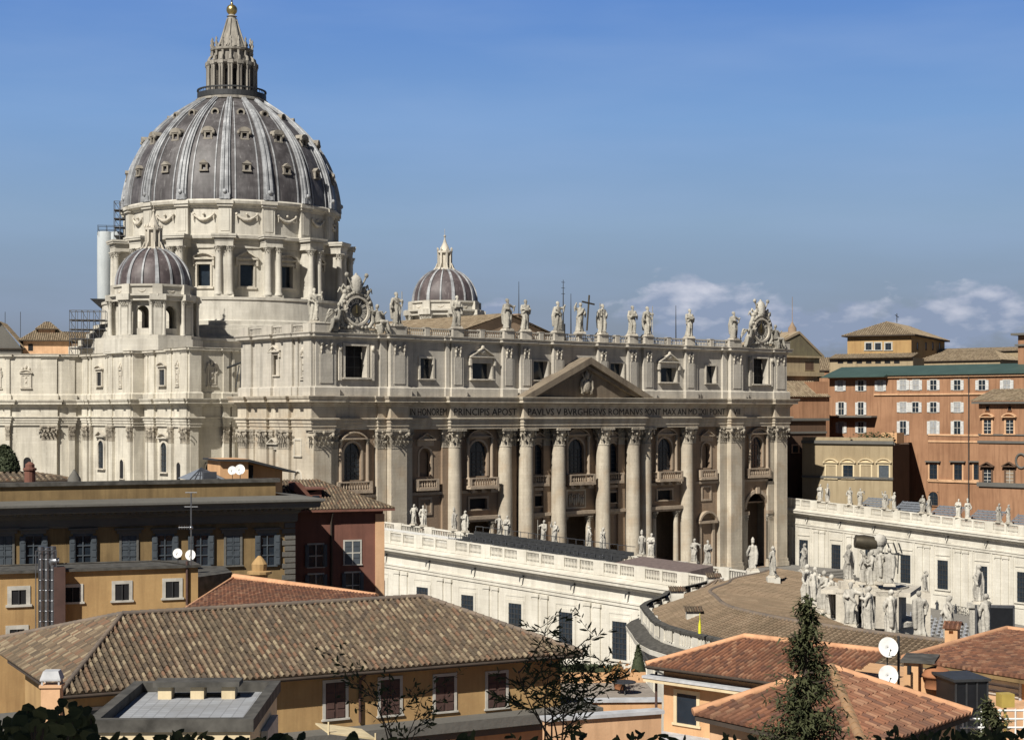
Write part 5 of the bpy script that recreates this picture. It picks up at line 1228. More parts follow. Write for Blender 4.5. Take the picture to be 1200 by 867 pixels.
# ================================================================ WING CORRIDORS
def zc_(y): return 13.35+.042*y if y > -95 else 9.4
def corridor(name, A, B, thick, lab, n_bays, side, far_extend=0, mt='white'):
    """outer face from A to B (plan), facing right of travel; top of the parapet follows zc_"""
    l = math.hypot(B[0]-A[0], B[1]-A[1]); f = Fr(A, 0); f.u = ((B[0]-A[0])/l, (B[1]-A[1])/l); f.w = (-f.u[1], f.u[0])
    za = zc_(A[1]); zb_ = zc_(B[1]); zf = lambda p: (zb_-za)*((p[0]-A[0])*f.u[0]+(p[1]-A[1])*f.u[1])/l
    t = thing(name, (A[0], A[1], -6), lab, 'building')
    def sw(prof, mname, part, a=A, b=B):
        m = MB(); m.sweep([a, b], prof, zf=zf); return m.build(part, M[mname], t)
    sw([(-.4, -8), (0, -8), (0, za-5.2), (-.4, za-5.2)], mt, 'wall')
    sw([(-.4, za-5.9), (.18, za-5.9), (.18, za-5.5), (.32, za-5.4), (.32, za-5.15), (.05, za-5.1), (.05, za-3.6), (.3, za-3.4), (.4, za-3.1), (1.25, za-3.0), (1.3, za-2.55), (1.45, za-2.5), (1.45, za-2.4), (-.4, za-1.95)], mt, 'cornice')
    m = MB(); i0, i1 = f.at(0, thick, 0)[:2], f.at(l, thick, 0)[:2]
    m.prism([f.at(0, .4, 0)[:2], f.at(l, .4, 0)[:2], i1, i0], -8, [za-1.9, zb_-1.9, zb_-1.9, za-1.9]); m.build('roof_terrace', M['coping'], t)
    # outer balustrade
    m = MB(); nb = n_bays; L1 = l/nb
    for i in range(nb):
        ua, ub = i*L1, (i+1)*L1; z = lambda u: za+(zb_-za)*u/l
        for (q0, q1) in ((ua-L1*.13, ua+L1*.13), ((ua+ub)/2-.25, (ua+ub)/2+.25)):
            zz = z((q0+q1)/2); m.box(f, q0, q1, -.05, .5, zz-2.0, zz+.02)
        for (q0, q1) in ((ua+L1*.13, (ua+ub)/2-.25), ((ua+ub)/2+.25, ub-L1*.13)):
            balusters(m, f.at(q0, .22, 0)[:2], f.at(q1, .22, 0)[:2], z(q0)-1.75, z(q0), 9, z(q1), rad=.13)
    m.sweep([A, B], [(-.5, za-2.0), (.02, za-2.0), (.02, za-1.65), (-.5, za-1.65)], zf=zf); m.build('balustrade', M[mt], t)
    return t, f, l, za, zb_, zf
# left corridor, seen from outside
LA, LB = (-55.0, 1.5), (-47.3, -82.0)
tL, fL, lL, zaL, zbL, zfL = corridor('wing_corridor', LA, LB, 9.5, 'long pale corridor wing with barred windows, running from the facade to the colonnade at left', 11, 1)
def zl(u): return zaL+(zbL-zaL)*u/lL
wu = [fL.U(p) for p in (495, 548, 604, 663, 726)]; dw = sum(b-a for a, b in zip(wu[:-1], wu[1:]))/4
m = None
for k in range(-2, 9):
    u = wu[2]+dw*(k-2)
    if u < 1 or u > lL-1: continue
    z1 = zl(u)-8.1; z0 = z1-5.3
    win(tL, fL, u-1.35, u+1.35, z0, z1, w=0, fw=.5, fp=.12, rec=-.02, bars=(4, 7), pane='glass', frame='white', sill=True)
    for q in (-.5*dw-.95, -.5*dw+.95):
        if 0 < u+q < lL:
            pm = MB(); zz = zl(u+q); pm.box(fL, u+q-.62, u+q+.62, -.22, .02, -8, zz-6.6); pm.box(fL, u+q-.8, u+q+.8, -.35, .02, zz-6.6, zz-6.15); pm.build('pilaster', M['white'], tL)
    for q in (0,):
        pm = MB(); pm.box(fL, u-2.15, u+2.15, -.06, .02, z1+1.05, z1+1.3); pm.box(fL, u-2.15, u-1.95, -.06, .02, -6, z1+1.05); pm.box(fL, u+1.95, u+2.15, -.06, .02, -6, z1+1.05); pm.build('wall_panel', M['white'], tL)
    m = MB(); zz = zl(u); m.tube([fL.at(u+1.8, -.1, zz-3.9), fL.at(u+1.8, -.9, zz-4.1), fL.at(u+1.8, -1.0, zz-4.7)], [.16, .14, .05], 5); m.build('water_spout', M['iron'], tL)
# inner balustrade of the left corridor
m = MB(); nb = 11
for i in range(nb+1):
    u = lL*i/nb; zz = zl(u); m.box(fL, u-.9, u+.9, 9.0, 9.7, zz-1.9, zz+.1)
for i in range(nb):
    a, b = lL*i/nb+.9, lL*(i+1)/nb-.9; balusters(m, fL.at(a, 9.35, 0)[:2], fL.at(b, 9.35, 0)[:2], zl(a)-1.75, zl(a), 14, zl(b), rad=.13)
m.build('inner_balustrade', M['white'], tL)
m = MB(); f0 = fL; u1_ = fL.U(545, 6); m.prism([fL.at(0, 4.2, 0)[:2], fL.at(u1_, 4.2, 0)[:2], fL.at(u1_, 7.6, 0)[:2], fL.at(0, 7.6, 0)[:2]], [zl(0)-1.9, zl(u1_)-1.9]*1+[zl(u1_)-1.9, zl(0)-1.9], [zl(0)-.75, zl(u1_)-.75, zl(u1_)-.75, zl(0)-.75]); m.build('white_roof_ledge', M['dish'], tL)
# statues on it
LS = [485, 496, 532, 545, 585, 594, 637, 650, 690, 707, 752, 763, 814, 829]
for i, px in enumerate(LS):
    u = fL.U(px, 9.35); x, y, _ = fL.at(u, 9.35, 0)
    statue(i*3+1, (x, y, zl(u)+.1), [70, 20, -60, 100, -90, 60][i % 6], '%s statue from the left on the inner balustrade of the left corridor' % ordn(i), 'statues along the left corridor', 1.0)
for i, (px, py, d, sc) in enumerate(((882, 668, 213, 1.12), (906, 676, 206, 1.12), (943, 668, 222, 1.05))):
    c = P(px, py, d); statue(7-i if i else 7, c, 200-40*i, ['tall mitred statue before the dark archway at the facade\'s right end', 'weathered statue beside the foot of the right corner pilaster', 'pale statue against the first window of the right corridor'][i], 'statues at the corridor end', sc)
    m = MB(); m.box(Fr(c[:2], 40), -.8, .8, -.7, .7, -8, c[2]); tag(m.build('statue_pedestal', M['white'], origin=(c[0], c[1], -8)), ['tall pedestal under the mitred statue', 'tall pedestal under the weathered statue beside the right corner pilaster', 'tall pedestal of the statue before the right corridor window'][i], 'pedestal', 'tall statue pedestals')
# temporary grandstand frame on the left corridor's roof
t = thing('grandstand', fL.at(lL*.5, 5, 8), 'grey tubular seating stand on the roof of the left corridor', 'grandstand')
ga, gb = fL.U(548, 6), fL.U(735, 6)
for nm, mt in (('rows_of_seats', 'iron'), ('tube_frame', 'steel')):
    m = MB(); n_ = 20
    for i in range(n_):
        a, b = ga+(gb-ga)*i/n_, ga+(gb-ga)*(i+1)/n_; zz = zl((a+b)/2)
        if nm == 'rows_of_seats':
            for k in range(4):
                m.box(fL, a, b, 2.6+k*1.3, 3.6+k*1.3, zz-.75+k*.32, zz-.62+k*.32); m.box(fL, a, b, 3.5+k*1.3, 3.6+k*1.3, zz-.62+k*.32, zz-.2+k*.32)
        else:
            for w in (1.9, 4.5, 7.8): m.tube([fL.at(a, w, zz-1.9), fL.at(a, w, zz+(.5 if w < 7 else 1.5))], .06, 4)
            m.tube([fL.at(a, 1.9, zz-1.7), fL.at(b, 1.9, zz+.3)], .05, 4); m.tube([fL.at(a, 1.9, zz+.5), fL.at(b, 1.9, zz+.5)], .05, 4); m.tube([fL.at(a, 7.8, zz+1.5), fL.at(b, 7.8, zz+1.5)], .05, 4); m.tube([fL.at(a, 1.9, zz-.1), fL.at(b, 1.9, zz-.1)], .05, 4)
    m.build(nm, M[mt], t)
# low brown canopy roof further right
m = MB(); a, b = fL.U(735, 5), fL.U(818, 5)
m.prism([fL.at(a, 2.2, 0)[:2], fL.at(b, 2.2, 0)[:2], fL.at(b, 8.4, 0)[:2], fL.at(a, 8.4, 0)[:2]], [zl(a)-1.8, zl(b)-1.8, zl(b)-1.8, zl(a)-1.8], [zl(a)-.3, zl(b)-.3, zl(b)+.2, zl(a)+.2])
tag(m.build('roof_canopy', plain('mauve_roofing', (.17, .13, .12), .8), origin=fL.at(a, 5, 8)), 'flat mauve brown covering on the corridor roof right of the grandstand', 'canopy')
# right corridor, inner face towards the piazza
RA, RB = (64.4, 1.5), (51.0, -150)
def rc(y): return RA[0]+(RB[0]-RA[0])*(RA[1]-y)/(RA[1]-RB[1])
ends = (64.4, 3.0), (rc(-88), -88.0)
tR, fR, lR, zaR, zbR, zfR = None, None, None, None, None, None
# facing -x : travel towards +y keeps the outside on the left, so travel from south end to north end reversed
A_, B_ = (ends[0]), (ends[1])
def corridor_r():
    l = math.hypot(B_[0]-A_[0], B_[1]-A_[1]); f = Fr(A_, 0); f.u = ((B_[0]-A_[0])/l, (B_[1]-A_[1])/l); f.w = (-f.u[1], f.u[0]); return f, l
tR, fR, lR, zaR, zbR, zfR = corridor('wing_corridor', A_, B_, 10, 'long sunlit corridor wing with statues on its balustrade, right of the facade', 12, 1)
def zr_(u): return zaR+(zbR-zaR)*u/lR
pxw = [942, 982, 1063, 1106, 1148, 1197]; uw = [fR.U(p) for p in pxw]
wz = {}
mids = [fR.U(p) for p in (942, 982.5, 1022, 1063, 1106, 1150, 1199)]; dR = (mids[-1]-mids[0])/6
for k in range(-1, 10):
    u = mids[0]+dR*k
    if u < .5 or u > lR-1: continue
    z1 = zr_(u)-8.6; z0 = z1-5.6
    win(tR, fR, u-1.3, u+1.3, z0, z1, w=0, fw=.45, fp=.12, rec=-.02, bars=(4, 6), pane='glass', frame='white')
    pm = MB(); a, b, c, d = u-2.4, u+2.4, z0-.9, z1+4.3-.8
    for q in ((a, a+.3, c, d), (b-.3, b, c, d), (a, b, d, d+.35), (a+.55, b-.55, z1+.9, z1+1.1), (a, b, c-.3, c)): pm.box(fR, q[0], q[1], -.14, .02, q[2], q[3])
    for q in ((a+.55, a+.7, z0-.4, z1+2.6), (b-.7, b-.55, z0-.4, z1+2.6), (a+.55, b-.55, z1+2.6, z1+2.75)): pm.box(fR, q[0], q[1], -.08, .02, q[2], q[3])
    pm.build('wall_panel', M['white'], tR)
    for q in (-.5*dR-.9, -.5*dR+.9):
        if 0 < u+q < lR: pm = MB(); zz = zr_(u+q); pm.box(fR, u+q-.6, u+q+.6, -.22, .02, -9, zz-6.6); pm.box(fR, u+q-.75, u+q+.75, -.35, .02, zz-6.6, zz-6.15); pm.build('pilaster', M['white'], tR)
    m = MB(); zz = zr_(u); m.tube([fR.at(u+1.4, -.1, zz-3.9), fR.at(u+1.4, -.9, zz-4.1), fR.at(u+1.4, -1.0, zz-4.6)], [.15, .13, .05], 5); m.build('water_spout', M['iron'], tR)
RS = [961, 970, 996, 1008, 1037, 1048, 1081, 1089, 1123, 1134, 1171, 1182]
for i, px in enumerate(RS):
    u = fR.U(px, .25); x, y, _ = fR.at(u, .25, 0)
    statue(i*5+2, (x, y, zr_(u)+.05), [90, 140, 70, 50, 100, 120][i % 6], '%s statue from the left on the balustrade of the right corridor' % ordn(i), 'statues along the right corridor', 1.02)
for j, (pa, pb) in enumerate(((1009, 1036), (1049, 1080), (1092, 1122), (1137, 1170), (1184, 1230))):
    a, b = fR.U(pa, 4), fR.U(pb, 4); m = MB()
    for k in range(5): zz = zr_((a+b)/2)-.6+k*.42; m.box(fR, a, b, 2.2+k*.9, 2.7+k*.9, zz, zz+.16); m.box(fR, a, b, 2.7+k*.9, 2.78+k*.9, zz+.1, zz+.34)
    for q in range(7): u = a+(b-a)*q/6; m.tube([fR.at(u, 2.2, zr_(u)-1.9), fR.at(u, 6.4, zr_(u)+1.4)], .06, 4); m.tube([fR.at(u, 6.4, zr_(u)-1.9), fR.at(u, 6.4, zr_(u)+1.4)], .05, 4)
    tag(m.build('bleachers', M['benches'], origin=fR.at(a, 3, 8)), '%s block of pale tiered seats from the left, behind the right corridor statues' % ordn(j), 'bleachers', 'tiered seats on the right corridor')
# ================================================================ COLONNADE
CC = (-19.0, -133.0)
def Ro(a):
    k = [(-60, 69), (-30, 70.5), (0, 70.5), (11, 70.8), (20, 70.8), (34, 68.4), (47, 64.6), (61, 61.5), (75, 60), (90, 59.5)]
    for (a0, r0), (a1, r1) in zip(k[:-1], k[1:]):
        if a <= a1: t = max(0, (a-a0)/(a1-a0)); t = t*t*(3-2*t); return r0+(r1-r0)*t
    return k[-1][1]
def cp(a, off=0): r = Ro(a)-off; return (CC[0]-r*math.cos(R(a)), CC[1]+r*math.sin(R(a)))
tC = thing('colonnade', (-60, -110, -8.5), 'curved colonnade with brown tiled roof and pale parapet, bending round the piazza', 'building')
arc = [cp(a) for a in range(63, -62, -3)]      # travel from the west end southwards: outside is on the right
arc_out = arc
ZK = 9.55
def csweep(path, prof, mt, nm): m = MB(); m.sweep(path, prof); return m.build(nm, M[mt], tC)
csweep(arc, [(-.4, -8.5), (0, -8.5), (0, ZK-5.0), (-.4, ZK-5.0)], 'white', 'wall')
csweep(arc, [(-.4, ZK-5.0), (.25, ZK-5.0), (.3, ZK-4.6), (.05, ZK-4.5), (.05, ZK-3.4), (.4, ZK-3.1), (1.7, ZK-3.0), (1.75, ZK-2.5), (-.4, ZK-1.95)], 'white', 'cornice')
csweep(arc, [(.02, ZK-1.95), (1.70, ZK-2.42), (1.74, ZK-2.40), (.04, ZK-1.90)], 'coping', 'cornice_shelf')
csweep(arc, [(-.45, ZK-2), (-.02, ZK-2), (-.02, ZK-1.6), (-.12, ZK-1.55), (-.12, ZK-.35), (-.45, ZK-.35)], 'white', 'parapet')
csweep(arc, [(-.6, ZK-.35), (.12, ZK-.35), (.14, ZK-.08), (-.6, ZK)], 'coping', 'parapet_coping')
m = MB()
for i, a in enumerate([62-3.1*k for k in range(38)]):
    c = cp(a); q = cp(a-.5); d = math.hypot(q[0]-c[0], q[1]-c[1]); f = Fr(c, 0); f.u = ((q[0]-c[0])/d, (q[1]-c[1])/d); f.w = (-f.u[1], f.u[0])
    m.box(f, -.55, .55, -.02, .75, ZK-1.95, ZK-.3)
    for k in (1.1, 1.6, 2.1, 2.6): m.box(f, k-.09, k+.09, .02, .13, ZK-1.55, ZK-.4)
    m.box(f, -.45, .45, .72, 1.25, ZK-1.9, ZK-.55)
m.build('parapet_pier', M['white'], tC)
m = MB()
for a in [62-6.2*k for k in range(19)]:
    c = cp(a); q = cp(a-.5); d = math.hypot(q[0]-c[0], q[1]-c[1]); f = Fr(c, 0); f.u = ((q[0]-c[0])/d, (q[1]-c[1])/d); f.w = (-f.u[1], f.u[0])
    for s_ in (-.5, .5): m.box(f, s_-.42, s_+.42, -.25, .02, -8.5, ZK-5.0)
m.build('pier', M['white'], tC)
# roof: outer slope, ridge, inner slope; radial tile rolls
mr_ = MB(); mr_.uv = []
def ioff(a): t = min(1, max(0, a/26)); return 14.6+5.0*t*t*(3-2*t)
def rpt(a, t):  # t 0 outer .. 1 ridge .. 2 inner
    if t <= 1: o = .9+7.2*t; z = ZK-1.15+2.45*t
    else: o = 8.1+(ioff(a)-8.4)*(t-1); z = ZK+1.30-1.35*(t-1)
    c = cp(a, o); return (c[0], c[1], z)
a_ = 66.0; cidx = 0; stepa = .58
while a_ > -58:
    rows = [i/14 for i in range(29)]
    for k in range(28):
        t0, t1 = rows[k], rows[k+1]
        prof_ = [(0, 0), (.06, .20), (.22, .27), (.38, .20), (.44, 0), (1, -.08)]; vs = []
        for t_, lift in ((t0, .0 if t0 < 1 else .05), (t1, .05 if t0 < 1 else .0)):
            for x, h in prof_: p = rpt(a_-stepa*x, t_); vs.append((p[0], p[1], p[2]+h+(.05-lift)))
        n_ = len(prof_); fs = [(i, i+1, n_+i+1, n_+i) for i in range(n_-1)]
        mr_.add(vs, fs)
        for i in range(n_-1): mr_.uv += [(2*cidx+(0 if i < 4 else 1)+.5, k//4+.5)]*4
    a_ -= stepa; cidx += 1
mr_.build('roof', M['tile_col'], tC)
m = MB()
ang_ = list(range(66, -59, -2))
for p, q in zip(ang_[:-1], ang_[1:]): u, v = rpt(p, 1), rpt(q, 1); m.tube([(u[0], u[1], u[2]+.1), (v[0], v[1], v[2]+.1)], .28, 6)
m.build('ridge', M['ridgeold'], tC)
# ridge wall rising towards the west end
inn = [cp(a, ioff(a)) for a in range(66, -60, -3)]
m = MB(); m.sweep(inn[::-1], [(-.5, -8.5), (0, -8.5), (0, ZK-5), (.2, ZK-4.6), (.9, ZK-3.2), (1.4, ZK-3.0), (1.4, ZK-2.5), (0, ZK-2.2), (0, ZK-.2), (.15, ZK-.2), (.15, ZK+.05), (-.75, ZK+.05), (-.75, ZK-.25), (-.5, ZK-.3)]); m.build('inner_parapet', M['white'], tC)
# little tiled roof hutches along the outer slope
for i, (px, py) in enumerate(((794, 703), (813, 728), (837, 686))):
    c = onZ(px, py, ZK-.2); t = thing('roof_hatch', (c[0], c[1], ZK-1), ['small tiled hatch near the parapet bend on the colonnade roof', 'small tiled hatch lowest on the colonnade roof above the yellow cloth', 'small tiled hatch beside the round turret'][i], 'roof hatch', 'tiled hatches on the colonnade roof'); f = Fr(c[:2], 40)
    m = MB(); m.box(f, -.75, .75, 0, 1.2, ZK-1.5, ZK+.95); m.build('wall', M['white'], t)
    m = MB(); roofplane(m, f.at(-1, -.3, ZK+.95), f.at(1, -.3, ZK+.95), f.at(1, 1.4, ZK+1.3), f.at(-1, 1.4, ZK+1.3), .3, .4, .06); m.build('roof', M['tile_old'], t)
# round turret at the corridor's end
c = P(842, 700, 211); t = thing('round_turret', (c[0], c[1], 6), 'squat round turret with radial tiled roof at the end of the left corridor', 'turret'); zb0 = 32-(718-482)/FP*211; zt0 = 32-(692-482)/FP*211
m = MB(); m.lathe((c[0], c[1], 0), [(2.1, 6), (2.1, zb0+.3), (2.3, zb0+.5), (2.3, zt0-.3), (2.5, zt0)], 24, False); m.build('wall', M['white'], t)
m = MB(); m.lathe((c[0], c[1], 0), [(2.5, zt0), (2.75, zt0+.05), (1.2, zt0+.8), (.2, zt0+1.4)], 16, False); k = m.build('roof', M['tile_col'], t)
m = MB()
for i in range(8): a = math.pi*i/4+.2; m.tube([(c[0]+2.7*math.cos(a), c[1]+2.7*math.sin(a), zt0+.1), (c[0]+.2*math.cos(a), c[1]+.2*math.sin(a), zt0+1.5)], .12, 5)
m.build('roof_rib', M['ridgeold'], t)
m = MB(); c = P(820, 742, 163); m.tube([(c[0], c[1], c[2]), (c[0], c[1], c[2]+.9), (c[0]+.05, c[1], c[2]+1.5)], [.16, .14, .03], 7); m.tube([(c[0], c[1], c[2]+1.2), (c[0], c[1], c[2]+2)], .04, 4)
tag(m.build('furled_flag', M['yellow'], origin=c), 'small furled bright yellow flag by the colonnade parapet', 'flag')
# statues on the inner parapet, near side
CS = [(946, 705), (956, 709), (965, 714), (975, 720), (997, 731), (1018, 737), (1045, 742), (1078, 744), (1112, 751), (1156, 748)]
CL = ['leftmost of the crowded colonnade statues, beside the tile roof', 'second statue in the crowded row at the colonnade end', 'third statue in the crowded row, with a raised arm', 'fourth statue in the crowded row, robe folds deeply shaded', 'statue with outstretched hand above the conifer tip', 'bowing statue in front of the dark hollow under the carved monument', 'statue before the left dark panel of the monument base', 'statue leaning forward over the seating area, left of the pair near the fence',
      'statue seen from behind next to the small orange roof hut', 'hooded statue beside the black screen']
for i, (px, py) in enumerate(CS):
    c = onZ(px, py, ZK+.3); m = None
    statue([1, 2, 6, 3, 5, 4, 0, 2, 1, 0][i], (c[0], c[1], ZK+.05), [150, 200, 100, 170, 60, 140, 190, 240, 120, 180][i], CL[i], 'statues on the colonnade parapet', 1.34)
# second, farther row on the higher end block
t = thing('carved_monument', onZ(1020, 700, 9)[:2]+(6,), 'curved stone monument base at the colonnade end carrying a carved coat of arms', 'monument')
c = P(1022, 700, 178); f = Fr(c[:2], 62); zz = lambda py: 32-(py-482)/FP*178
m = MB(); m.lathe((c[0], c[1], 0), [(4.6, -8), (4.6, zz(730)), (4.9, zz(729)), (4.9, zz(724)), (3.6, zz(722)), (3.6, zz(690)), (3.9, zz(689)), (3.9, zz(685)), (1.0, zz(684))], 28, False, R(-200), R(70)); m.build('drum_base', M['statue'], t)
m = MB(); m.box(f, -3.0, -.6, -4.9, -3.4, zz(729), zz(690)); m.box(f, 1.2, 3.6, -4.9, -3.0, zz(729), zz(686)); m.box(f, -4.6, 4.8, -4.9, 3, zz(692), zz(687)); m.build('pier', M['trim'], t)
m = MB()
for u in (-.1,): m.box(f, u-.6, u+.6, -4.6, -4.4, zz(745), zz(700))
m.build('dark_recess', M['dark'], t)
# coat of arms with struts, seen from the side
m = MB(); g = lambda px, py, d=176: P(px, py, d)
m.tube([g(1002, 634), g(1012, 635), g(1026, 637)], [.68, .8, .75], 12); m.build('fallen_cylinder_crest', M['bronze'], t)
m = MB(); m.ball(g(1031, 634), .9, .7, .8, 10, 7); m.tube([g(1031, 638), g(1024, 650), g(1019, 664)], [.55, .7, .4], 8); m.ball(g(1024, 645), .6, .5, .7, 8, 6); m.tube([g(1008, 645), g(1018, 656)], .14, 5); m.build('crest', M['statue'], t)
m = MB()
for px in (1040, 1047, 1053): m.tube([g(px, 636), g(px+4, 648)], .10, 4)
m.tube([g(1028, 647), g(1058, 650)], .09, 4); m.tube([g(1028, 652), g(1054, 648)], .09, 4); m.tube([g(1053, 650), g(1052, 672)], .07, 4); m.build('strut', M['iron'], t)
for i, (px, py, v, fc, sc) in enumerate(((995, 681, 5, 140, 1.15), (1013, 684, 3, 170, .95), (1021, 688, 0, 120, 1.15), (1033, 684, 2, 200, 1.1), (1042, 686, 4, 230, 1.15))):
    c = P(px, py, 176-i*.6); statue(v, c, fc, ['statue holding a book at the left of the monument top', 'small statue behind the figures on the monument top', 'foremost draped figure on the monument top', 'figure beneath the crest head on the monument top', 'dark streaked figure at the right of the monument top'][i], 'figures on the carved monument', sc)
    if i == 0: m = MB(); m.box(Fr(c[:2], 40), -1, 1, -.6, 1, 2, c[2]); m.build('pier', M['trim'], t)
# piazza: apostle statue on high pedestal, screen, seats, barrier
c = onZ(1147, 752, -6.8); d_ = 0
pd_ = P(1147, 707, 243); t = thing('statue_pedestal', (pd_[0], pd_[1], -7), 'tall square stone pedestal of the apostle statue in the piazza', 'pedestal'); f = Fr(pd_[:2], 55)
m = MB(); m.box(f, -1.35, 1.35, -1.35, 1.35, -7, pd_[2]-.5); m.box(f, -1.7, 1.7, -1.7, 1.7, pd_[2]-.5, pd_[2]); m.box(f, -1.0, 1.0, -1.42, -1.34, -2.2, pd_[2]-1.2); m.build('plinth', M['statue'], t)
m = MB(); m.box(f, -2.2, 2.2, -2.2, 2.2, -7.2, -5.6); m.build('pedestal_step', M['pave'], t)
statue(5, pd_, 150, 'large grey apostle statue with arm out on the tall piazza pedestal', 'piazza statue', 1.66)
s0 = P(1166, 752, 236); f = Fr(s0[:2], 48); t = thing('video_screen', (s0[0], s0[1], -7), 'large black video screen with pale frame beside the apostle pedestal', 'screen')
zs = lambda py: 32-(py-482)/FP*236
m = MB(); m.box(f, -2.5, 2.5, 0, .5, zs(752), zs(712)); m.build('display', M['scr'], t)
m = MB(); m.box(f, -2.75, -2.5, -.1, .6, zs(760), zs(710)); m.box(f, 2.5, 2.75, -.1, .6, zs(760), zs(710)); m.box(f, -2.75, 2.75, -.1, .6, zs(712), zs(709)); m.tube([f.at(-2, .3, -7.5), f.at(-2, .3, zs(750))], .15, 5); m.tube([f.at(2, .3, -7.5), f.at(2, .3, zs(750))], .15, 5); m.build('frame', M['steel'], t)
# rows of chairs in the piazza
ch0 = thing('folding_chair', (14, -70, gz(14, -70)), 'pale grey folding chair in the rows set out across the piazza', 'chair', 'rows of piazza chairs'); o3 = ch0.location.copy(); ff = Fr(o3[:2], 0)
m = MB(); m.box(ff, -.3, .3, -.25, .25, o3.z+.42, o3.z+.47); m.build('seat', M['seats'], ch0)
m = MB(); m.box(ff, -.3, .3, .24, .28, o3.z+.5, o3.z+.98); m.build('backrest', M['seats'], ch0)
for q in (-.27, .27): m = MB(); m.tube([ff.at(q, -.25, o3.z), ff.at(q, .26, o3.z+.98)], .02, 4); m.tube([ff.at(q, .25, o3.z), ff.at(q, -.2, o3.z+.44)], .02, 4); m.build('leg', M['steel'], ch0)
for i in range(15):
    for j in range(20):
        if i == j == 0: continue
        x, y = 14+j*1.7+(1.6 if j > 9 else 0), -70+i*2.2; c_ = copy_tree(ch0); c_.location = (x, y, gz(x, y))
pm_ = MB(); figure(pm_, 77, 1.0, cloak=False, beard=False, lean=.02); PME = remesh(pm_, 'person', plain('dark_clothes', (.04, .045, .055), .9), .03)
for i, (px, py) in enumerate(((1083, 709), (1090, 711), (1098, 714), (1120, 717))):
    c = onZ(px, py+2, gz(45, -45)); o = bpy.data.objects.new('person', PME); COL.objects.link(o); o.location = (c[0], c[1], gz(c[0], c[1])); o.rotation_euler = (0, 0, i*1.3)
    tag(o, ['leftmost of three people in dark clothes standing behind the piazza fence', 'middle of three people in dark clothes behind the piazza fence', 'rightmost of three people in dark clothes behind the piazza fence', 'person in dark clothes standing alone beside the statue seen from behind'][i], 'person', 'people in the piazza')
m = MB(); a, b = onZ(1060, 704, -6.2), onZ(1142, 724, -7.0); l = math.hypot(b[0]-a[0], b[1]-a[1]); f = Fr(a[:2], 0); f.u = ((b[0]-a[0])/l, (b[1]-a[1])/l); f.w = (-f.u[1], f.u[0])
for k in range(int(l/1.1)): u = k*1.1; m.tube([f.at(u, 0, -7), f.at(u, 0, -5.3)], .05, 4); m.tube([f.at(u, 0, -5.3), f.at(u+1.1, 0, -6.5)], .04, 4); m.tube([f.at(u, 0, -6.5), f.at(u+1.1, 0, -5.3)], .04, 4)
m.tube([f.at(0, 0, -5.3), f.at(l, 0, -5.3)], .05, 4)
tag(m.build('lattice_fence', M['iron'], origin=a), 'low lattice fence crossing the piazza in front of the right corridor', 'fence')
# dark statue with raised arm in the piazza
pr_ = P(1084, 694, 262); statue(6, pr_, 190, 'small dark streaked statue lifting one arm before the right corridor wall', 'piazza statue far', 1.0)
m = MB(); m.box(Fr(pr_[:2], 50), -.8, .8, -.8, .8, -7, pr_[2]); tag(m.build('statue_pedestal', M['trim'], origin=(pr_[0], pr_[1], -7)), 'slim pedestal of the small arm lifting statue', 'pedestal', 'tall statue pedestals')
# ================================================================ PALACES AT RIGHT
def shutwin(t, f, px, w, y0, y1, wm=1.0, w_=0, sh='open', **k):
    u = f.U(px, w_); z0, z1 = f.Z(px, y1, w_), f.Z(px, y0, w_)
    k.setdefault('pane', 'curtain' if int(px*7+y0) % 5 < 2 else 'glass')
    return win(t, f, u-wm, u+wm, z0, z1, w=w_, fw=.2, fp=.06, rec=-.01, bars=(2, 2), shut=sh, barm='frame', frame='frame', hood=None, **k)
FPa = Fr(P(1000, 600, 395)[:2], 84)       # long palace wall, facing the sun
t = thing('palace', FPa.at(0, 0, -5), 'long orange palace with green metal roof and rows of white shuttered windows', 'building')
ua, um, ub = FPa.U(972), FPa.U(1042), FPa.U(1200)+45
zA = FPa.Z(1000, 441)
m = MB(); m.box(FPa, ua, ub, 0, 16, -5, zA); m.build('wall', M['palace'], t)
zR = zA+2.5; m = MB(); m.prism([FPa.at(ua-1, -.9, 0)[:2], FPa.at(ub, -.9, 0)[:2], FPa.at(ub, 7, 0)[:2], FPa.at(ua-1, 7, 0)[:2]], [zA]*4, [zA+.3, zA+.3, zR, zR])
m.prism([FPa.at(ua-6, -2.2, 0)[:2], FPa.at(um, -2.2, 0)[:2], FPa.at(um, -.9, 0)[:2], FPa.at(ua-6, -.9, 0)[:2]], [zA-.3]*4, [zA-.1, zA-.1, zA+.32, zA+.32])
m.build('roof', M['green'], t)
m = MB(); m.box(FPa, ua, ub, -.5, .02, zA-.5, zA-.05)
for py in (460,): z = FPa.Z(1060, 463); m.box(FPa, um-4, ub, -.35, .02, z, z+.35)
for py in (510.5, 518): z = FPa.Z(1100, py); m.box(FPa, FPa.U(1088), ub, -.2, .02, z, z+.4)
z = FPa.Z(1100, 564.5); m.box(FPa, FPa.U(1088), ub, -.3, .02, z, z+.6); m.build('string_course', M['peach'], t)
for px in (985, 1009, 1032): shutwin(t, FPa, px, 0, 446, 458, .75); 
for px in (1058.5, 1073.5, 1094, 1122, 1151, 1180): shutwin(t, FPa, px, 0, 445.5, 457, .8)
for px in (986, 1009): shutwin(t, FPa, px, 0, 471.5, 486, .75)
for px in (1058.5, 1073, 1094, 1122): shutwin(t, FPa, px, 0, 471.5, 483, .8)
for px in (986, 1009): shutwin(t, FPa, px, 0, 494.5, 507, .75)
for px in (1058.5, 1094, 1122): shutwin(t, FPa, px, 0, 493.5, 509, .8)
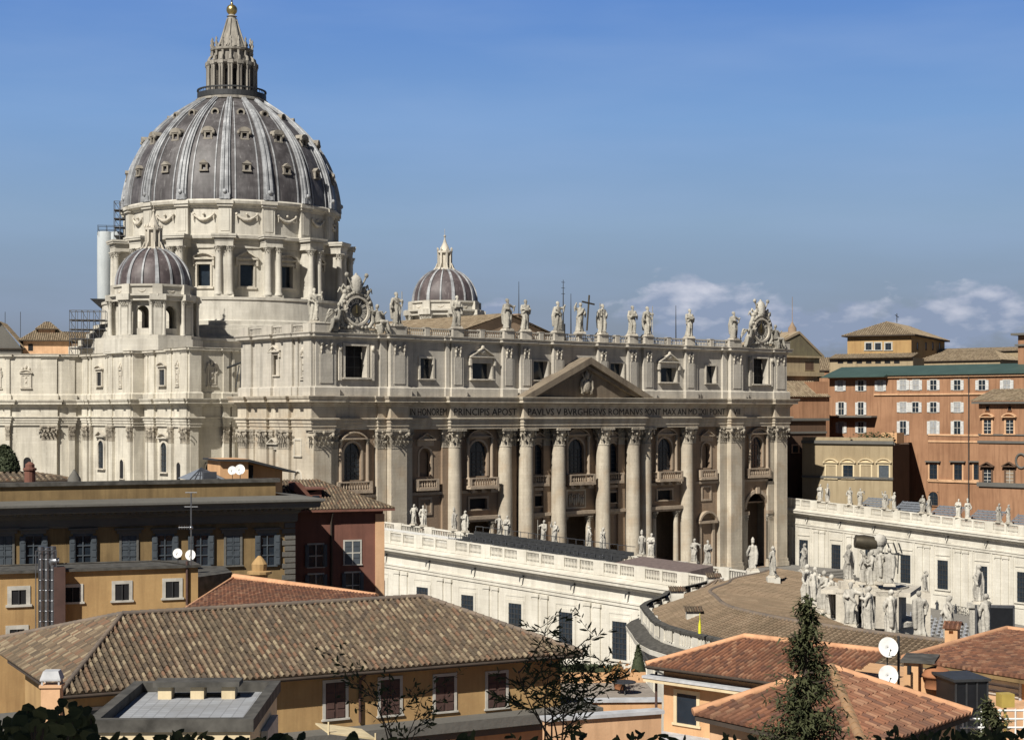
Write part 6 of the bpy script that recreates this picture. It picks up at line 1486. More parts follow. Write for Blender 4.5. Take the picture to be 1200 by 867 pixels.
for px in (1094, 1123, 1146): u = FPa.U(px); win(t, FPa, u-1.0, u+1.0, FPa.Z(px, 562), FPa.Z(px, 544), fw=.35, fp=.15, rec=-.01, hood='none' if False else None, bars=(2, 3), frame='peach'); k = MB(); k.box(FPa, u-1.9, u+1.9, -.7, .02, FPa.Z(px, 541.5), FPa.Z(px, 540)); k.build('window_cornice', M['greyst'], t)
u = FPa.U(1094); win(t, FPa, u-1.2, u+1.2, FPa.Z(1094, 592), FPa.Z(1094, 576), arch=True, fw=.3, bars=(2, 3), rec=-.01, frame='palace')
m = MB(); u = FPa.U(1136); m.tube([FPa.at(u, -.3, -5), FPa.at(u, -.3, zA)], .14, 6); m.build('drainpipe', M['iron'], t)
m = MB(); z = FPa.Z(1000, 489); m.box(FPa, FPa.U(967), FPa.U(1028), -2.6, 0, z, z+.4); m.build('balcony', M['greyst'], t)
# block at the right edge with its own roof
F2 = Fr(P(1147, 600, 352)[:2], 84)
t = thing('palace_block', F2.at(0, 0, -5), 'orange palace block with tiled roof and arched window hoods at the right edge', 'building')
zE = F2.Z(1160, 473); m = MB(); m.box(F2, 0, 40, 0, 12, -5, zE); m.build('wall', M['palace'], t)
m = MB(); roofplane(m, F2.at(-1.2, -1.4, zE+.6), F2.at(41, -1.4, zE+.6), F2.at(41, 9, zE+3.2), F2.at(-1.2, 9, zE+3.2), .6, .9, .1); m.build('roof', M['tile_far'], t)
m = MB(); m.box(F2, -1.1, 40, -1.2, 0, zE, zE+.45); z = F2.Z(1160, 510); m.box(F2, -.1, 40, -.2, .02, z, z+.3); z = F2.Z(1160, 519); m.box(F2, -.2, 40, -.3, .02, z, z+.5); z = F2.Z(1160, 570); m.box(F2, -.3, 40, -.4, .02, z, z+.9); m.build('cornice', M['greyst'], t)
for px in (1157.5, 1183.5):
    u = F2.U(px); win(t, F2, u-.85, u+.85, F2.Z(px, 508), F2.Z(px, 492), fw=.4, fp=.15, rec=-.01, hood='seg', hp=.8, bars=(2, 4), barm='frame', frame='peach')
    win(t, F2, u-.4, u+.4, F2.Z(px, 481), F2.Z(px, 476), fw=.1, rec=-.01, bars=None, pane='dark', frame='palace')
    win(t, F2, u-.85, u+.85, F2.Z(px, 567), F2.Z(px, 550), fw=.4, fp=.15, rec=-.01, hood='tri', hp=.8, bars=(2, 4), barm='frame', frame='palacebr', pane='glass' if px < 1170 else 'warm')
u = F2.U(1197); m = MB(); m.tube([F2.at(u+1.2*math.cos(a), -.1, F2.Z(1197, 540)+1.5*math.sin(a)) for a in [2*math.pi*i/16 for i in range(17)]], .25, 6); m.build('oculus', M['greyst'], t)
# tower like block beyond at the very right
F3 = Fr(P(1193, 500, 372)[:2], 84); t = thing('palace_tower', F3.at(0, 0, -5), 'narrow orange tower block with dark eave at the right edge', 'building')
m = MB(); m.box(F3, 0, 30, 0, 12, -5, F3.Z(1196, 393)); m.build('wall', M['palace'], t); m = MB(); z = F3.Z(1196, 393); m.box(F3, -1.2, 31, -1.2, 13, z, z+.5); m.box(F3, -.6, 31, -.5, 12, z-2.4, z-2.0); m.build('eave', M['greyst'], t)
# tan lower building with a side coloured dark for shade
F4 = Fr(P(1046, 600, 352)[:2], 76)
t = thing('palace_wing', F4.at(0, 0, -5), 'tan palace wing with arched window surrounds and a brown side wall darkened for shade', 'building')
z4 = F4.Z(1046, 520); uL = F4.U(940)
m = MB(); m.prism([F4.at(uL, 0, 0)[:2], F4.at(0, 0, 0)[:2], F4.at(-9, 10, 0)[:2], F4.at(uL, 22, 0)[:2]], -5, z4); m.build('wall', M['palacetan'], t)
F4b = F4.sub(0, 0, 0); F4b.u, F4b.w = (math.cos(R(-34)), -math.sin(R(-34))), (math.sin(R(-34)), math.cos(R(-34)))
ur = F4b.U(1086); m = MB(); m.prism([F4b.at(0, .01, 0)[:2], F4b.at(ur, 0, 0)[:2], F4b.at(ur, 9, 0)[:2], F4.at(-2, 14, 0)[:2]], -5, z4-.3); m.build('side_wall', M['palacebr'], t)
m = MB(); m.box(F4, uL, .4, -.5, .02, z4-.1, z4+.6); z = F4.Z(1040, 562); m.box(F4, uL, .2, -.3, .02, z, z+.5); m.box(F4b, -.3, ur+.5, -.5, .02, z4-.3, z4+.2); m.build('cornice', M['greyst'], t); m = MB(); m.box(F4, uL, 0, .1, .4, z4+.6, z4+1.3); m.build('terrace_parapet', M['palacetan'], t)
for px, pn in ((974, 'palacetan'), (994, 'glass'), (1015, 'palacetan'), (1036, 'shutg')):
    u = F4.U(px); win(t, F4, u-1.15, u+1.15, F4.Z(px, 560), F4.Z(px, 545), fw=.35, fp=.15, rec=-.01, hood='seg', hp=.45, bars=(2, 3) if pn == 'glass' else None, pane=pn, frame='cream')
for px in (1059, 1073.5):
    u = F4b.U(px)
    win(t, F4b, u-1.1, u+1.1, F4b.Z(px, 562), F4b.Z(px, 548), fw=.2, rec=-.01, hood='seg', hp=.4, bars=(2, 2), frame='palacebr'); win(t, F4b, u-.6, u+.6, F4b.Z(px, 538), F4b.Z(px, 530), fw=.2, rec=-.01, bars=(1, 2), frame='greyst')
    win(t, F4b, u-1.5, u+1.5, F4b.Z(px, 588), F4b.Z(px, 576), arch=True, fw=.4, rec=-.01, bars=(3, 2), frame='greyst')
u = F4.U(1033); 
c = F4.at(F4.U(1026, 6), 6, z4)
m = MB(); rd = random.Random(3)
for i in range(160): a, b_, cc_ = rd.gauss(0, 2.2), rd.gauss(0, 1), abs(rd.gauss(.6, .5)); x, y, z = F4.at(F4.U(1026, 3)+a, 3+b_, z4+.6+cc_); s_ = .35; m.add([(x-s_, y, z), (x, y-s_, z+.2), (x+s_, y, z+.1), (x, y+s_, z+.3)], [(0, 1, 2, 3)])
tag(m.build('roof_planting', M['leaf'], origin=c), 'green planted bushes on the tan wing terrace', 'plants')
m = MB(); a, b = F4.U(1033, 5), F4.U(1051, 5); m.box(F4, a, b, 5, 9, z4, z4+2.3); tag(m.build('terrace_hut', M['orange'], origin=F4.at(a, 5, z4)), 'small orange hut on the tan wing terrace', 'hut')
# dim building tucked behind the facade corner
F5 = Fr(P(928, 600, 372)[:2], 10); t = thing('shaded_palace', F5.at(0, 0, -5), 'shaded brown building with a pointed arch between the facade corner and tan wing', 'building')
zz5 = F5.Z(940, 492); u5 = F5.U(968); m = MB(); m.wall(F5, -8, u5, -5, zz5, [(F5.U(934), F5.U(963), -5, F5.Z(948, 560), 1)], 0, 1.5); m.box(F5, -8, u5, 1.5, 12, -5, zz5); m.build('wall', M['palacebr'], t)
m = MB(); z = F5.Z(940, 508); m.box(F5, -8, u5, -.3, .02, z, z+.5); m.box(F5, -8, u5+.5, -.6, .02, zz5-.2, zz5+.4); m.build('cornice', M['greyst'], t)
for px, a, b in ((953, 561, 544), (953, 530, 522), (932, 530, 522)): u = F5.U(px); win(t, F5, u-.8, u+.8, F5.Z(px, a), F5.Z(px, b), arch=(b == 544), fw=.3, rec=-.01, bars=(2, 2), frame='peach')
F6 = Fr(P(945, 600, 385)[:2], 20); t = thing('red_roofed_house', F6.at(0, 0, -5), 'narrow orange house with sloping tile roof just right of the right clock', 'building')
u6 = F6.U(972); m = MB(); m.box(F6, -8, u6, 0, 12, -5, F6.Z(950, 465)); m.box(F6, F6.U(958), u6, .5, 12, -5, F6.Z(960, 447)); m.build('wall', M['palace'], t)
m = MB(); roofplane(m, F6.at(-8, -.8, F6.Z(950, 465)), F6.at(u6, -.8, F6.Z(950, 465)), F6.at(u6, 7, F6.Z(950, 446)), F6.at(-8, 7, F6.Z(950, 446)), .6, .9, .1); m.build('roof', M['tile_far'], t)
# chapel with gable
F7 = Fr(P(962, 420, 400)[:2], 8); u7 = F7.U(962); ul = F7.U(885)
t = thing('chapel', F7.at(u7-10, 5, -5), 'plain brown chapel with a shallow gable roof right of the right clock', 'chapel')
ze = F7.Z(962, 418); zp = F7.Z(935, 391); m = MB(); m.box(F7, ul, u7-.5, 0, 14, -5, ze); m.upoly(F7, [(ul, ze), (u7-.5, ze), ((ul+u7)/2, zp-.3)], .1, .6); m.build('wall', M['palacetan'], t)
mid = F7.U(935); m = MB(); m.upoly(F7, [(ul*1.0, ze), (mid, zp), (u7, ze), (u7+.6, ze-.3), (u7+.6, ze+.2), (mid, zp+.6), (ul, ze+.5)], -.6, 14); m.build('roof', M['tile_far'], t)
m = MB(); m.upoly(F7, [(ul, ze), (u7-.2, ze), (mid, zp-.1)], -.35, .0); m.build('gable', plaster('gable_boards', (.17, .15, .09), (.12, .10, .07)), t)
m = MB(); m.box(F7, ul, u7+.4, -.7, .0, ze-.35, ze+.05); z = F7.Z(950, 441); m.box(F7, ul, u7+.2, -1.0, .0, z, z+1.0); m.build('cornice', M['palacetan'], t)
u = F7.U(948.5); win(t, F7, u-1.4, u+1.4, F7.Z(949, 434), F7.Z(949, 424), rec=-.02, fw=.12, fp=.05, bars=None, pane='palacebr', frame='palacetan')
m = MB(); k = F7.at(mid, 2, 0); m.lathe((k[0], k[1], 0), [(1.1, zp-.5), (1.0, zp+1.5), (.6, zp+2.0), (.3, zp+2.6), (.08, zp+3.0), (.06, zp+9)], 10); m.build('finial', M['warm'], t)
# rooftop tower with pyramid roof
def cornerbox(name, lab, pl, pc, pr, d, a1, ytop_c, zb, ml, mrr, roofm, rise, over=.8, tw=.6, a2=None):
    f = Fr(P(pc, 500, d)[:2], a1); a2 = a1-90 if a2 is None else a2; g = Fr(P(pc, 500, d)[:2], a2)
    zt = f.Z(pc, ytop_c); ul_ = f.U(pl); ur_ = g.U(pr); t = thing(name, f.at(0, 0, zb), lab, 'building')
    m = MB(); m.box(f, ul_, 0, 0, ur_, zb, zt); m.build('wall', M[ml], t)
    if roofm:
        m = MB(); o = over; A = f.at(ul_-o, -o, zt); B = f.at(o, -o, zt); Cc = f.at(o, ur_+o, zt); D = f.at(ul_-o, ur_+o, zt); h = min(-ul_, ur_)/2+o
        if -ul_ >= ur_: r1, r2 = f.at(ul_-o+h, -o+h, zt+rise), f.at(o-h, -o+h, zt+rise); roofplane(m, A, B, r2, r1, tw, tw*1.5, tw*.15); roofplane(m, B, Cc, r2, r2, tw, tw*1.5, tw*.15, 300); roofplane(m, Cc, D, r1, r2, tw, tw*1.5, tw*.15, 500); roofplane(m, D, A, r1, r1, tw, tw*1.5, tw*.15, 700)
        else: r1, r2 = f.at(-h+o, -o+h, zt+rise), f.at(-h+o, ur_+o-h, zt+rise); roofplane(m, A, B, r1, r1, tw, tw*1.5, tw*.15); roofplane(m, B, Cc, r2, r1, tw, tw*1.5, tw*.15, 300); roofplane(m, Cc, D, r2, r2, tw, tw*1.5, tw*.15, 500); roofplane(m, D, A, r1, r2, tw, tw*1.5, tw*.15, 700)
        m.build('roof', M[roofm], t); m = MB(); m.box(f, ul_-o, o, -o, ur_+o, zt-.3, zt-.02); m.build('eave', M['wood'], t)
    return t, f, g, zt
t, f, g, zt = cornerbox('belvedere_tower', 'ochre square tower with pyramid tile roof and three white windows above the palace', 993, 1068, 1107, 440, 66, 392, 20, 'towerpl', None, 'tile_far', 4.1, 1.3)
for px in (1018, 1029, 1041): u = f.U(px); win(t, f, u-.8, u+.8, f.Z(px, 410), f.Z(px, 402), fw=.35, fp=.1, rec=-.01, bars=(2, 2), frame='frame')
for px in (1075, 1085, 1093, 1101): u = g.U(px); win(t, g, u-.6, u+.6, g.Z(px, 410), g.Z(px, 402), fw=.25, fp=.1, rec=-.01, bars=None, frame='palacebr')
m = MB(); k = P(1051, 376, 446); m.tube([(k[0], k[1], k[2]-.5), (k[0], k[1], k[2]+2)], .12, 5); m.tube([(k[0]-.8, k[1], k[2]+1.6), (k[0]+.8, k[1], k[2]+1.0)], .1, 4); m.build('weather_vane', M['iron'], t)
f = Fr(P(1000, 420, 425)[:2], 70); t = thing('tower_gallery', f.at(0, 0, 20), 'low ochre gallery with a row of small square openings under the tower', 'building')
a, b = f.U(972), f.U(1070); z0, z1 = f.Z(1000, 432), f.Z(1000, 420); m = MB(); m.box(f, a, b, 0, 10, 20, z1); m.build('wall', M['palacetan'], t)
m = MB(); roofplane(m, f.at(a, -1, z1), f.at(b, -1, z1), f.at(b, 5, z1+1.3), f.at(a, 5, z1+1.3), .6, .9, .1); m.build('roof', M['tile_far'], t)
for px in (985, 996, 1007, 1018, 1029, 1040, 1051): u = f.U(px); win(t, f, u-.75, u+.75, f.Z(px, 426), f.Z(px, 422.5), fw=.08, fp=.03, rec=-.01, bars=None, pane='dark', frame='palacetan', sill=False)
f = Fr(P(1100, 420, 432)[:2], 80); gable_house(f, f.U(1074), f.U(1172), 0, 14, 20, f.Z(1100, 423), f.Z(1100, 411), 'palacetan', 'tiled_house', 'low tan house with broad brown tile roof between tower and right edge tower', 'building', hip=5)
f = Fr(P(1100, 420, 470)[:2], 80); gable_house(f, f.U(1080), f.U(1230), 0, 14, 20, f.Z(1100, 413), f.Z(1100, 408), 'palacetan', 'tiled_house', 'farthest pale roof strip right of the tower', 'building', hip=5)
f = Fr(P(955, 440, 430)[:2], 60); gable_house(f, f.U(930), f.U(996), 0, 12, 10, f.Z(975, 434), f.Z(975, 418), 'palace', 'tiled_house', 'pinkish tile roofed house between the chapel gable and ochre tower', 'building', hip=3)
# ================================================================ FOREGROUND
def dish(px, py, d, rpx, lab, group='satellite dishes', face=(0, 0), mast=None):
    c = Vector(P(px, py, d)); r = rpx/FP*d; t = thing('satellite_dish', c, lab, 'satellite dish', group)
    n = Vector((-FWD[0]+face[0], -FWD[1]+face[1], .35)).normalized(); q = n.to_track_quat('Z', 'Y').to_matrix(); m = MB(); vs = []; fs = []
    for k, (rr, dz) in enumerate(((.05, -.16), (.35, -.12), (.7, -.06), (1, 0))):
        for i in range(20): a = 2*math.pi*i/20; v = c+q@Vector((rr*r*math.cos(a), rr*r*1.05*math.sin(a), dz*r)); vs.append(tuple(v))
    for k in range(3): fs += [(k*20+i, k*20+(i+1) % 20, (k+1)*20+(i+1) % 20, (k+1)*20+i) for i in range(20)]
    fs.append(tuple(range(20))); m.add(vs, fs, True); m.build('reflector', M['dish'], t)
    m = MB(); h = c+n*r*1.1+Vector((0, 0, -.5*r)); m.tube([c-Vector((0, 0, r)), h], r*.04, 5); m.ball(h, r*.1); m.build('feed_arm', M['iron'], t)
    m = MB(); m.tube([c-n*.2*r, c-n*.5*r, c-n*.5*r-Vector((0, 0, (mast or 2*r)))], r*.07, 6); m.build('mast', M['iron'], t)
    return t
def wall_window(t, f, px, y0, y1, hw, w=0, **k):
    u = f.U(px, w); return win(t, f, u-hw, u+hw, f.Z(px, y1, w), f.Z(px, y0, w), w=w, **k)
# --- B4 long ochre palazzo in shade
F = Fr(P(170, 600, 116)[:2], 16)
t = thing('ochre_palazzo', F.at(0, 0, -8), 'long dark ochre palazzo with heavy grey cornice and shuttered windows', 'building')
ul, ur = F.U(-60), F.U(345); Z = lambda py: F.Z(170, py)
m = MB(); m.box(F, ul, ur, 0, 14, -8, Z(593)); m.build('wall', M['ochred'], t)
co = [(F.at(ul, 0, 0)[:2]), (F.at(ur, 0, 0)[:2])]
cpth = [F.at(ul, 14, 0)[:2], co[0], co[1], F.at(ur, 14, 0)[:2]]
m = MB(); m.sweep(cpth, [(-.3, Z(616)), (.12, Z(616)), (.2, Z(614)), (.2, Z(606)), (.35, Z(604)), (.4, Z(601)), (.6, Z(600)), (1.5, Z(597.5)), (1.55, Z(592)), (1.8, Z(590)), (1.8, Z(587.5)), (-.3, Z(584))])
for i in range(int((ur-ul)/.5)): m.box(F, ul+i*.5, ul+i*.5+.25, -1.2, -.3, Z(600.5), Z(597.8))
m.build('cornice', M['greyst'], t)
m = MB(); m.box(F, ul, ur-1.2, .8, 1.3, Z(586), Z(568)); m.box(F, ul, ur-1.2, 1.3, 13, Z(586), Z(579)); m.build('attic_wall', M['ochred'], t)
m = MB(); m.box(F, ul, ur-.9, .6, 1.4, Z(568), Z(563.5)); m.build('roof_edge', M['coping'], t)
m = MB()
for i in range(12): z = Z(700)+i*(Z(616)-Z(700))/12; m.box(F, ur-(.75 if i % 2 else .95), ur+.05, -.08, .02, z, z+(Z(616)-Z(700))/12-.08)
m.build('quoins', M['greyst'], t)
m = MB()
for px in (150, 250): pass
for px, st in ((5, 'c'), (39, 'o'), (97, 'o'), (151, 'c'), (193, 'o'), (235, 'o'), (273, 'c'), (313, 'o')):
    u = F.U(px); w0, w1 = F.Z(px, 662), F.Z(px, 627+(1-px/313.)*1)
    win(t, F, u-.52, u+.52, w0, w1, fw=.15, fp=.10, rec=-.01, bars=(2, 3), frame='shutg' if st == 'o' else 'greyst', barm='shutg', shut='open' if st == 'o' else 'closed', shutm='shutg', shopen=.75 if st == 'o' else 1.0)
    k = MB(); k.box(F, u-1.0, u+1.0, -.35, .02, w1+.42, w1+.55); k.box(F, u-.85, u+.85, -.15, .02, w1+.16, w1+.42); k.build('window_hood', M['greyst'], t)
# roof terrace hut with two dishes, skylight, chimney stack on B4
f = Fr(P(300, 560, 124)[:2], 16); t = thing('roof_hut', f.at(0, 0, 22), 'orange roof hut with dark lean-to roof on the ochre palazzo', 'hut')
a, b = f.U(258), f.U(336); c_ = f.U(291)
m = MB(); m.box(f, a, c_, 0, 4, 22, f.Z(260, 538)); m.upoly(f, [(c_, 22), (b, 22), (b, f.Z(336, 551)), (c_, f.Z(291, 541))], 1.2, 4); m.build('wall', M['orange'], t)
m = MB(); m.upoly(f, [(a-.3, f.Z(256, 538)), (c_, f.Z(291, 538)), (b+.6, f.Z(340, 552)), (b+.6, f.Z(340, 554)), (c_, f.Z(291, 541)), (a-.3, f.Z(256, 540))], -.4, 4.3); m.build('roof', M['iron'], t)
m = MB(); m.box(f, f.U(292), f.U(298), .3, 1.3, 22, f.Z(295, 545)); m.build('doorway', M['dark'], t)
dish(272, 551, 122, 5, 'left dish of the pair in front of the orange roof hut', mast=1.6); dish(281, 550, 122, 6, 'right dish of the pair in front of the orange roof hut', mast=1.6)
f = Fr(P(243, 560, 122)[:2], 16); t = thing('skylight', f.at(0, 0, 24), 'grey glazed pyramid skylight on the palazzo roof', 'skylight')
a, b = f.U(222), f.U(264); m = MB(); ap = f.at((a+b)/2, 2, f.Z(240, 549)); zb_ = f.Z(240, 562); cs = [f.at(a, 0, zb_), f.at(b, 0, zb_), f.at(b, 4, zb_), f.at(a, 4, zb_)]
m.add(cs+[ap], [(0, 1, 4), (1, 2, 4), (2, 3, 4), (3, 0, 4)]); m.build('pane', M['benches'], t)
m = MB()
for i in range(8): e = Vector(cs[0]).lerp(Vector(cs[1]), i/7); m.tube([e, Vector(ap)], .05, 4)
for k_ in (.35, .7): m.tube([Vector(cs[0]).lerp(Vector(ap), k_), Vector(cs[1]).lerp(Vector(ap), k_)], .05, 4)
m.box(f, a+.9, a+1.9, -.6, -.2, zb_-.3, zb_+.6); m.build('glazing_frame', M['steel'], t)
# low roofs and chimney at far left behind the palazzo
f = Fr(P(60, 555, 135)[:2], 16)
t = gable_house(f, f.U(-30), f.U(78), 0, 8, 10, f.Z(30, 563), f.Z(30, 556), 'redbr', 'low_roof', 'low red brown tiled roof behind the palazzo at far left', 'building', tm='tile_old', hip=3)
for px, lab in ((35, 'round red brick chimney at far left on the low roof'),):
    c = P(px, 562, 128); m = MB(); m.lathe((c[0], c[1], 0), [(.42, c[2]-1), (.42, c[2]+.7), (.52, c[2]+.75), (.52, c[2]+.9), (.36, c[2]+.95), (.36, c[2]+1.2), (.1, c[2]+1.4)], 12, False); tag(m.build('chimney', M['redbr'], origin=(c[0], c[1], c[2]-1)), lab, 'chimney')
c = P(87, 562, 126); m = MB(); m.lathe((c[0], c[1], 0), [(.55, c[2]-1), (.5, c[2]+.1), (.2, c[2]+.55), (.05, c[2]+.8)], 10); tag(m.build('stone_finial', M['greyst'], origin=(c[0], c[1], c[2]-1)), 'small rounded stone finial on the palazzo roof edge', 'finial')
# --- B5 red brown house
F = Fr(P(390, 640, 128)[:2], 20)
t = thing('red_brown_house', F.at(0, 0, -8), 'red brown house with tiled hip roof and dormer right of the ochre palazzo', 'house')
ul, ur = F.U(335), F.U(449); Z = lambda py: F.Z(390, py)
m = MB(); m.box(F, ul, ur, 0, 12, -8, Z(596)); m.build('wall', M['redbr'], t)
m = MB(); m.box(F, ur-.65, ur+.08, -.1, .02, -8, Z(603)); m.build('corner_strip', M['peach'], t)
m = MB(); o = .75; ze = Z(596); roofplane(m, F.at(ul, -o, ze), F.at(ur+o, -o, ze), F.at(ur-4.3, 4.6, ze+2.1), F.at(ul, 4.6, ze+2.1), .26, .4, .055); roofplane(m, F.at(ur+o, -o, ze), F.at(ur+o, 10, ze), F.at(ur-4.3, 4.6, ze+2.1), F.at(ur-4.3, 4.6, ze+2.1), .26, .4, .055, 300); m.build('roof', M['tile_old'], t)
m = MB(); m.box(F, ul, ur+o, -o, 0, ze-.2, ze-.03); m.build('eave', M['redbr'], t)
m = MB(); a, b = F.U(367), F.U(381); m.upoly(F, [(F.U(345, 1.2), Z(565)), (F.U(353, 1.2), Z(566)), (a, Z(578)), (b, Z(574)), (b, Z(592)), (F.U(357, 1.2), Z(592)), (F.U(345, 1.2), Z(575))], 1.2, 3.4); m.box(F, a-.3, b+.3, .9, 3.6, Z(574), Z(572)); w_ = m.build('dormer', M['redbr'], t)
m = MB(); a, b = F.U(370), F.U(378); m.box(F, a, b, 1.1, 1.25, Z(588), Z(581)); m.build('pane', M['glass'], w_)
for px, y0, y1, sh in ((370, 638, 664, 'open'), (413, 634, 661, 'closed'), (370, 673, 700, 'open'), (413, 671, 700, 'open')):
    hw = .55 if sh == 'open' else .62; wall_window(t, F, px, y0, y1, hw, fw=.12, fp=.06, rec=-.01, bars=(2, 2), frame='frame', barm='frame', shut=sh, shutm='shutg', shopen=.55 if sh == 'open' else 1)
m = MB(); u = F.U(388); m.tube([F.at(u, -.6, ze-.3), F.at(u, -.12, ze-1), F.at(u, -.12, -2)], .09, 6); m.build('drainpipe', M['wood'], t)
# --- B6 salmon shed roof
t = thing('salmon_roofed_house', P(330, 720, 90)[:2]+(0,), 'salmon tile roof with a bright mortar ridge behind the big brown roof', 'house')
m = MB(); A, B, C, D = P(218, 712, 86), P(430, 722, 82), P(441, 699, 90), P(274, 676, 98)
roofplane(m, A, B, C, D, .24, .38, .045); m.build('roof', M['tile_red'], t)
m = MB(); m.tube([Vector(D)+Vector((0, 0, .02)), Vector(C)+Vector((0, 0, .02))], .2, 8); m.tube([Vector(D), Vector(A)], .08, 6); m.build('ridge', M['ridge'], t)
m = MB(); zmin = 8; m.prism([A[:2], B[:2], C[:2], D[:2]], 0, [A[2]-.2, B[2]-.2, C[2]-.2, D[2]-.2]); m.build('wall', M['peach'], t)
c = P(304, 672, 100); m = MB(); m.lathe((c[0], c[1], 0), [(.5, c[2]-.6), (.5, c[2]-.1), (.75, c[2]), (.75, c[2]+.15), (.45, c[2]+.2), (.48, c[2]+.6), (.3, c[2]+.85), (.08, c[2]+1.1)], 12, False); tag(m.build('chimney_pot', M['ochre'], origin=(c[0], c[1], c[2]-.6)), 'rounded yellow chimney pot above the salmon roof', 'chimney')
m = MB(); f = Fr(P(246, 680, 99)[:2], 16); m.prism([P(232, 668, 97)[:2], P(272, 672, 100)[:2], P(262, 700, 104)[:2], P(232, 700, 104)[:2]], 5, P(246, 672, 99)[2]); tag(m.build('flat_roofed_annexe', M['coping'], origin=P(246, 680, 99)), 'small dark flat roofed annexe between yellow building and salmon roof', 'building')
# --- B3 yellow building
F = Fr(P(120, 700, 100)[:2], 19)
t = thing('yellow_building', F.at(0, 0, -8), 'plain yellow building with small square windows and flat roof', 'building')
ul, ur = F.U(-60), F.U(232); Z = lambda py: F.Z(120, py)
m = MB(); m.box(F, ul, ur, 0, 3.4, -8, Z(668)); m.build('wall', M['ochre'], t)
m = MB(); m.box(F, ul, ur+.15, -.25, 3.6, Z(668), Z(665)); m.tube([F.at(ul, -.25, Z(658)), F.at(F.U(185), -.25, Z(658.5)), F.at(ur-.8, -.1, Z(664))], .05, 5); m.build('roof_edge', M['coping'], t)
for px, y0, y1, fw_ in ((22, 691, 708, .24), (20, 737, 753, .24), (85, 688, 705, .2), (143, 684, 703, .2), (202, 681, 700, .2)): wall_window(t, F, px, y0, y1, .42, fw=fw_, fp=.06, rec=-.01, bars=(2, 1), frame='frame', pane='dark')
c = F.at(F.U(52), -.6, 0)
fl = thing('flue_pipes', (c[0], c[1], 8), 'cluster of tall steel flue pipes and a brown duct on the yellow building', 'flue')
for px, top in ((48, 640), (55, 641), (62, 640)):
    k = F.at(F.U(px, -.5), -.5, 0); m = MB(); m.tube([(k[0], k[1], 8), (k[0], k[1], F.Z(px, top, -.5))], .17, 10); m.lathe((k[0], k[1], 0), [(.2, F.Z(px, top+3)), (.2, F.Z(px, top))], 10)
    for q in range(8): z = F.Z(px, 655+q*12); m.lathe((k[0], k[1], 0), [(.17, z), (.2, z+.03), (.17, z+.06)], 10)
    m.build('pipe', M['steel'], fl)
m = MB(); a, b = F.U(63, -.6), F.U(76, -.6); m.box(F, a, b, -.9, .0, 8, F.Z(70, 664, -.6)); m.build('duct', M['shutb'], fl)
m = MB(); a0 = F.U(42, -.8); b0 = F.U(66, -.8); z1_ = F.Z(50, 645, -.8)
for u in (a0, b0): m.tube([F.at(u, -.8, 8), F.at(u, -.8, z1_)], .035, 5)
m.tube([F.at(a0, -.8, z1_), F.at(b0, -.8, z1_)], .035, 5); m.tube([F.at(F.U(59), -.3, F.Z(59, 664)), F.at(F.U(60), -.6, F.Z(60, 656)), F.at(F.U(68), -.6, F.Z(68, 656))], .2, 8); m.build('bracket_frame', M['steel'], fl)
m = MB(); k = F.at(F.U(219), -.1, 0); m.tube([(k[0], k[1], F.Z(219, 708)), (k[0], k[1], F.Z(219, 657))], .09, 6); tag(m.build('vent_pipe', M['shutb'], origin=(k[0], k[1], F.Z(219, 708))), 'brown vertical pipe at the right end of the yellow building', 'pipe')
dish(208, 648, 99, 5.5, 'left dish of the pair at the right end of the yellow building'); dish(223, 650, 99, 6, 'right heart shaped looking dish of the pair on the yellow building')
c = P(224, 662, 98); m = MB(); zt = P(224, 577, 98)[2]; m.tube([c, (c[0], c[1], zt)], .045, 5)
for dz, w in ((0, .35), (.85, .4)): m.tube([(c[0]-w*RGT[0], c[1]-w*RGT[1], zt-dz), (c[0]+w*RGT[0], c[1]+w*RGT[1], zt-dz)], .03, 4)
for i in range(5): m.tube([(c[0]-(.7-.15*i)*RGT[0], c[1]-(.7-.15*i)*RGT[1], zt-2.2), (c[0]-(.7-.15*i)*RGT[0], c[1]-(.7-.15*i)*RGT[1], zt-1.95)], .02, 4)
m.tube([(c[0]-.75*RGT[0], c[1]-.75*RGT[1], zt-2.08), (c[0]+.1*RGT[0], c[1]+.1*RGT[1], zt-2.08)], .03, 4); m.ball((c[0], c[1], zt-2.1), .12)
tag(m.build('tv_antenna', M['steel'], origin=c), 'tall thin television aerial in front of the ochre palazzo', 'antenna')
# --- B1 great hip roof
F = Fr(P(683, 765, 75.4)[:2], 12); ze = 32-(765-482)*75.4/FP
t = thing('long_yellow_house', F.at(-12, 5, -8), 'long yellow house with a big mottled brown hip roof and brown shutters', 'house')
hL, hR, w = 3.9, 5.5, 11.0; UL = -23.75; zr = ze+2.3
A, B, C, D = F.at(UL, 0, ze), F.at(0, 0, ze), F.at(-hR, w/2, zr), F.at(UL+hL, w/2, zr); A2, B2 = F.at(UL, 16.5, ze), F.at(0, w, ze)
m = MB(); roofplane(m, A, B, C, D, .27, .36, .07); roofplane(m, A2, A, D, D, .27, .36, .07, 300); roofplane(m, B, B2, C, C, .27, .36, .07, 500); roofplane(m, B2, F.at(UL+1.5, w, ze), D, C, .3, .5, .05, 700); m.build('roof', M['tile_old'], t)
up = Vector((0, 0, .06)); m = MB()
for a, b in ((D, C), (A, D), (A2, D), (B, C), (B2, C)): ridgecap(m, Vector(a)+up, Vector(b)+up, .12, .38)
m.build('ridge_tiles', M['ridgeold'], t)
o = .75; zs_ = F.Z(675, 823); m = MB(); m.box(F, UL+o, -o, o, w-o, -8, ze-.05); m.build('wall', M['ochre'], t)
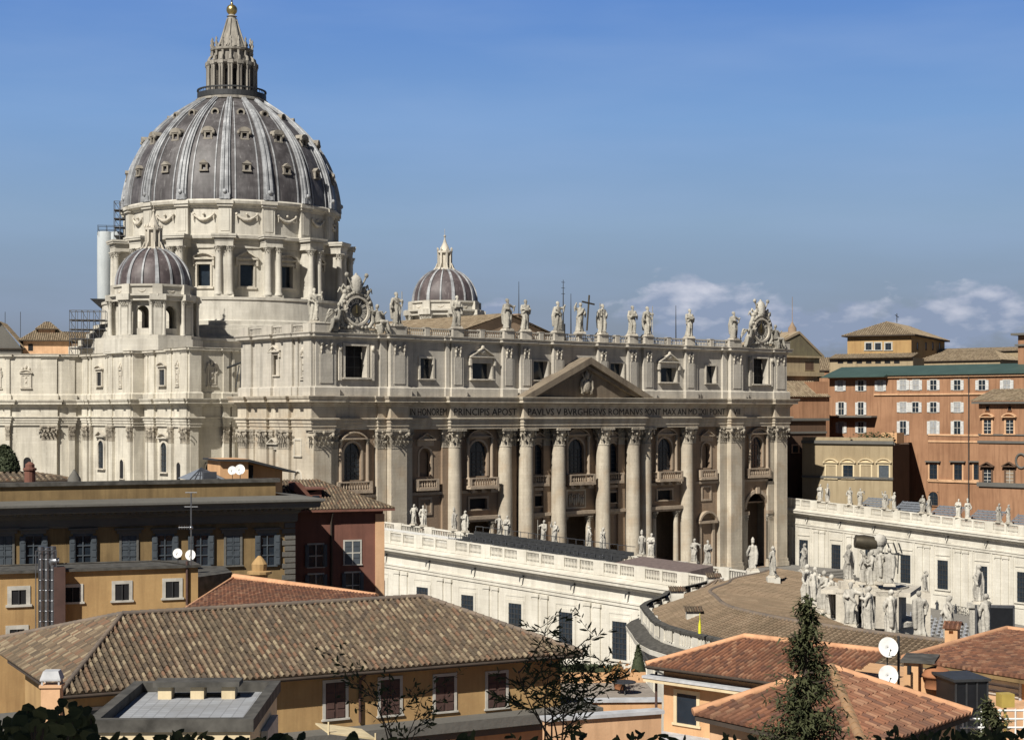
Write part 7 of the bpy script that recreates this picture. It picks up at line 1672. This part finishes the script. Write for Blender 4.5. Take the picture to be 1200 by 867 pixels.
m = MB(); m.box(F, UL+.1, -.1, .12, w-.1, ze-.22, ze-.04); m.tube([F.at(UL, -.02, ze-.1), F.at(0, -.02, ze-.1)], .07, 6); m.build('eave', M['wood'], t)
for px in (393, 457, 521, 582, 640, 700):
    u = F.U(px, o)
    if u > -o-.8: continue
    z1 = F.Z(px, 792-(px-521)*.055, o); z0 = z1-1.55
    win(t, F, u-.46, u+.46, z0, z1, w=o, fw=.13, fp=.05, rec=-.01, bars=None, frame='frame', shut='closed', shutm='shutb', sill=True)
zl_ = F.Z(521, 836, o); m = MB(); m.box(F, UL-1, .8, -.5, w, zl_-.6, zl_-.15); m.box(F, UL-1, .5, -.2, w, zl_-.95, zl_-.6); m.build('ledge', M['greyst'], t)
m = MB(); m.box(F, UL-1, .2, .1, w, -8, zl_-.95); m.build('lower_wall', M['peach'], t)
for px in (421, 0): 
    if px: m = MB(); u = F.U(px, o); m.tube([F.at(u, .1, ze-.2), F.at(u, o-.1, ze-.5), F.at(u, o-.1, zl_)], .07, 6); m.build('drainpipe', M['shutb'], t)
u = F.U(85, o)
m = MB(); 
# left end wall window
u_ = F.U(110, o); win(t, F, u_-.7, u_+.7, F.Z(105, 862, o), F.Z(105, 832, o), w=o, fw=.13, fp=.05, rec=-.01, bars=None, frame='frame', pane='glass')
# chimney with pale metal cowl
c = P(61, 830, 60); f = Fr(c[:2], 36); t = thing('chimney', (c[0], c[1], 15), 'square chimney with pale metal cowl at the left roof corner', 'chimney'); zq = lambda py: 32-(py-482)/FP*60
m = MB(); m.box(f, -.34, .34, -.3, .3, 14, zq(804)); m.box(f, -.4, .4, -.36, .36, zq(804), zq(801)); m.build('shaft', M['peach'], t)
m = MB(); m.prism([f.at(u, w, 0)[:2] for u, w in ((-.37, -.34), (.37, -.34), (.37, .34), (-.37, .34))], zq(796), zq(794)); vs = [f.at(u*.37, w*.34, zq(794)) for u, w in ((-1, -1), (1, -1), (1, 1), (-1, 1))]+[f.at(u*.27, w*.25, zq(785)) for u, w in ((-1, -1), (1, -1), (1, 1), (-1, 1))]; m.add(vs, [(0, 1, 5, 4), (1, 2, 6, 5), (2, 3, 7, 6), (3, 0, 4, 7), (4, 5, 6, 7)])
for u in (-.3, .3): m.box(f, u-.03, u+.03, -.3, -.26, zq(801), zq(796)); m.box(f, u-.03, u+.03, .26, .3, zq(801), zq(796))
m.build('cowl', M['lightg'], t)
# --- B2 flat roofed block with terrace
F = Fr(P(100.6, 843.7, 42)[:2], 38.5); zc0 = 32-(842.5-482)*42/FP; UW = F.U(297); DW = 6.1
t = thing('flat_roofed_block', F.at(2, 3, -8), 'flat roofed pale brick block with weathered parapet coping in the left foreground', 'building')
bm = MB(); bm.box(F, .1, UW-.1, .1, DW-.1, -8, zc0-.35); bm.build('wall', M['cream'], t)
bm = MB()
for q in ((0, UW, 0, .3), (0, UW, DW-.3, DW), (0, .3, .3, DW-.3), (UW-.3, UW, .3, DW-.3)): bm.box(F, q[0], q[1], q[2], q[3], zc0-.34, zc0-.02)
bm.build('parapet_coping', M['coping'], t)
def paving():
    m, nt, b = mat('terrace_tiles', .8); pos = N(nt, 'ShaderNodeNewGeometry').outputs['Position']
    mp = N(nt, 'ShaderNodeMapping'); mp.inputs['Rotation'].default_value = (0, 0, R(38)); nt.links.new(pos, mp.inputs[0])
    br = N(nt, 'ShaderNodeTexBrick'); nt.links.new(mp.outputs[0], br.inputs['Vector']); br.inputs['Scale'].default_value = 1; br.inputs['Brick Width'].default_value = .3; br.inputs['Row Height'].default_value = .3; br.offset = 0; br.inputs['Mortar Size'].default_value = .018
    br.inputs['Color1'].default_value = (.33, .345, .37, 1); br.inputs['Color2'].default_value = (.28, .29, .31, 1); br.inputs['Mortar'].default_value = (.22, .225, .24, 1)
    st = mr(nt, noise(nt, pos, 1.2, 5), .45, .7, 0, .5); nt.links.new(mix(nt, st, br.outputs[0], (.19, .19, .185)), b.inputs['Base Color']); return m
bm = MB(); bm.box(F, .3, UW-.3, .3, DW-.3, zc0-.5, zc0-.3); bm.build('terrace_floor', paving(), t)
m = MB(); m.box(F, UW-.08, UW+.1, 2.2, 4.6, zc0-1.9, zc0-.75); m.build('window', M['frame'], t)
f = Fr(F.at(F.U(185, 4.6), 4.6, 0)[:2], 38.5); t = thing('triple_chimney', f.at(1, 0, zc0-.3), 'low triple chimney with three brick piers under one grey slab', 'chimney')
z0 = zc0-.3; m = MB()
for u in (0, .92, 1.8): m.box(f, u, u+.38, 0, .55, z0, z0+.36)
m.build('brick_pier', M['cream'], t); m = MB(); m.box(f, -.12, 2.32, -.12, .7, z0+.36, z0+.5); m.box(f, -.05, 2.25, .5, .6, z0, z0+.08); m.build('slab', M['coping'], t)
# --- awning
c = P(420, 858, 55); f = Fr(c[:2], 12); m = MB(); a, b = f.U(385), f.U(440)
vs = [f.at(a, 0, f.Z(390, 857)), f.at(b, 0, f.Z(446, 864)), f.at(b, 1.2, f.Z(446, 860)), f.at(a, 1.2, f.Z(390, 853))]; m.add(vs+[(x, y, z-.06) for x, y, z in vs], [(0, 1, 2, 3), (7, 6, 5, 4), (0, 4, 5, 1), (1, 5, 6, 2), (2, 6, 7, 3), (3, 7, 4, 0)])
m.tube([f.at(a, 0, f.Z(390, 860)), f.at(a, 0, f.Z(390, 845))], .03, 5); m.tube([f.at(b, 0, f.Z(446, 868)), f.at(b, 0, f.Z(446, 858))], .03, 5); tag(m.build('awning', M['awn'], origin=c), 'small cream awning below the long yellow house', 'awning')
# --- terraces between (B7)
TD = 7.2; F = Fr(P(720, 800, 98)[:2], 37); t = thing('terrace_building', F.at(0, 5, -8), 'flat terraced building with orange parapets between the yellow house and orange house', 'building')
zt = F.Z(720, 818); ul, ur = F.U(668), F.U(775); m = MB(); m.box(F, ul, ur, 0, TD, -8, zt-.8); m.build('wall', M['peach'], t)
m = MB(); m.box(F, ul, ur, 0, TD, zt-.8, zt-.2); m.build('terrace_floor', M['coping'] if False else plain('terrace_floor', (.30, .26, .22), .9), t)
m = MB(); m.box(F, ul, ur, -.2, .3, zt-1.1, zt-.18); m.box(F, ul, ur, TD-.3, TD, zt-.3, zt+.42); m.build('parapet', M['orange'], t)
m = MB(); m.box(F, ul, ur, -.35, .45, zt-.18, zt-.02); m.box(F, ul, ur, -.9, -.2, zt-2.3, zt-2.1); m.box(F, ul, ur, -.6, 0, zt-3.1, zt-2.9); m.build('coping', M['lightg'], t)
rd = random.Random(8)
def leafcloud(m, pts, s, rd_):
    for (x, y, z) in pts:
        a = Vector((rd_.gauss(0, 1), rd_.gauss(0, 1), rd_.gauss(0, 1))).normalized(); b = a.cross(Vector((rd_.gauss(0, 1), rd_.gauss(0, 1), rd_.gauss(0, 1)))).normalized(); k = s*(.6+.8*rd_.random()); p = Vector((x, y, z))
        m.add([tuple(p-a*k), tuple(p+b*k*.45), tuple(p+a*k), tuple(p-b*k*.45)], [(0, 1, 2, 3)])
m = MB(); m.box(F, ul, ur-1.5, TD+.1, TD+.6, zt-.2, zt+.72); leafcloud(m, [F.at(ul+rd.random()*(ur-1.5-ul), TD+.05+.6*rd.random(), zt-.1+.95*rd.random()) for _ in range(1500)], .14, rd)
tag(m.build('clipped_hedge', M['cyp'], origin=F.at(ul, 13, zt)), 'clipped dark hedge along the back of the terrace', 'hedge')
c = F.at(F.U(748, TD+.6), TD+.6, zt-.1); m = MB(); rr = 24; m.lathe(c, [(.45, 0), (.5, .5), (.3, 1.3), (.1, 1.9), (.02, 2.2)], 10)
leafcloud(m, [(c[0]+(.48*(1-h/2.2)**.8)*math.cos(a)*1.05, c[1]+(.48*(1-h/2.2)**.8)*math.sin(a), c[2]+h) for h, a in [(2.15*rd.random(), 6.28*rd.random()) for _ in range(700)]], .12, rd)
tag(m.build('cypress', M['cyp'], origin=c), 'small pointed cypress in front of the curved parapet', 'tree')
c = F.at(F.U(726, 4.2), 4.2, zt-.2); t = thing('potted_plant', c, 'terracotta pot with a ragged orange green plant on the terrace', 'potted plant'); m = MB(); m.lathe(c, [(.3, 0), (.42, .6), (.46, .62)], 10); m.build('pot', M['pot'], t)
m = MB(); leafcloud(m, [(c[0]+rd.gauss(0, .4), c[1]+rd.gauss(0, .4), c[2]+.6+abs(rd.gauss(.35, .3))) for _ in range(160)], .16, rd); m.build('foliage', leafm('russet_foliage', (.16, .10, .03), (.30, .13, .05)), t)
c = F.at(F.U(731, 2.6), 2.6, zt-.2); t = thing('round_table', c, 'small dark round garden table on the terrace', 'table'); m = MB(); m.lathe(c, [(.02, .78), (.75, .78), (.75, .72), (.02, .72)], 16, False); m.build('tabletop', M['iron'], t)
for i in range(3): a = 2.1*i; m = MB(); m.tube([(c[0], c[1], c[2]+.72), (c[0]+.3*math.cos(a), c[1]+.3*math.sin(a), c[2])], .04, 5); m.build('leg', M['iron'], t)
# --- lower front bits, peach wall strip at the bottom
F = Fr(P(680, 850, 66)[:2], 20); m = MB(); z = F.Z(680, 842); m.box(F, F.U(640), F.U(775), 0, .4, -8, z); tag(m.build('low_wall', M['peach'], origin=F.at(0, 0, -8)), 'low sunlit peach wall below the terrace at bottom centre', 'wall')
m = MB(); m.box(F, F.U(638), F.U(777), -.15, .55, z, z+.14); tag(m.build('wall_coping', M['lightg'], origin=F.at(0, 0, z)), 'pale coping slab on the low peach wall at bottom centre', 'coping')
# --- B8 orange house
F = Fr(P(757, 779, 84)[:2], 76); ze = 32-(779-482)*84/FP
t = thing('orange_house', F.at(5, 5, -8), 'bright orange house with a long low terracotta roof in the right foreground', 'house')
W8 = 12.0; UR = F.U(905)*2.1
ridge0 = P(872, 746, 84+5); 
uo, zo_ = F.hit(872, 746, 6.0); uo2, zo2 = F.hit(1045, 767, 6.0); zr = (zo_+zo2)/2
A, B, C, D = F.at(0, 0, ze), F.at(UR, 0, ze), F.at(UR-6, 6, zr), F.at(6, 6, zr)
F8 = F
# ridge from the two picture points, at depth consistent with eave
D = P(872, 746.5, 85); C = P(1046, 765.5, 79.3); zr = D[2]
A = P(757, 779, 84); B = P(960, 806, 77); B = (B[0], B[1], A[2])
m = MB(); roofplane(m, A, B, C, D, .25, .38, .065)
A2 = P(800, 770, 101); m2 = A2
m.build('roof', M['tile_red'], t)
m = MB(); m.tube([Vector(D)+up, Vector(C)+up], .17, 8); m.tube([Vector(A)+up, Vector(D)+up], .15, 8); m.build('ridge', M['ridge'], t)
m = MB(); ev = (Vector(B)-Vector(A)); ev.z = 0; ev.normalize(); nv = Vector((-ev.y, ev.x, 0)); nv = nv if nv.dot(Vector(D)-Vector(A)) > 0 else -nv
F = Fr(A[:2], 0); F.u = (ev.x, ev.y); F.w = (nv.x, nv.y)
lenB = (Vector(B)-Vector(A)).length
m.box(F, .6, lenB+3, .7, 9, -8, ze-.08); m.build('wall', M['orange'], t)
m = MB(); m.box(F, 0, lenB+3, .05, .7, ze-.2, ze-.04); m.tube([F.at(0, 0, ze-.08), F.at(lenB, 0, ze-.08)], .08, 6); m.build('eave', M['wood'], t)
z = F.Z(820, 800); m = MB(); m.box(F, -.2, lenB, -.1, .75, z-.12, z+.0); m.build('ledge', M['lightg'], t); m = MB(); m.box(F, -.15, lenB, -.05, .72, z-.3, z-.125); m.build('ledge_moulding', M['cream'], t)
wall_window(t, F, 805, 813, 848, .62, w=.7, fw=.2, fp=.05, rec=-.01, bars=(1, 1), frame='cream', pane='glass')
m = MB(); u = F.U(769, .6); m.tube([F.at(u, .6, ze-.4), F.at(u, .6, -2)], .07, 6); m.build('drainpipe', M['shutb'], t)
m = MB(); zz_ = F.Z(790, 862); m.box(F, -1, lenB, -1.6, .7, zz_-.3, zz_); m.build('lower_roof', M['lightg'], t)
# --- B9 front hip roof
ap = P(974, 784, 50.5); Lc = P(812, 838, 49.5); Rc = P(1139, 834.5, 49.5); zz9 = (Lc[2]+Rc[2])/2; Lc = (Lc[0], Lc[1], zz9); Rc = (Rc[0], Rc[1], zz9); Fc = P(1013, 872, 44.0); Fc = (Fc[0], Fc[1], zz9); Bc = tuple(Vector(Lc)+Vector(Rc)-Vector(Fc))
t = thing('hip_roofed_house', (ap[0], ap[1], -8), 'house with a weathered terracotta hip roof nearest the camera at right', 'house')
m = MB(); roofplane(m, Lc, Fc, ap, ap, .25, .36, .065); roofplane(m, Fc, Rc, ap, ap, .25, .36, .065, 300); roofplane(m, Rc, Bc, ap, ap, .3, .4, .05, 500); roofplane(m, Bc, Lc, ap, ap, .3, .4, .05, 700); m.build('roof', M['tile_red'], t)
m = MB()
for a in (Lc, Rc): m.tube([Vector(a)+up, Vector(ap)+up], .13, 7)
m.build('mortar_hip', M['ridge'], t); m = MB(); ridgecap(m, Vector(Fc)+up, Vector(ap)+up, .15, .4); m.build('ridge_tiles', M['tile_far'] if False else plaster('hip_tiles', (.36, .22, .12), (.22, .15, .09)), t)
m = MB(); cen = Vector(((Lc[0]+Rc[0])/2, (Lc[1]+Rc[1])/2, 0)); pts = [tuple((Vector((q[0], q[1], 0))-cen)*.88+cen)[:2] for q in (Lc, Fc, Rc, Bc)]; m.prism(pts, -8, zz9-.1); m.build('wall', M['peach'], t)
m = MB(); pts = [tuple((Vector((q[0], q[1], 0))-cen)*.985+cen)[:2] for q in (Lc, Fc, Rc, Bc)]; m.prism(pts, zz9-.2, zz9-.06); m.build('eave', M['wood'], t)
# --- B10 right house
Ap = P(1180, 738, 74); A = P(1059, 772, 66); zA = A[2]; B = P(1200, 795, 66); B = onZ(1215, 797, zA) if False else P(1215, 797, (CZ-zA)*FP/(797-YH)); 
ev = (Vector(B)-Vector(A)); ev.z = 0; le = ev.length; ev.normalize(); nv = Vector((-ev.y, ev.x, 0)); nv = nv if nv.dot(Vector(Ap)-Vector(A)) > 0 else -nv
F = Fr(A[:2], 0); F.u = (ev.x, ev.y); F.w = (nv.x, nv.y)
t = thing('orange_house_right_edge', F.at(4, 4, -8), 'orange house with terracotta hip roof cut by the right edge', 'house'); t.name = 'tiled_orange_house'; WL[t.name] = WL['orange_house_right_edge']
wq = (Vector(Ap)-Vector(A)).dot(nv); uq = (Vector(Ap)-Vector(A)).dot(ev); E2 = F.at(le+8, 0, zA); R2 = F.at(le+8, wq, Ap[2]); Bk = F.at(0, 2*wq, zA)
m = MB(); roofplane(m, A, E2, R2, Ap, .25, .38, .065); roofplane(m, Bk, A, Ap, Ap, .25, .38, .065, 400); m.build('roof', M['tile_red'], t)
m = MB(); m.tube([Vector(A)+up, Vector(Ap)+up], .14, 7); m.tube([Vector(Ap)+up, Vector(R2)+up], .14, 7); m.build('ridge', M['ridge'], t)
m = MB(); m.box(F, .7, le+8, .8, 2*wq, -8, zA-.1); m.build('wall', M['orange'], t)
m = MB(); m.box(F, 0, le+8, .05, .8, zA-.22, zA-.05); m.build('eave', M['ochred'], t)
for px, y0, y1, hw, pn in ((1176, 792, 820, .75, 'lightg'),): wall_window(t, F, px, y0, y1, hw, w=.8, fw=.1, fp=.05, rec=-.01, bars=(1, 4), frame='lightg', pane=pn, barm='frame')
f = Fr(P(1119, 748, 80)[:2], 60); hz = lambda py: 32-(py-482)/FP*80
t = thing('roof_hut', f.at(0, 0, 15), 'tiny orange hut with red tiled cap behind the right terracotta roof', 'hut'); m = MB(); a, b = f.U(1107), f.U(1122); m.wall(f, a, b, 18, hz(736), [(f.U(1112), f.U(1117), hz(743), hz(739))], 0, .2); m.box(f, a, b, .2, 1.5, 18, hz(736)); m.build('wall', M['orange'], t)
m = MB(); r1 = .25; A_2, B_2 = f.at(a-.1, -.1, hz(736)), f.at(b+.15, -.1, hz(736)); Cc, Dd = f.at(b+.15, .8, hz(731)), f.at(a-.1, .8, hz(731)); roofplane(m, A_2, B_2, Cc, Dd, .2, .3, .04); roofplane(m, f.at(b+.15, 1.7, hz(736)), f.at(a-.1, 1.7, hz(736)), Dd, Cc, .2, .3, .04, 50); m.build('roof', M['tile_red'], t)
# orange stair tower, vents and conservatory between roofs
f = Fr(P(1070, 800, 60)[:2], 60); q6 = lambda py: 32-(py-482)/FP*60
t = thing('stair_turret', f.at(0, 0, 10), 'small orange stair turret with dark slit window behind the front hip roof', 'turret'); a, b = f.U(1059), f.U(1076); m = MB(); m.box(f, a, b, 0, 1.6, 10, q6(776)); m.box(f, b, f.U(1104), .4, 1.6, 10, q6(795)); m.build('wall', M['orange'], t)
m = MB(); m.box(f, a-.1, b+.6, -.15, 1.8, q6(776), q6(773)); m.build('flat_roof', M['coping'], t); m = MB(); m.box(f, f.U(1063), f.U(1068), -.02, .1, q6(790), q6(780)); m.build('window', M['dark'], t)
c = P(1098, 793, 60); m = MB(); m.lathe((c[0], c[1], 0), [(.45, c[2]-.4), (.45, c[2]), (.55, c[2]+.02), (.55, c[2]+.08), (.42, c[2]+.28), (.2, c[2]+.38), (.02, c[2]+.4)], 16); tag(m.build('domed_vent', M['pot'], origin=c), 'small brown domed roof vent beside the orange turret', 'vent')
c = P(1139, 812, 58); f = Fr(c[:2], 30); q8 = lambda py: 32-(py-482)/FP*58
t = thing('glazed_shelter', f.at(0, 0, 15), 'dark grey panelled shelter on the terrace between the right roofs', 'shelter'); a, b = f.U(1120), f.U(1157); m = MB(); m.box(f, a, b, 0, 1.6, 15, q8(798)); m.build('panel', M['scr'], t)
m = MB(); m.box(f, a-.1, b+.1, -.1, 1.8, q8(798), q8(795))
for i in range(4): u = a+(b-a)*i/3; m.box(f, u-.03, u+.03, -.04, .02, 15, q8(798))
m.build('frame', M['iron'], t)
m = MB(); f = Fr(P(1110, 810, 62)[:2], 40); a, b = f.U(1085), f.U(1200)+2; m.box(f, a, b, -1, 2.2, -8, 32-(822-482)/FP*62); tag(m.build('roof_terrace', M['peach'], origin=f.at(a, 0, -8)), 'peach coloured terrace block under the shelter and railings', 'building')
c = P(1178, 820, 52); f = Fr(c[:2], 30); m = MB(); m.box(f, -.22, .22, -.2, .2, c[2]-.2, c[2]+.22); m.tube([f.at(0, 0, c[2]-.2), f.at(0, 0, c[2]-1.5)], .05, 5); tag(m.build('yellow_utility_box', plain('mustard_paint', (.45, .33, .08), .6), origin=c), 'mustard yellow box on a post by the white railing', 'box')
m = MB(); f = Fr(P(1170, 845, 50)[:2], 40)
for j, py in enumerate((832, 842, 852)): z = 32-(py-482)/FP*50; m.tube([f.at(f.U(1125) if j else f.U(1165), 0, z), f.at(f.U(1200)+1, 0, z)], .035, 5)
for px in (1128, 1150, 1172, 1190, 1200): u = f.U(px); m.tube([f.at(u, 0, 32-(870-482)/FP*50), f.at(u, 0, 32-(830-482)/FP*50)], .03, 5)
tag(m.build('white_railing', M['dish'], origin=f.at(0, 0, 20)), 'white metal railing at the bottom right corner', 'railing')
dish(1041, 758, 58, 11.5, 'upper large white dish on the mast before the terracotta roofs', 'stacked satellite dishes', mast=1.0); dish(1041, 791, 58, 11.5, 'lower large white dish with a branch shaped shadow, under the upper one', 'stacked satellite dishes', mast=1.2)
c = P(1053, 745, 58.5); m = MB(); m.tube([(c[0], c[1], 18), c], .05, 6); tag(m.build('dish_mast', M['iron'], origin=(c[0], c[1], 18)), 'vertical mast carrying the two large dishes', 'mast')
# ================================================================ VEGETATION
def conifer(px, pt, d, h, lab, seed=1, n=34, wd_=.26, dn=1.0):
    rd = random.Random(seed); top = Vector(P(px, pt, d)); n = int(n*1.1*dn); base = top-Vector((0, 0, h)); t = thing('conifer_tree', base, lab, 'tree')
    m = MB(); m.tube([base, base+Vector((0, 0, h*.5)), top-Vector((0, 0, .1))], [.22, .12, .02], 7); m.build('trunk', M['wood'], t)
    m = MB(); lf = MB()
    for i in range(n*4):
        k = (i/(n*4)); z = h*(1-k**.85*.97); ln = (.08+wd_*(1-z/h)**1.05*h*(.45+.75*rd.random())); a = rd.random()*6.283; 
        p0 = base+Vector((0, 0, z)); dirv = Vector((math.cos(a), math.sin(a), 0)); pts = []
        up_ = -.15-.35*(1-z/h)+rd.random()*.25
        for s_ in range(5): q = s_/4; pts.append(p0+dirv*ln*q+Vector((0, 0, ln*(up_*q+.32*q*q))))
        m.tube(pts, [.03*(1-s_/5)+.006 for s_ in range(5)], 3, False)
        cnt = int(30+ln*75)
        for _ in range(cnt):
            q = rd.random()**.8; j = min(int(q*4), 3); p = pts[j].lerp(pts[j+1], q*4-j); r_ = .05+.11*ln
            p = p+Vector((rd.gauss(0, r_), rd.gauss(0, r_), rd.gauss(-.04, r_*.7)))
            dd = (dirv*.6+Vector((rd.gauss(0, .6), rd.gauss(0, .6), rd.gauss(-.3, .5)))).normalized(); sd_ = dd.cross(Vector((rd.random()-.5, rd.random()-.5, 1))).normalized()*.022; l_ = .10+.08*rd.random()
            lf.add([tuple(p-sd_), tuple(p+dd*l_-sd_*.3), tuple(p+dd*l_+sd_*.3), tuple(p+sd_)], [(0, 1, 2, 3)])
    m.build('branches', M['wood'], t); lf.build('crown', M['conifer'], t)
    return t
conifer(945, 700, 31, 5.6, 'dark conifer with ragged drooping branches in front of the orange houses', 4, 40, .30)
conifer(1162, 822, 30, 2.2, 'bushy dark conifer top at the bottom right corner', 9, 16, .42)
def shrub(px, pb, d, h, lab, seed, leafs, ang=.5, leafw=.35, n=7, mt='leaf'):
    rd = random.Random(seed); b = Vector(P(px, pb, d)); t = thing('leafy_shrub', b, lab, 'shrub', 'dark shrubs nearest the camera'); m = MB(); lf = MB()
    rv = Vector((RGT[0], RGT[1], 0)); fv = Vector((FWD[0], FWD[1], 0))
    def lea(p, dd, l_):
        sd_ = dd.cross(Vector((rd.gauss(0, 1), rd.gauss(0, 1), rd.gauss(0, 1)))).normalized(); nn = dd.cross(sd_); w_ = l_*leafw
        lf.add([tuple(p), tuple(p+dd*l_*.35+sd_*w_*.5), tuple(p+dd*l_*.75+sd_*w_*.4+nn*l_*.08), tuple(p+dd*l_), tuple(p+dd*l_*.75-sd_*w_*.4+nn*l_*.08), tuple(p+dd*l_*.35-sd_*w_*.5)], [(0, 1, 2, 3, 4, 5)])
    def grow(p, dv, ln, r, lev):
        pts = [p]; q = p.copy(); dq = dv.copy(); k = 5
        for i in range(k):
            dq = (dq+rv*rd.gauss(0, .12)+fv*rd.gauss(0, .1)+Vector((0, 0, .06))).normalized(); q = q+dq*ln/k; pts.append(q.copy())
            if lev < 2 and i > 0 and rd.random() < .85:
                s_ = rd.choice((-1, 1)); grow(q.copy(), (dq*.6+rv*s_*ang*(1+rd.random())+fv*rd.gauss(0, .3)).normalized(), ln*(.5-.1*lev)*(.7+.6*rd.random()), r*.5, lev+1)
            if lev > 0 or i > 2:
                for _ in range(leafs): lea(q+Vector((rd.gauss(0, .01), rd.gauss(0, .01), 0)), (dq+rv*rd.gauss(0, .8)+fv*rd.gauss(0, .5)+Vector((0, 0, rd.gauss(-.1, .6)))).normalized(), h*.07*(.7+.6*rd.random()))
        m.tube(pts, [r*(1-i/7) for i in range(k+1)], 4, False)
    for i in range(n): grow(b+rv*rd.gauss(0, h*.06), (Vector((0, 0, 1))+rv*rd.gauss(0, .28)+fv*rd.gauss(0, .2)).normalized(), h*(.55+.45*rd.random()), h*.012, 0)
    m.build('stems', M['wood'], t); lf.build('foliage', M[mt], t)
shrub(466, 888, 9, .46, 'slender dark shrub in front of the brown shuttered windows', 3, 1, .5, .38, 5)
shrub(652, 892, 9, .66, 'taller spiky leaved shrub in front of the yellow house corner', 6, 2, .75, .22, 7)
def ivy(px0, px1, y0, d, n, s, lab, seed, prof=None, elo=1.0):
    rd = random.Random(seed); m = MB(); st = MB()
    c0 = Vector(P((px0+px1)/2, 880, d)); rv = Vector((RGT[0], RGT[1], 0)); fv = Vector((FWD[0], FWD[1], 0))
    for i in range(n):
        px = px0+(px1-px0)*rd.random(); top = y0+(prof(px) if prof else 0); py = top+(885-top)*rd.random()**.8
        p = Vector(P(px, py, d*(1+rd.gauss(0, .05)))); r_ = s*(.7+.5*rd.random()); nrm = (-fv+rv*rd.gauss(0, .5)+Vector((0, 0, rd.gauss(.2, .5)))).normalized(); a = nrm.cross(Vector((0, 0, 1))).normalized(); b = nrm.cross(a); K = 9
        rr = [1, .93, .8, .95, .9, .7, .9, .95, .8]
        ta = rd.random()*6.28; a, b = a*math.cos(ta)+b*math.sin(ta), b*math.cos(ta)-a*math.sin(ta); vs = [tuple(p+(a*math.cos(2*math.pi*k/K)*elo+b*math.sin(2*math.pi*k/K)/elo)*r_*rr[(k+i) % K]+nrm*r_*.12*math.sin(k*2.1)) for k in range(K)]
        m.add(vs, [tuple(range(K))])
        if i % 3 == 0: st.tube([p, p+Vector((rd.gauss(0, .02), 0, -.12)), p-Vector((0, 0, .3))], [.004, .006, .008], 4, False)
    t = thing('ivy_bush', (c0.x, c0.y, c0.z), lab, 'bush', 'dark leaves along the bottom edge'); m.build('foliage', M['leaf'], t); st.build('stems', M['wood'], t)
ivy(-20, 112, 822, 6.5, 130, .032, 'round leaved dark bush filling the bottom left corner', 2, lambda x: abs(x-70)*.18+(12 if x < 20 else 0))
ivy(110, 360, 862, 7, 170, .024, 'low dark leaves along the bottom left edge under the flat roofed block', 5, lambda x: 4*math.sin(x*.05), 1.55)
ivy(400, 720, 863, 7, 120, .020, 'low dark leaves at the bottom edge left of centre', 8, lambda x: 5*math.sin(x*.09), 1.55)
ivy(720, 1060, 863, 7.5, 110, .020, 'low dark leaves at the bottom edge right of centre', 12, lambda x: -5*max(0, math.sin((x-690)*.03)), 1.55)
ivy(1040, 1230, 856, 8, 160, .025, 'low dark leaves in the bottom right corner', 15, lambda x: 3*math.sin(x*.1), 1.55)
# cypress at far left
rd = random.Random(21); c = P(5, 558, 150); zt = P(5, 521, 150)[2]; c = (c[0], c[1], c[2]-2); H_ = zt-c[2]; m = MB(); m.lathe(c, [(1.6, 0), (1.5, H_*.4), (1.0, H_*.75), (.2, H_*.97)], 12)
leafcloud(m, [(c[0]+1.65*(1-(h/H_)**2.2)**.6*math.cos(a), c[1]+1.65*(1-(h/H_)**2.2)**.6*math.sin(a), c[2]+h) for h, a in [(H_*rd.random(), 6.28*rd.random()) for _ in range(2500)]], .16, rd)
tag(m.build('cypress', M['cyp'], origin=c), 'dark rounded cypress at the left edge before the basilica flank', 'tree')
# unseen tree added beside the viewpoint so that its crown shades the nearest shrubs
rd = random.Random(31); t = thing('added_shade_tree', (CX-14, CY-6, CZ-14), 'added tree outside the frame that shades the nearest shrubs', 'tree'); b = Vector((CX-14, CY-6, CZ-14))
m = MB(); m.tube([b, b+Vector((.5, .3, 9)), b+Vector((6, 7, 24))], [.5, .35, .15], 8); m.build('trunk', M['wood'], t)
m = MB(); cc = b+Vector((6, 7, 24)); pts = []
while len(pts) < 16000:
    v = Vector((rd.uniform(-1, 1), rd.uniform(-1, 1), rd.uniform(-1, 1)))
    if v.length < 1: pts.append(tuple(cc+Vector((v.x*7, v.y*8, v.z*6.5))))
leafcloud(m, pts, .32, rd); m.build('crown', M['leaf'], t)
# dark city ground beneath the foreground
